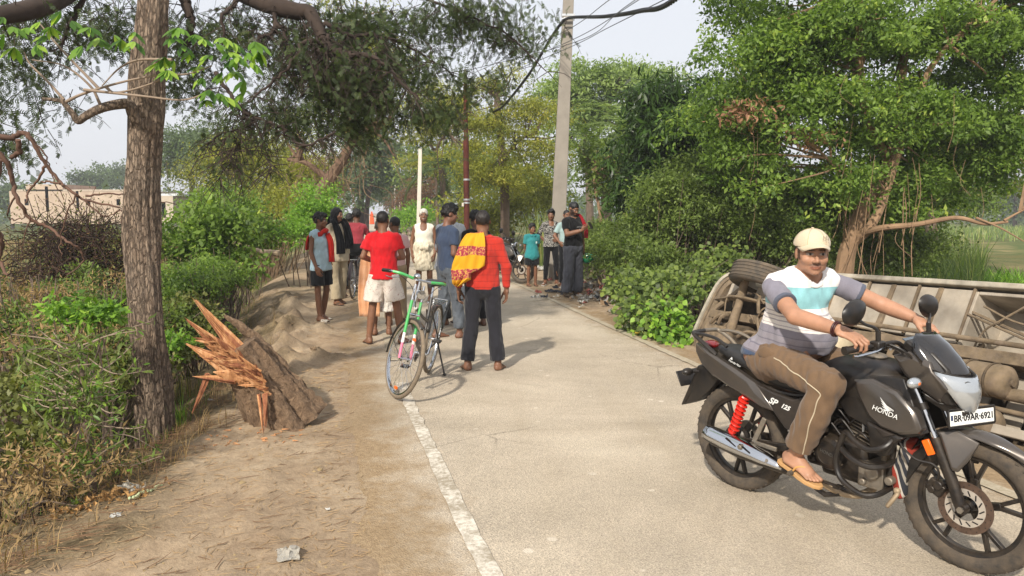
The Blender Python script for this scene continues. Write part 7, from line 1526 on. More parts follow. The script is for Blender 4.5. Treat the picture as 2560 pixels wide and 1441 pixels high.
# --- leafy creeper bush by the kerb: the 300 nearest leaves are leaves of their own
def bigleaf(name,col):
 b=MB();n=7;prof=[(0,0),(.18,.30),(.42,.40),(.70,.29),(.90,.11),(1,0)];rr=[]
 V=[];F=[]
 for i,(x,w)in enumerate(prof):V+=[(x,-w,.05*w-.12*x*x),(x,0,-.10*w-.12*x*x),(x,w,.05*w-.12*x*x)]
 for i in range(len(prof)-1):
  for j in(0,1):F.append((i*3+j,(i+1)*3+j,(i+1)*3+j+1,i*3+j+1))
 me=mesh_np(name,V,F,col,None,True,{'lv':('FLOAT',np.full(len(V),.5))});return me
def leaf_objects(parent,P,D,N_,size,mats_lv,lm,rng,name='leaf',protos={}):
 key=(lm,'p')
 if key not in protos:
  L_=[]
  for lv in(.15,.4,.65,.85):
   o=bigleaf('leaf',LM[lm]);o.data.attributes['lv'].data.foreach_set('value',np.full(len(o.data.vertices),lv,np.float32));L_.append(o.data);bpy.data.objects.remove(o)
  protos[key]=L_
 for p,d,n,s in zip(P,D,N_,size):
  o=bpy.data.objects.new(name,protos[key][rng.integers(4)]);COL.objects.link(o);o.parent=parent;B=basis(d,n)*s;M=np.eye(4);M[:3,:3]=B;M[:3,3]=p;o.matrix_basis=Matrix(M.tolist())
def bigleaf_cloud(name,parent,P,D,N_,size,lm,rng):
 prof=[(0,0),(.42,.40),(.80,.24),(1,0)];T_=[]
 for x,w in prof:T_+=[(x,-w,.05*w-.12*x*x),(x,0,-.10*w-.12*x*x),(x,w,.05*w-.12*x*x)]
 T_=np.array(T_);Ft=[]
 for i in range(3):
  for j in(0,1):Ft.append((i*3+j,(i+1)*3+j,(i+1)*3+j+1,i*3+j+1))
 Ft=np.array(Ft);D=D/np.linalg.norm(D,axis=1)[:,None];S_=np.cross(N_,D);S_/=np.linalg.norm(S_,axis=1)[:,None];U_=np.cross(D,S_)
 V=P[:,None,:]+size[:,None,None]*(T_[None,:,0:1]*D[:,None]+T_[None,:,1:2]*S_[:,None]+T_[None,:,2:3]*U_[:,None]);n=len(P);F=(Ft[None]+np.arange(n)[:,None,None]*len(T_)).reshape(-1,4)
 o=mesh_np(name,V.reshape(-1,3),F,LM[lm],parent,True,{'lv':('FLOAT',np.repeat(rng.uniform(0,1,n),len(T_)))});o['kind']='stuff';return o
rng=np.random.default_rng(55)
ce=[Ee(1665,810,9.9,62,62,.45),Ee(1610,785,10.4,60,50,.45),Ee(1650,730,11.0,100,45,.55),Ee(1580,715,11.8,60,40,.5),Ee(1690,865,9.5,36,30,.3),Ee(1730,700,11.6,70,35,.5),Ee(1800,650,12.3,70,26,.4)]
cb=np.array([ce[0][0][0],ce[0][0][1],H(ce[0][0][0],ce[0][0][1])]);cr=thing('creeper_bush','glossy leafy green creeper bush spilling over the road edge left of the bus','bush',tuple(cb))
n=5400;idx=rng.choice(len(ce),n,p=np.array([e[1].prod()for e in ce])/sum(e[1].prod()for e in ce));dd=rng.normal(size=(n,3));dd/=np.linalg.norm(dd,axis=1)[:,None];P=np.array([ce[i][0]for i in idx])+dd*np.array([ce[i][1]for i in idx])*(rng.uniform(.55,1.05,n)**.5)[:,None]+rng.normal(size=(n,3))*.05
k=P[:,2]>height(P[:,0],P[:,1])-.02;P=P[k];dd=dd[k];D=dd*.6+rng.normal(size=P.shape)*.6+np.array([0,-.2,-.45]);N_=np.array([-.1,-.75,.75])+rng.normal(size=P.shape)*.40;sz=rng.uniform(.055,.10,len(P));dist=np.linalg.norm(P-np.array([0,0,1.65]),axis=1)-dd[:,1]*-.5
od=np.argsort(dist-rng.uniform(0,.6,len(P)));nb_=od[:300];rs=od[300:]
leaf_objects(cr,P[nb_]-cb,D[nb_],N_[nb_],sz[nb_],None,'fresh',rng);bigleaf_cloud('foliage',cr,P[rs]-cb,D[rs],N_[rs],sz[rs],'scrub',rng)
b=MB()
for i in range(60):c=P[rng.integers(len(P))]-cb;limb(b,[np.array([c[0]*.7,c[1]*.7,-.2]),c*.6+rng.normal(size=3)*.05,c],.008,.003,4,3)
b.build('stems',M_BARK,cr)['kind']='stuff'
# the big tree also gets its 300 largest-looking leaves as leaves of their own
dc=np.linalg.norm(bigP-np.array([0,0,1.65]),axis=1);r_=bigP[:,0]/bigP[:,1];ok=np.where((r_>.28)&(r_<.68)&(bigP[:,2]<6.2))[0];sel=ok[np.argsort(dc[ok])[:1500]][::5][:300]
leaf_objects(big,bigP[sel]-np.array(big.location),rng.normal(size=(300,3))+np.array([0,-.4,-.3]),np.array([0,-.6,.7])+rng.normal(size=(300,3))*.5,rng.uniform(.06,.085,300),None,'tree',rng)

# --- silk-cotton tree: the thick straight trunk at the left
tb=gz(388,1165,-.35);tb[2]=H(tb[0],tb[1])-.1;TD=tb[1]
silk=thing('silk_cotton_tree','thick straight furrowed trunk with one crooked low branch and fans of large leaves','tree',tuple(tb))
t=NT('bark_furrowed');co=t.coord();v1=t.noise(co,16,8,.72,sc3=(2.8,2.8,.5),dist=.9);v2=t.noise(co,45,6,.7,sc3=(1.5,1.5,.7));v3=t.noise(co,1.6,3)
k=t.ramp(v1,[(.28,'#55463a'),(.42,'#887564'),(.56,'#a5927f'),(.72,'#bba994')]);k=t.mix(.6,k,t.ramp(v2,[(.3,(.55,.53,.5)),(.7,(1.3,1.28,1.25))]),'MULTIPLY');k=t.mix(.35,k,t.ramp(v3,[(.35,'#6b5340'),(.65,'#8f8376')]));vo=t.n('ShaderNodeTexVoronoi');vo.feature='DISTANCE_TO_EDGE';vo.inputs['Scale'].default_value=1.0;mp_=t.n('ShaderNodeMapping');mp_.inputs['Scale'].default_value=(46,46,11);t.l(t.mix(.04,co,v1,'ADD'),mp_.inputs[0]);t.l(mp_.outputs[0],vo.inputs['Vector']);ck_=t.ramp(vo.outputs['Distance'],[(0,(0,0,0)),(.16,(1,1,1))]);k=t.mix(.55,k,t.ramp(vo.outputs['Distance'],[(0,(.42,.39,.36)),(.18,(1.06,1.05,1.04))]),'MULTIPLY')
t.l(k,t.b.inputs['Base Color']);t.b.inputs['Roughness'].default_value=.95;t.bump(t.math('ADD',t.math('MULTIPLY',v1,.8),t.math('MULTIPLY',ck_,.6)),1.0,.03);M_FUR=t.m
path=[(386,1190),(386,1130),(383,1000),(368,850),(360,700),(355,560),(357,430),(362,330),(368,220),(378,80),(390,-60),(400,-260),(410,-500)]
Q=catmull([at(px,py,TD+.12)-tb for px,py in path],8);rad=np.interp(np.linspace(0,1,len(Q)),[0,.06,.15,.3,.5,.62,.75,1],[.200,.142,.136,.128,.120,.130,.110,.08]);NS=72;rings=[];Pn=make_noise(61,.35,12,(1,1,.4))
for i,(q,r)in enumerate(zip(Q,rad)):
 d=Q[min(i+1,len(Q)-1)]-Q[max(i-1,0)];s_=np.array([1,0,0]);t_=np.array([0,1,0]);rr=[]
 for kk in range(NS):
  a=2*math.pi*kk/NS;e=s_*math.cos(a)+t_*math.sin(a);dv=.006*math.sin(13*a+.8*i*.2)+.004*math.sin(23*a-.3*i)+.010*float(Pn(np.array([[e[0]*.2,e[1]*.2,q[2]]]))[0])+(.05*abs(math.sin(2.5*a+.5))*max(0,1-i/7));rr.append(q+e*(r+dv))
 rings.append(rr)
MB().loft(rings).build('trunk',M_FUR,silk,auto=80)
def sp2(px,py,y):return at(px,py,y)-tb
def br(pts,r0,r1,m=None,name='branch',n=9):b=MB();limb(b,[sp2(*p)for p in pts],r0,r1,n,6);return b.build(name,m or M_FUR,silk,auto=70)
brn=br([(362,335,TD+.05),(335,290,TD-.02),(322,262,TD-.06),(290,262,TD-.10),(250,272,TD-.14),(215,290,TD-.17),(195,303,TD-.18),(182,285,TD-.2),(165,265,TD-.2),(150,252,TD-.22),(105,247,TD-.25)],.052,.012)
TW=mat('pale_twig','#8b7a6a',.85,var=.15,vscale=8)
for pts in([(165,255,TD-.2),(200,238,TD-.22),(260,218,TD-.25),(330,200,TD-.3),(400,188,TD-.34),(470,185,TD-.36),(530,165,TD-.38)],[(265,218,TD-.25),(285,232,TD-.26),(330,225,TD-.28),(390,205,TD-.3),(430,185,TD-.3)],[(160,250,TD-.2),(120,205,TD-.2),(75,160,TD-.2),(60,130,TD-.2)],[(245,220,TD-.2),(150,120,TD-.2),(100,60,TD-.2)],[(250,260,TD-.15),(225,215,TD-.18),(160,165,TD-.2),(80,150,TD-.2)],[(210,225,TD-.25),(350,240,TD-.35),(460,250,TD-.4),(530,225,TD-.42)],[(430,150,TD-.3),(350,150,TD-.28),(300,170,TD-.25),(255,215,TD-.22)]):br(pts,.012,.004,TW,'twig',6)
# palmate leaves: drooping fans of 5-7 leaflets
rng=np.random.default_rng(66)
def fan(c,size,nrm,lm):
 c=np.array(c);hub=c;nl=rng.integers(5,8);h=np.array([rng.uniform(-1,1),rng.uniform(-.8,.2),0]);h/=np.linalg.norm(h)+1e-6;P,D,N_=[],[],[]
 side=np.cross(h,(0,0,1))
 for i in range(nl):
  a=(i-(nl-1)/2)*.48;d=h*math.cos(a)+side*math.sin(a)+np.array([0,0,-rng.uniform(.35,.95)]);P.append(hub);D.append(d);N_.append(np.array([0,-.35,.9])+rng.normal(size=3)*.15)
 return P,D,N_
FANS=[(405,140),(430,95),(455,110),(480,90),(500,105),(395,165),(440,150),(470,130),(415,180),(545,115),(570,130),(590,105),(615,125),(600,150),(560,95),(520,130),(590,180),(610,205),(620,165),(560,175),(640,130),(540,235),(520,230),(570,240),(600,235),(500,200),(515,245),(450,75),(250,90),(285,85),(310,95),(330,88),(220,65),(175,60),(60,75),(30,70),(110,95),(130,70),(90,105),(40,115),(10,90),(100,50),(5,40),(200,110),(340,110),(150,35),(490,160),(630,100),(585,150),(550,150),(65,40),(235,110)]
PP,DD,NN,SS=[],[],[],[]
for px,py in FANS:
 p,d,n_=fan(at(px+rng.uniform(-8,8),py+rng.uniform(-8,8),TD-.38+rng.uniform(-.12,.12))-tb,.1,None,None);s0=rng.uniform(.095,.135);PP+=p;DD+=d;NN+=n_;SS+=[s0*rng.uniform(.75,1.1)for _ in p]
PP=PP[:299];DD=DD[:299];NN=NN[:299];SS=SS[:299]
_old=LM['fresh'];LM['silk']=leafmat('leaf_silk_cotton','#2f5a1a','#6f9f33',.45,.4,yellow='#98bd45')
def leaf_narrow():
 L_=[]
 for lv in(.1,.4,.7,.95):
  prof=[(0,.015),(.25,.12),(.55,.18),(.8,.11),(1,0)];V=[];F=[]
  for x,w_ in prof:V+=[(x,-w_,.10*w_-.22*x*x),(x,0,-.15*w_-.22*x*x),(x,w_,.10*w_-.22*x*x)]
  for i in range(4):
   for j in(0,1):F.append((i*3+j,(i+1)*3+j,(i+1)*3+j+1,i*3+j+1))
  o=mesh_np('leaf',V,F,LM['silk'],None,True,{'lv':('FLOAT',np.full(len(V),lv))});L_.append(o.data);bpy.data.objects.remove(o)
 return L_
leaf_objects(silk,PP,DD,NN,SS,None,'silk',rng,protos={('silk','p'):leaf_narrow()})
# crown above the frame
P,C,g,cv=clumps([(np.array([tb[0]+.3,TD+.3,7.6]),np.array([1.6,1.6,1.0]))],50,.4,34,rng);foliage('crown',LM['silk'],silk,P,.14,.35,rng,g,cv,.5,tuple(tb))

# --- overhanging feathery acacia: limbs traced one by one, fine pinnate sprays hanging from them
ac_b=np.array([-8.6,10.2,H(-8.6,10.2)]);acacia=thing('acacia_tree','dark feathery acacia whose drooping branches hang over the road from the upper left','tree',tuple(ac_b))
def z3(x,y,d):return at(500+x*.38855,y*.38855,d)
LIMBS=[([ac_b+[0,0,-.2],ac_b+[.2,0,2.6],np.array([-6.6,9.6,5.0]),z3(-200,-180,9.2),z3(180,-90,9.0),z3(380,0,8.9),z3(500,45,8.8),z3(620,75,8.8),z3(700,82,8.8),z3(745,150,8.75),z3(785,240,8.7)],.20,.06),
 ([z3(785,240,8.7),z3(810,300,8.7),z3(900,330,8.65),z3(1000,345,8.6),z3(1100,372,8.6),z3(1190,420,8.6),z3(1300,540,8.6),z3(1400,640,8.6)],.05,.012),([z3(740,160,8.75),z3(850,172,8.8),z3(985,236,8.9),z3(1100,222,9.0),z3(1200,242,9.0),z3(1330,290,9.1),z3(1500,400,9.2),z3(1620,480,9.3)],.032,.008),
 ([z3(485,50,8.8),z3(480,180,8.7),z3(440,225,8.6),z3(380,240,8.6),z3(372,320,8.6)],.03,.012),([z3(490,150,8.7),z3(550,220,8.7),z3(590,340,8.7),z3(585,440,8.7)],.024,.009),([z3(260,-40,8.9),z3(200,50,8.8),z3(140,108,8.7),z3(152,250,8.7)],.035,.014),
 ([z3(100,470,8.3),z3(160,560,8.3),z3(230,650,8.3),z3(270,712,8.3),z3(350,752,8.3),z3(500,802,8.3),z3(560,862,8.3),z3(662,936,8.3),z3(780,900,8.35),z3(870,850,8.4)],.026,.010),([z3(765,240,8.7),z3(660,290,8.6),z3(600,400,8.5),z3(480,520,8.4),z3(320,640,8.35),z3(180,740,8.3)],.03,.008),
 ([z3(785,250,8.7),z3(740,310,8.6),z3(765,390,8.6),z3(740,520,8.6)],.022,.008),([z3(340,750,8.3),z3(335,800,8.3),z3(240,830,8.3),z3(130,865,8.3),z3(30,940,8.3)],.016,.006),([z3(290,815,8.3),z3(240,930,8.3),z3(200,1010,8.3),z3(290,1200,8.3)],.012,.004),([z3(190,860,8.3),z3(150,960,8.3),z3(130,1180,8.3)],.012,.004),([z3(360,780,8.3),z3(420,1000,8.3),z3(470,1100,8.3)],.009,.004),
 ([z3(760,250,8.7),z3(830,330,8.6),z3(830,250,8.7),z3(790,220,8.7)],.03,.02),([z3(1100,372,8.6),z3(1170,330,8.7),z3(1160,250,8.8)],.018,.008),([z3(900,330,8.6),z3(960,420,8.6),z3(1080,560,8.6),z3(1130,620,8.6)],.016,.006),([z3(830,320,8.7),z3(760,420,8.6),z3(730,560,8.6)],.016,.006),
 ([z3(-200,-180,9.2),at(250,-60,8.0),at(120,10,7.2),at(0,40,6.8),at(-120,50,6.6)],.12,.07),([at(215,-40,7.6),at(190,40,7.6),at(165,90,7.6),at(150,130,7.6)],.03,.012),([at(420,-90,9.2),at(455,-20,9.2),at(470,30,9.2),at(475,80,9.2),at(455,140,9.2)],.09,.03),([at(480,-40,9.0),at(700,-60,9.0),at(1000,-30,9.2),at(1250,-10,9.4)],.07,.02),([at(1000,-30,9.2),at(1150,30,9.3),at(1270,90,9.4),at(1370,180,9.5)],.02,.006)]
lp=[]
for pts,r0,r1 in LIMBS:
 b=MB();Pq=[np.array(p)-ac_b for p in pts];rngl=np.random.default_rng(int(r0*1e4)+len(lp));limb(b,Pq,r0,r1,9 if r0>.03 else 6,6,.012 if r0<.1 else 0,rngl);b.build('limb' if r0>.04 else 'branch',M_BARKD,acacia,auto=70)
 if r0<.21:Qc=catmull([np.array(p)for p in pts],6);lp+=[(q,r1<.02)for q in Qc[3:]]
AE=[(Ee(900,215,8.6,150,95,.7),620),(Ee(800,190,8.6,130,80,.6),380),(Ee(1000,150,8.9,120,70,.6),260),(Ee(700,270,8.4,90,60,.5),240),(Ee(870,300,8.6,60,50,.4),130),(Ee(620,60,9,190,50,.7),420),(Ee(900,40,9,180,55,.7),420),(Ee(1150,30,9.2,170,50,.7),330),(Ee(1290,70,9.3,100,60,.6),170),(Ee(470,110,9.2,60,120,.6),330),(Ee(290,70,8.2,90,90,.6),240),(Ee(60,150,7.6,90,140,.7),300),(Ee(30,330,7.6,50,130,.6),160),(Ee(1070,260,8.7,120,50,.5),160),(Ee(1180,200,9.1,100,50,.5),100),(Ee(600,310,8.3,80,60,.5),110),(Ee(580,400,8.3,60,80,.5),90),(Ee(440,200,9.0,40,60,.5),110),(Ee(740,130,8.8,200,50,.5),260),(Ee(100,30,7.2,130,40,.6),200)]
rng=np.random.default_rng(88);VV,LV,TWg=[],[],MB()
for(c,r),n in AE:
 c=c*1.0;sc_k=(c[1]+.35)/c[1];c=np.array([c[0]*sc_k,c[1]*sc_k,CAM_H+(c[2]-CAM_H)*sc_k])
 ns_=max(3,n//11);sc3_=rng.normal(size=(ns_,3));sc3_=c+sc3_/np.linalg.norm(sc3_,axis=1)[:,None]*r*rng.uniform(.15,1.05,(ns_,1))
 for _ in range(int(n*(.85 if c[0]/c[1]<-.27 else 1.15))):
  p=sc3_[rng.integers(ns_)]+rng.normal(size=3)*np.array([.20,.18,.085])+np.array([0,0,-abs(rng.normal())*.06]);fr=rng.integers(2,5);az=rng.uniform(0,6.28);tw=np.array([math.cos(az),math.sin(az),rng.uniform(-1.7,-.1)]);tw/=np.linalg.norm(tw);Lt=rng.uniform(.12,.34)
  if rng.random()<.28:TWg.tube([p-ac_b-tw*.12,p-ac_b,p-ac_b+tw*Lt*.7+np.array([0,0,-.02]),p-ac_b+tw*Lt+np.array([0,0,-.06])],[.005,.004,.003,.0015],3,caps=False)
  lv=rng.uniform(0,1)
  for f in range(fr):
   q=p+tw*Lt*f/fr+np.array([0,0,-.05*(f/fr)**2]);ax=rng.normal(size=3)*.55+tw*.5+np.array([0,0,-.4]);ax/=np.linalg.norm(ax);Lf=rng.uniform(.05,.11);sd=np.cross(ax,rng.normal(size=3));sd/=np.linalg.norm(sd);np_=5
   for k in range(np_):
    a=q+ax*Lf*(k+.5)/np_
    for s in(-1,1):e=a+sd*s*.021+ax*.008;w=ax*.0052;VV+=[a-w,a+w,e+w*.7,e-w*.7];LV.append(lv*.7+rng.uniform(0,.3))
V=np.array(VV)-ac_b;o=mesh_np('crown',V,np.arange(len(V)).reshape(-1,4),LM['feather'],acacia,False,{'lv':('FLOAT',np.repeat(LV,4))});o['kind']='stuff';TWg.build('fine_twigs',M_BARKD,acacia,smooth=False)['kind']='stuff'
# dry hanging twigs under the dark spray
b=MB()
for i in range(800):
 q,thin=lp[rng.integers(len(lp))];p=q-ac_b;d=rng.normal(size=3)*np.array([1,.6,.6])+np.array([0,0,-.7]);d/=np.linalg.norm(d);L_=rng.uniform(.15,.55);b.tube(catmull([p,p+d*L_*.5+rng.normal(size=3)*.03,p+d*L_+np.array([0,0,-.1*L_])],3),[.006,.006,.005,.004,.003,.002,.0015],3,caps=False)
b.build('hanging_twigs',M_BARKD,acacia,smooth=False)['kind']='stuff'

# --- fallen reddish branches and the dark brush pile at the left edge
M_RB=mat('bark_red_brown','#604638',.85,var=.35,vscale=7,bump=.4)
fb=at(60,700,7.2);fb[2]=H(fb[0],fb[1]);fallen=thing('fallen_branches','reddish brown snapped branches arching down at the left edge','branches',tuple(fb))
for pts,r0,r1 in[([(-60,335),(20,345),(55,332),(75,345),(105,395),(140,445),(180,480),(215,500),(300,520)],.045,.012),([(-40,355),(15,400),(30,450),(45,500),(75,545),(120,570),(170,605),(200,625),(207,655),(165,692)],.04,.008),([(45,350),(48,380),(28,395)],.035,.03),([(115,415),(95,450),(70,480),(65,510)],.02,.010),([(150,460),(110,455),(95,458)],.016,.008),([(40,490),(20,530),(30,550),(60,545)],.014,.006),([(60,330),(110,385),(130,440),(160,500)],.014,.006),([(190,485),(165,545),(150,610),(155,640)],.012,.004),([(210,500),(260,540),(305,530),(300,560)],.012,.004),([(-20,560),(5,600),(0,650),(20,690)],.035,.02),([(75,545),(60,600),(50,660)],.010,.004),([(215,490),(280,485),(330,495),(400,505),(440,510)],.014,.005),([(0,400),(-10,480),(-30,600)],.03,.02)]:
 b=MB();dq=6.9+.35*random.Random(int(r0*1e5)+len(pts)).random();limb(b,[at(px,py,dq+.05*(i%3))-fb for i,(px,py)in enumerate(pts)],r0*.72,r1*.72,7,6,.006,rng);b.build('branch',M_RB,fallen,auto=70)
bpb=at(205,640,12.0);bpb[2]=H(bpb[0],bpb[1]);brush=thing('brush_pile','dark tangle of dead brushwood left of the thick trunk','brushwood',tuple(bpb));b=MB()
for i in range(2600):
 p=np.array([rng.normal()*.52,rng.normal()*.5,rng.uniform(0,2.1)]);p[0]*=1.25-.35*p[2];d=rng.normal(size=3)*np.array([1,1,.9]);d/=np.linalg.norm(d);L_=rng.uniform(.2,.9);b.tube([p,p+d*L_*.5+rng.normal(size=3)*.04,p+d*L_+np.array([0,0,-.12*L_])],[.009,.006,.003],3,caps=False)
b.build('twigs',mat('dead_brush','#3b2a20',.95,var=.4,vscale=3),brush,smooth=False)['kind']='stuff'
P=bpb+rng.normal(size=(14000,3))*np.array([.58,.5,.6])+np.array([0,0,.9]);P=P[P[:,2]>height(P[:,0],P[:,1])];foliage('dead_foliage',LM['brown'],brush,P,.05,.25,rng,None,rng.uniform(0,.8,len(P)),.5,tuple(bpb))
P=bpb+rng.normal(size=(6000,3))*np.array([.75,.5,.4])+np.array([.1,0,1.6]);foliage('leaves',LM['olive'],brush,P,.045,.35,rng,None,rng.uniform(0,1,len(P)),.3,tuple(bpb))
# fallen pale log on the left bank
lg=at(640,625,14);M_LOG=mat('bare_log','#a08d74',.85,var=.15);log=thing('fallen_log','pale bare log lying among the weeds left of the boy in the sleeveless shirt','log',tuple(lg));b=MB();limb(b,[at(px,py,14)-lg for px,py in((582,607),(610,616),(640,627),(670,632),(700,634))],.035,.06,9,5,.004,rng);b.build('stem',M_LOG,log)
# --- spiky sapling with thin twigs in the foreground left
sb_=at(228,1270,4.6);sb_[2]=H(sb_[0],sb_[1]);spk=thing('sapling','knobbly young stem with narrow drooping leaves left of the thick trunk','sapling',tuple(sb_));b=MB();limb(b,[np.array([0,0,-.1]),at(232,1180,4.6)-sb_,at(222,1100,4.6)-sb_,at(210,1020,4.6)-sb_,at(205,930,4.62)-sb_,at(190,860,4.65)-sb_],.030,.014,9,5,.004,rng);b.build('stem',M_BARK,spk,auto=70);b=MB();PPs=[]
for i in range(60):
 t_=rng.uniform(.1,1);y0=1250-400*t_;x0=230-35*t_;a=at(x0,y0,4.6)-sb_;e=at(x0+rng.uniform(-170,190),y0+rng.uniform(-120,60),4.6+rng.uniform(-.5,.5))-sb_;e[2]=max(e[2],H(e[0]+sb_[0],e[1]+sb_[1])-sb_[2]+.05);Q=catmull([a,(a+e)/2+rng.normal(size=3)*.04,e],5);b.tube(Q,[.006-.004*j/(len(Q)-1)for j in range(len(Q))],4,caps=False);PPs+=[q+rng.normal(size=3)*.02 for q in Q for _ in range(3)]
b.build('twigs',TW,spk,smooth=False)['kind']='stuff';PPs=np.array(PPs);n=min(300,len(PPs));k=rng.permutation(len(PPs))
P2=PPs[k];D2=rng.normal(size=P2.shape)+np.array([0,0,-.25]);
leaf_objects(spk,P2[:290],D2[:290],np.array([0,-.4,.8])+rng.normal(size=(290,3))*.4,rng.uniform(.032,.056,290),None,'silk',rng,protos={('silk','p'):[bpy.data.meshes[m.name]for m in bpy.data.meshes if m.name.startswith('leaf')and len(m.vertices)==15][:4]})
P3=P2[290:];foliage('foliage',LM['scrub'],spk,P3+sb_,.06,.2,rng,None,rng.uniform(0,1,len(P3)),.2,tuple(sb_))
yb=at(190,830,5.2);bush('green_scrub','mixed green scrub hiding the foot of the brush pile',[(at(70,830,7.2),np.array([1.2,.8,.35])),(at(260,830,7.6),np.array([.9,.7,.36])),(at(140,740,10),np.array([1.7,.9,.40])),(at(100,960,6.0),np.array([.8,.5,.2]))],620,.13,34,.05,.5,'scrub',3012,twigs=120,cat='scrub')
bush('dry_scrub','dull dry scrub and dead stalks behind the small sapling',[(at(60,880,6.4),np.array([1.1,.8,.28])),(at(260,860,7.2),np.array([.8,.7,.30])),(at(120,760,9),np.array([1.6,.9,.3])),(at(430,1000,6.3),np.array([.25,.4,.22])),(at(60,1210,4.3),np.array([.5,.4,.07]))],300,.14,26,.05,.22,'straw',3011,twigs=260)
bush('sapling','small sapling with yellow-green leaves left of the thick trunk',[(yb,np.array([.26,.2,.28])),(at(250,800,5.3),np.array([.12,.15,.16])),(at(130,800,5.3),np.array([.14,.12,.10])),(at(185,900,5.3),np.array([.1,.1,.2])),(at(430,870,7),np.array([.3,.3,.3]))],110,.07,14,.05,.55,'fresh',301,twigs=20,cat='sapling')
bush('bank_plants','low broad-leaved plants covering the lower left bank',[(at(90,1130,4.7),np.array([.55,.5,.16])),(at(60,960,5.6),np.array([.7,.6,.16])),(at(240,940,6.2),np.array([.6,.5,.2])),(at(40,1040,5.2),np.array([.4,.3,.12])),(at(330,1040,5.6),np.array([.25,.3,.16])),(at(460,820,8),np.array([.5,.5,.35])),(at(270,880,7.5),np.array([.9,.5,.2])),(at(460,900,7.2),np.array([.4,.4,.22]))],620,.09,20,.042,.7,'olive',302,flat=.5,cat='plants')

# --- grasses, weeds, litter (nobody could count them)
def blades(name,label,X,Y,h,wd,lm,rng,lean=.5,kind='stuff',seg=2,hv=.4):
 n=len(X);Z=height(X,Y,False);base=np.stack([X,Y,Z-.02],1);hh=h*(1+hv*rng.uniform(-1,1,n));az=rng.uniform(0,6.28,n);dv=np.stack([np.cos(az),np.sin(az)],1)*(lean*hh*rng.uniform(.2,1,n))[:,None];sd=np.stack([-np.sin(az),np.cos(az),np.zeros(n)],1)*(wd*rng.uniform(.6,1.3,n))[:,None]
 m=base+np.concatenate([dv*.3,(hh*.6)[:,None]],1);tp=base+np.concatenate([dv,(hh*.95)[:,None]],1);V=np.stack([base-sd,base+sd,m+sd*.8,m-sd*.8,tp+sd*.12,tp-sd*.12],1).reshape(-1,3);I=np.arange(n)[:,None]*6;F=np.concatenate([I+np.array([0,1,2,3]),I+np.array([3,2,4,5])]);lv=np.repeat(rng.uniform(0,1,n),6)
 o=mesh_np(name,V,F,LM[lm],None,False,{'lv':('FLOAT',lv)});tag(o,label,name.replace('_',' '));o['kind']=kind;return o
rng=np.random.default_rng(99)
def scatter(n,x0,x1,y0,y1,f,patch=None):
 X=rng.uniform(x0,x1,n);Y=y0+(y1-y0)*rng.uniform(0,1,n)**1.3;k=f(X,Y)
 if patch is not None:k&=(n_mid(np.stack([X,Y,X*0],1))+.7*n_big(np.stack([X,Y,X*0+3],1))>patch)
 return X[k],Y[k]
uL=lambda X,Y:xl(Y)-X-verge_left(Y);uR=lambda X,Y:X-xr(Y)-verge_right(Y)
blades('dry_grass','thin dry straw-coloured grass on the left bank',*scatter(26000,-9,-1.5,2.5,16,lambda X,Y:uL(X,Y)>.12,-.35),.16,.0022,'straw',rng,1.1)
blades('green_grass','short green grass on the left bank',*scatter(30000,-11,-1.8,2.8,22,lambda X,Y:uL(X,Y)>.55,-.1),.15,.003,'scrub',rng,.8)
blades('tall_weeds','taller weeds on the left bank and field edge',*scatter(12000,-14,-3,8,30,lambda X,Y:uL(X,Y)>.9,.1),.38,.006,'olive',rng,.5)
blades('field_grass','pale grass over the left field',*scatter(22000,-40,-5,14,60,lambda X,Y:uL(X,Y)>2.2),.30,.016,'straw',rng,.6)
for i,(px,py,y,n,h,lb)in enumerate(((225,1290,4.35,150,.30,'arching green grass tuft at the foot of the knobbly sapling'),(450,1180,5.0,90,.26,'grass tuft at the foot of the thick trunk'),(90,1010,5.4,160,.26,'grass tuft behind the scraps on the lower left bank'))):
 c=gz(px,py,-.5);blades('grass_tuft',lb,rng.normal(c[0],.05,n),rng.normal(c[1],.05,n),h,.0035,'fresh',rng,1.0,kind='')
blades('verge_grass','green grass and weeds along the right verge',*scatter(16000,-3,5,11.5,30,lambda X,Y:(uR(X,Y)>-.1)&(uR(X,Y)<3),-.4),.22,.006,'scrub',rng,.8)
blades('reeds','tall pale green reeds behind the parked motorcycle and the concrete pole',*scatter(5200,-1.2,2.6,19.2,25.5,lambda X,Y:(uR(X,Y)>.15)&(X<1.6)),1.55,.017,'reed',rng,.42)
blades('reeds','tall grass at the edge of the field behind the bus',*scatter(9000,6.2,13,13.5,22,lambda X,Y:(X/Y>.42)&(X/Y<.62)),1.05,.014,'reed',rng,.5)
blades('crop_rows','rows of young green maize beyond the bus',*scatter(15000,6.5,16,13,26,lambda X,Y:(X/Y>.50)&(Y<19+0*X)),.55,.020,'fresh',rng,.8)
blades('field_grass','light green grass over the far right field',*scatter(16000,8,60,28,90,lambda X,Y:(X/Y>.42)&((Y>52)|(X/Y<.56))),.55,.03,'reed',rng,.6)
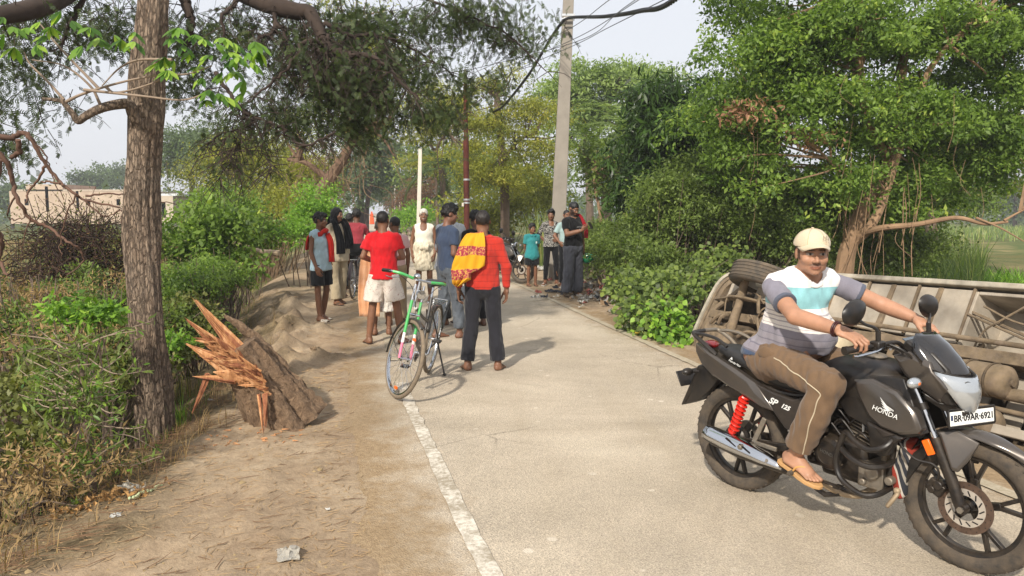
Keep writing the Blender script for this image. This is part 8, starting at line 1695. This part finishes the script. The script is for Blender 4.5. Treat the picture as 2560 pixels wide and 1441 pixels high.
# twigs and straw on the dirt
def sticks(name,label,X,Y,L0,L1,r,m,rng,zoff=.004,ang=None):
 n=len(X);Z=height(X,Y)+zoff;a=rng.normal(ang,.55,n)if ang is not None else rng.uniform(0,3.14,n);L_=rng.uniform(L0,L1,n)**1.0;d=np.stack([np.cos(a),np.sin(a),rng.uniform(-.05,.12,n)],1)*L_[:,None];c=np.stack([X,Y,Z+r],1);s=np.stack([-np.sin(a),np.cos(a),a*0],1)*(r*rng.uniform(.5,1.5,n))[:,None];u=np.array([0,0,1.])*r;bend=s*rng.uniform(-4,4,n)[:,None]
 V=[];
 for t_,k in((-.5,.6),(0,1),(.5,.4)):q=c+d*t_+bend*(1-4*t_*t_);V+=[q+s*k,q+u*k,q-s*k]
 V=np.stack(V,1).reshape(-1,3);I=np.arange(n)[:,None]*9;F=np.concatenate([I+np.array(f)for f in((0,3,4,1),(1,4,5,2),(3,6,7,4),(4,7,8,5))]);o=mesh_np(name,V,F,m,None,False);tag(o,label,'litter');o['kind']='stuff';return o
M_STRAW=mat('straw_stick','#9a7f5c',.9,var=.3,vscale=1.5,kind='Object');M_TWIG=mat('brown_twig','#6a4f37',.9,var=.35,vscale=1.5)
dl=lambda X,Y:(uL(X,Y)<.8)&(X<xl(Y)-.5)
sticks('straw_litter','straws and bark strips scattered over the dirt verge',*scatter(5500,-4.5,-.7,2.6,8,dl),.015,.08,.0021,M_STRAW,rng)
sticks('twig_litter','dark twigs scattered over the dirt verge',*scatter(450,-4.5,-.7,2.6,9,dl),.04,.17,.0028,M_TWIG,rng,ang=.5)
sticks('straw_litter','straws and bark strips scattered along the far verge',*scatter(1500,-6.5,-1.2,7,17,dl),.03,.13,.004,M_STRAW,rng)
sticks('dry_brushwood','matted dry stalks along the edge of the left bank',*scatter(4200,-5.5,-1.5,2.6,7.5,lambda X,Y:(uL(X,Y)>.0)&(uL(X,Y)<1.3),-.3),.10,.38,.0024,M_TWIG,rng,zoff=.03,ang=.3)
# pebbles and clods
Xp,Yp=scatter(2600,-4.5,3.5,2.6,13,lambda X,Y:((X<xl(Y)-.35)&(uL(X,Y)<.5))|((X>xr(Y)+.3)&(uR(X,Y)<.2)));n=len(Xp);s=rng.uniform(.003,.011,n)**1.0*np.where(rng.random(n)<.04,2.4,1);T_=np.array([(1,0,0),(0,1,0),(-1,0,0),(0,-1,0),(0,0,1)]);c=np.stack([Xp,Yp,height(Xp,Yp)],1);V=c[:,None]+T_[None]*s[:,None,None]*rng.uniform(.6,1.3,(n,5,1))*np.array([1,1,.7]);I=np.arange(n)[:,None]*5
o=mesh_np('pebbles',V.reshape(-1,3),np.concatenate([I+np.array(f)for f in((0,1,4),(1,2,4),(2,3,4),(3,0,4))]),mat('clod','#98835f',.95,var=.2,vscale=2),None,False);o['kind']='stuff';o['label']='small clods and pebbles on both dirt verges'
# ------------------------------------------------------------------ rubbish, scraps, distant buildings
def crumple(name,label,c,size,m,seed,n=9,flat=.35,cat='litter',group=None):
 rn=np.random.default_rng(seed);V=[];F=[]
 for i in range(n):
  for j in range(n):V.append(((i/(n-1)-.5)*size[0]+rn.normal()*.04*size[0],(j/(n-1)-.5)*size[1]+rn.normal()*.04*size[1],abs(rn.normal())*flat*size[0]*.3+.012))
 for i in range(n-1):
  for j in range(n-1):F.append((i*n+j,(i+1)*n+j,(i+1)*n+j+1,i*n+j+1))
 c=np.array(c,float);c[2]=gnd(c[0],c[1]);o=mesh_np(name,V,F,m,None,False);o.location=tuple(c);o.rotation_euler=(0,0,rn.uniform(0,3));tag(o,label,cat,group);o.modifiers.new('s','SOLIDIFY').thickness=.003;return o
M_PLW=mat('white_plastic','#b9b8b2',.45,var=.1,vscale=20);M_PLC=mat('clear_plastic','#c9c3b6',.25,var=.1,trans=.5);M_PLB=mat('dark_rag','#2c2f38',.8,var=.3);M_PLR=mat('faded_red','#93564c',.8);M_PLG=mat('grey_scrap','#8f8b85',.7,var=.3,vscale=20);M_PLY=mat('yellow_sack','#b9a13c',.6,var=.2,vscale=12);M_PLT=mat('brown_scrap','#8a7358',.9,var=.3,vscale=15)
crumple('plastic_bag','crumpled clear plastic bag on the dirt in the foreground',gz(722,1405),(.10,.14),M_PLC,1)
crumple('plastic_bag','twisted white plastic wrapper on the weedy bank behind the stump',gz(538,774,-.4),(.28,.10),M_PLW,2)
crumple('paper_scrap','white paper scrap at the foot of the leaf heap',gz(292,1352,-.1),(.05,.05),M_PLW,3)
crumple('paper_scrap','pale clay shard below the broken stump',gz(593,1008,-.2),(.07,.06),mat('clay_shard','#c08a6c',.8),4)
crumple('paper_scrap','small white scrap just left of the stump base',gz(530,1055,-.3),(.07,.04),M_PLW,5)
crumple('plastic_bag','translucent grey bag beside the dry leaf heap',gz(330,1300,-.2),(.16,.10),M_PLC,6)
crumple('paper_scrap','tiny white scrap on the open dirt in the foreground',gz(820,1277),(.022,.02),M_PLW,7)
crumple('leaf_scrap','pale dry leaf beside the hollow in the eroded bank',gz(785,905),(.14,.06),M_PLT,8)
crumple('sack','torn yellow and white sack at the road edge below the creeper bush',gz(1620,838),(.34,.22),M_PLY,9)
crumple('plastic_bag','white bag lying at the far end of the rubbish heap',gz(1562,702,-.1),(.38,.2),M_PLW,10)
crumple('rag','dark rag at the feet of the bearded man',gz(1385,733),(.36,.12),M_PLB,11);crumple('paper_cup','white scrap between the shoes of the bearded man',gz(1428,745),(.09,.06),M_PLW,12)
crumple('plastic_bag','pale bags lying beside the front wheel of the parked motorcycle',gz(1352,678),(.5,.2),M_PLW,13)
for i,(px,py,m,lb)in enumerate(((15,1020,M_PLW,'white lump at the left end of the scraps row'),(40,1035,M_PLW,'second white lump in the scraps row'),(30,1078,mat('green_wrapper','#3fae2c',.4),'bright green wrapper among the white scraps'),(88,1057,M_PLW,'rounded white lump right of the green wrapper'),(62,1050,M_PLG,'grey stone among the white scraps'),(35,1000,M_PLW,'white scrap above the row of scraps'))):
 crumple('litter_scrap',lb,gz(px,py,-.5),(.10,.07),m,20+i,flat=.6)
# rubbish heap
hc_=gz(1500,745);rn=np.random.default_rng(14);ms=[M_PLW,M_PLG,M_PLB,M_PLT,M_PLC,M_PLR,M_PLG,M_PLT];heap=thing('rubbish_heap','low heap of plastic, rags and paper on the verge right of the bearded man','rubbish',tuple([hc_[0]+.15,hc_[1],H(hc_[0]+.15,hc_[1])]))
for i in range(230):
 x,y=rn.normal(0,.50),rn.normal(0,1.15);s=rn.uniform(.05,.17);n=5;zb=gnd(heap.location.x+x,heap.location.y+y)-heap.location.z;V=[((a/(n-1)-.5)*s+rn.normal()*.012,(c/(n-1)-.5)*s*.7+rn.normal()*.012,abs(rn.normal())*s*.28)for a in range(n)for c in range(n)];F=[(a*n+c,(a+1)*n+c,(a+1)*n+c+1,a*n+c+1)for a in range(n-1)for c in range(n-1)]
 o=mesh_np('scrap',V,F,ms[rn.integers(len(ms))],heap,False);o.location=(x,y,zb+.01+.05*rn.random());o.rotation_euler=(rn.normal()*.12,rn.normal()*.12,rn.uniform(0,6))
# heap of dry leaves at the foot of the knobbly sapling
lc=gz(275,1305,-.15);lc[2]=H(lc[0],lc[1]);lh=thing('dry_leaf_heap','small heap of tan dry leaves on the verge edge','leaf heap',tuple(lc));M_DL=mat('dry_leaf','#a5804f',.85,var=.25,vscale=9)
for i in range(130):
 x,y=rn.normal(0,.12),rn.normal(0,.10);s=rn.uniform(.025,.05);V=[(0,0,0),(.5*s,.35*s,.012),(s,0,.004),(.5*s,-.35*s,.010),(.5*s,0,-.004)];o=mesh_np('leaf',V,[(0,4,1),(4,2,1),(0,3,4),(4,3,2)],M_DL,lh,False);o.location=(x,y,gnd(lc[0]+x,lc[1]+y)-lc[2]+.01+.05*math.exp(-(x*x+y*y)/.015)*rn.random());o.rotation_euler=(rn.normal()*.5,rn.normal()*.5,rn.uniform(0,6))
# garland by the leaf heap
g0=gz(370,1290,-.12);gd=thing('garland','short pale green garland lying on the verge beside the dry leaf heap','garland',(g0[0],g0[1],gnd(g0[0],g0[1])+.012));b=MB()
for i in range(16):b.sphere((.012*math.sin(i*.8)+i*.006-.05,i*.014-.1,.0),.010,6,4)
b.build('beads',mat('garland_green','#a9b58c',.8),gd)
# distant brick building at the left and the white hut behind the thick trunk
bc=at(150,560,62);t=NT('brick_wall');co=t.coord();br_=t.n('ShaderNodeTexBrick');br_.inputs['Scale'].default_value=5;br_.inputs['Color1'].default_value=(*srgb('#b39a8a'),1);br_.inputs['Color2'].default_value=(*srgb('#9d7560'),1);br_.inputs['Mortar'].default_value=(*srgb('#b5a593'),1);t.l(co,br_.inputs[0]);t.l(t.mix(.35,br_.outputs[0],t.ramp(t.noise(co,.8,5),[(.3,'#8a6a58'),(.7,'#d0b7a0')])),t.b.inputs['Base Color']);t.b.inputs['Roughness'].default_value=.9;M_BRK=t.m
def block(name,parent,px0,px1,py0,py1,Yd,dep,m,dz=0):
 a=at(px0,py1,Yd)-np.array(parent.location);c=at(px1,py0,Yd)-np.array(parent.location);b=MB();b.box(((a[0]+c[0])/2,dep/2+dz,(a[2]+c[2])/2),(abs(c[0]-a[0]),dep,abs(c[2]-a[2])));return b.build(name,m,parent)
bd=thing('brick_building','long low unplastered brick building beyond the left field','building',(bc[0],62,H(bc[0],62)))
block('wall',bd,28,310,478,560,62,8,M_BRK);block('upper_wall',bd,75,165,462,478,62.5,5,M_BRK);M_DK=mat('dark_opening','#2b2420',.9);M_CC=mat('pale_render','#b9ab9a',.9)
for px in(60,215,290):w_=block('window',bd,px,px+9,498,514,61.9,.3,M_DK);block('lintel',w_,px-2,px+11,494,497,61.8,.3,M_CC)if False else None
block('roof_slab',bd,24,314,474,478.5,61.7,8.6,M_CC);block('pillar',bd,108,112,466,530,61.6,.3,M_CC);block('pillar',bd,185,189,478,530,61.6,.3,M_CC)
hb_=at(425,560,60);hut=thing('white_hut','small white hut with flat tin roof just right of the thick trunk','hut',(hb_[0],60,H(hb_[0],60)));block('wall',hut,398,432,490,560,60,4,M_CC);block('roof',hut,392,440,484,490,59.6,5,mat('tin_roof','#cfd3d6',.5,.3));block('door',hut,404,412,505,545,59.9,.2,M_DK)
bl=at(600,600,34)
# ------------------------------------------------------------------ humid haze
b=MB();b.box((0,425,6.9),(1240,1200,26));hz=b.build('haze',None);hz['kind']='stuff'
hm=bpy.data.materials.new('haze');hm.use_nodes=True;hn=hm.node_tree;hn.nodes.clear();pv=hn.nodes.new('ShaderNodeVolumePrincipled');pv.inputs['Density'].default_value=.0013;pv.inputs['Color'].default_value=(.86,.89,.95,1);ho=hn.nodes.new('ShaderNodeOutputMaterial');hn.links.new(pv.outputs[0],ho.inputs['Volume']);hz.data.materials.append(hm)
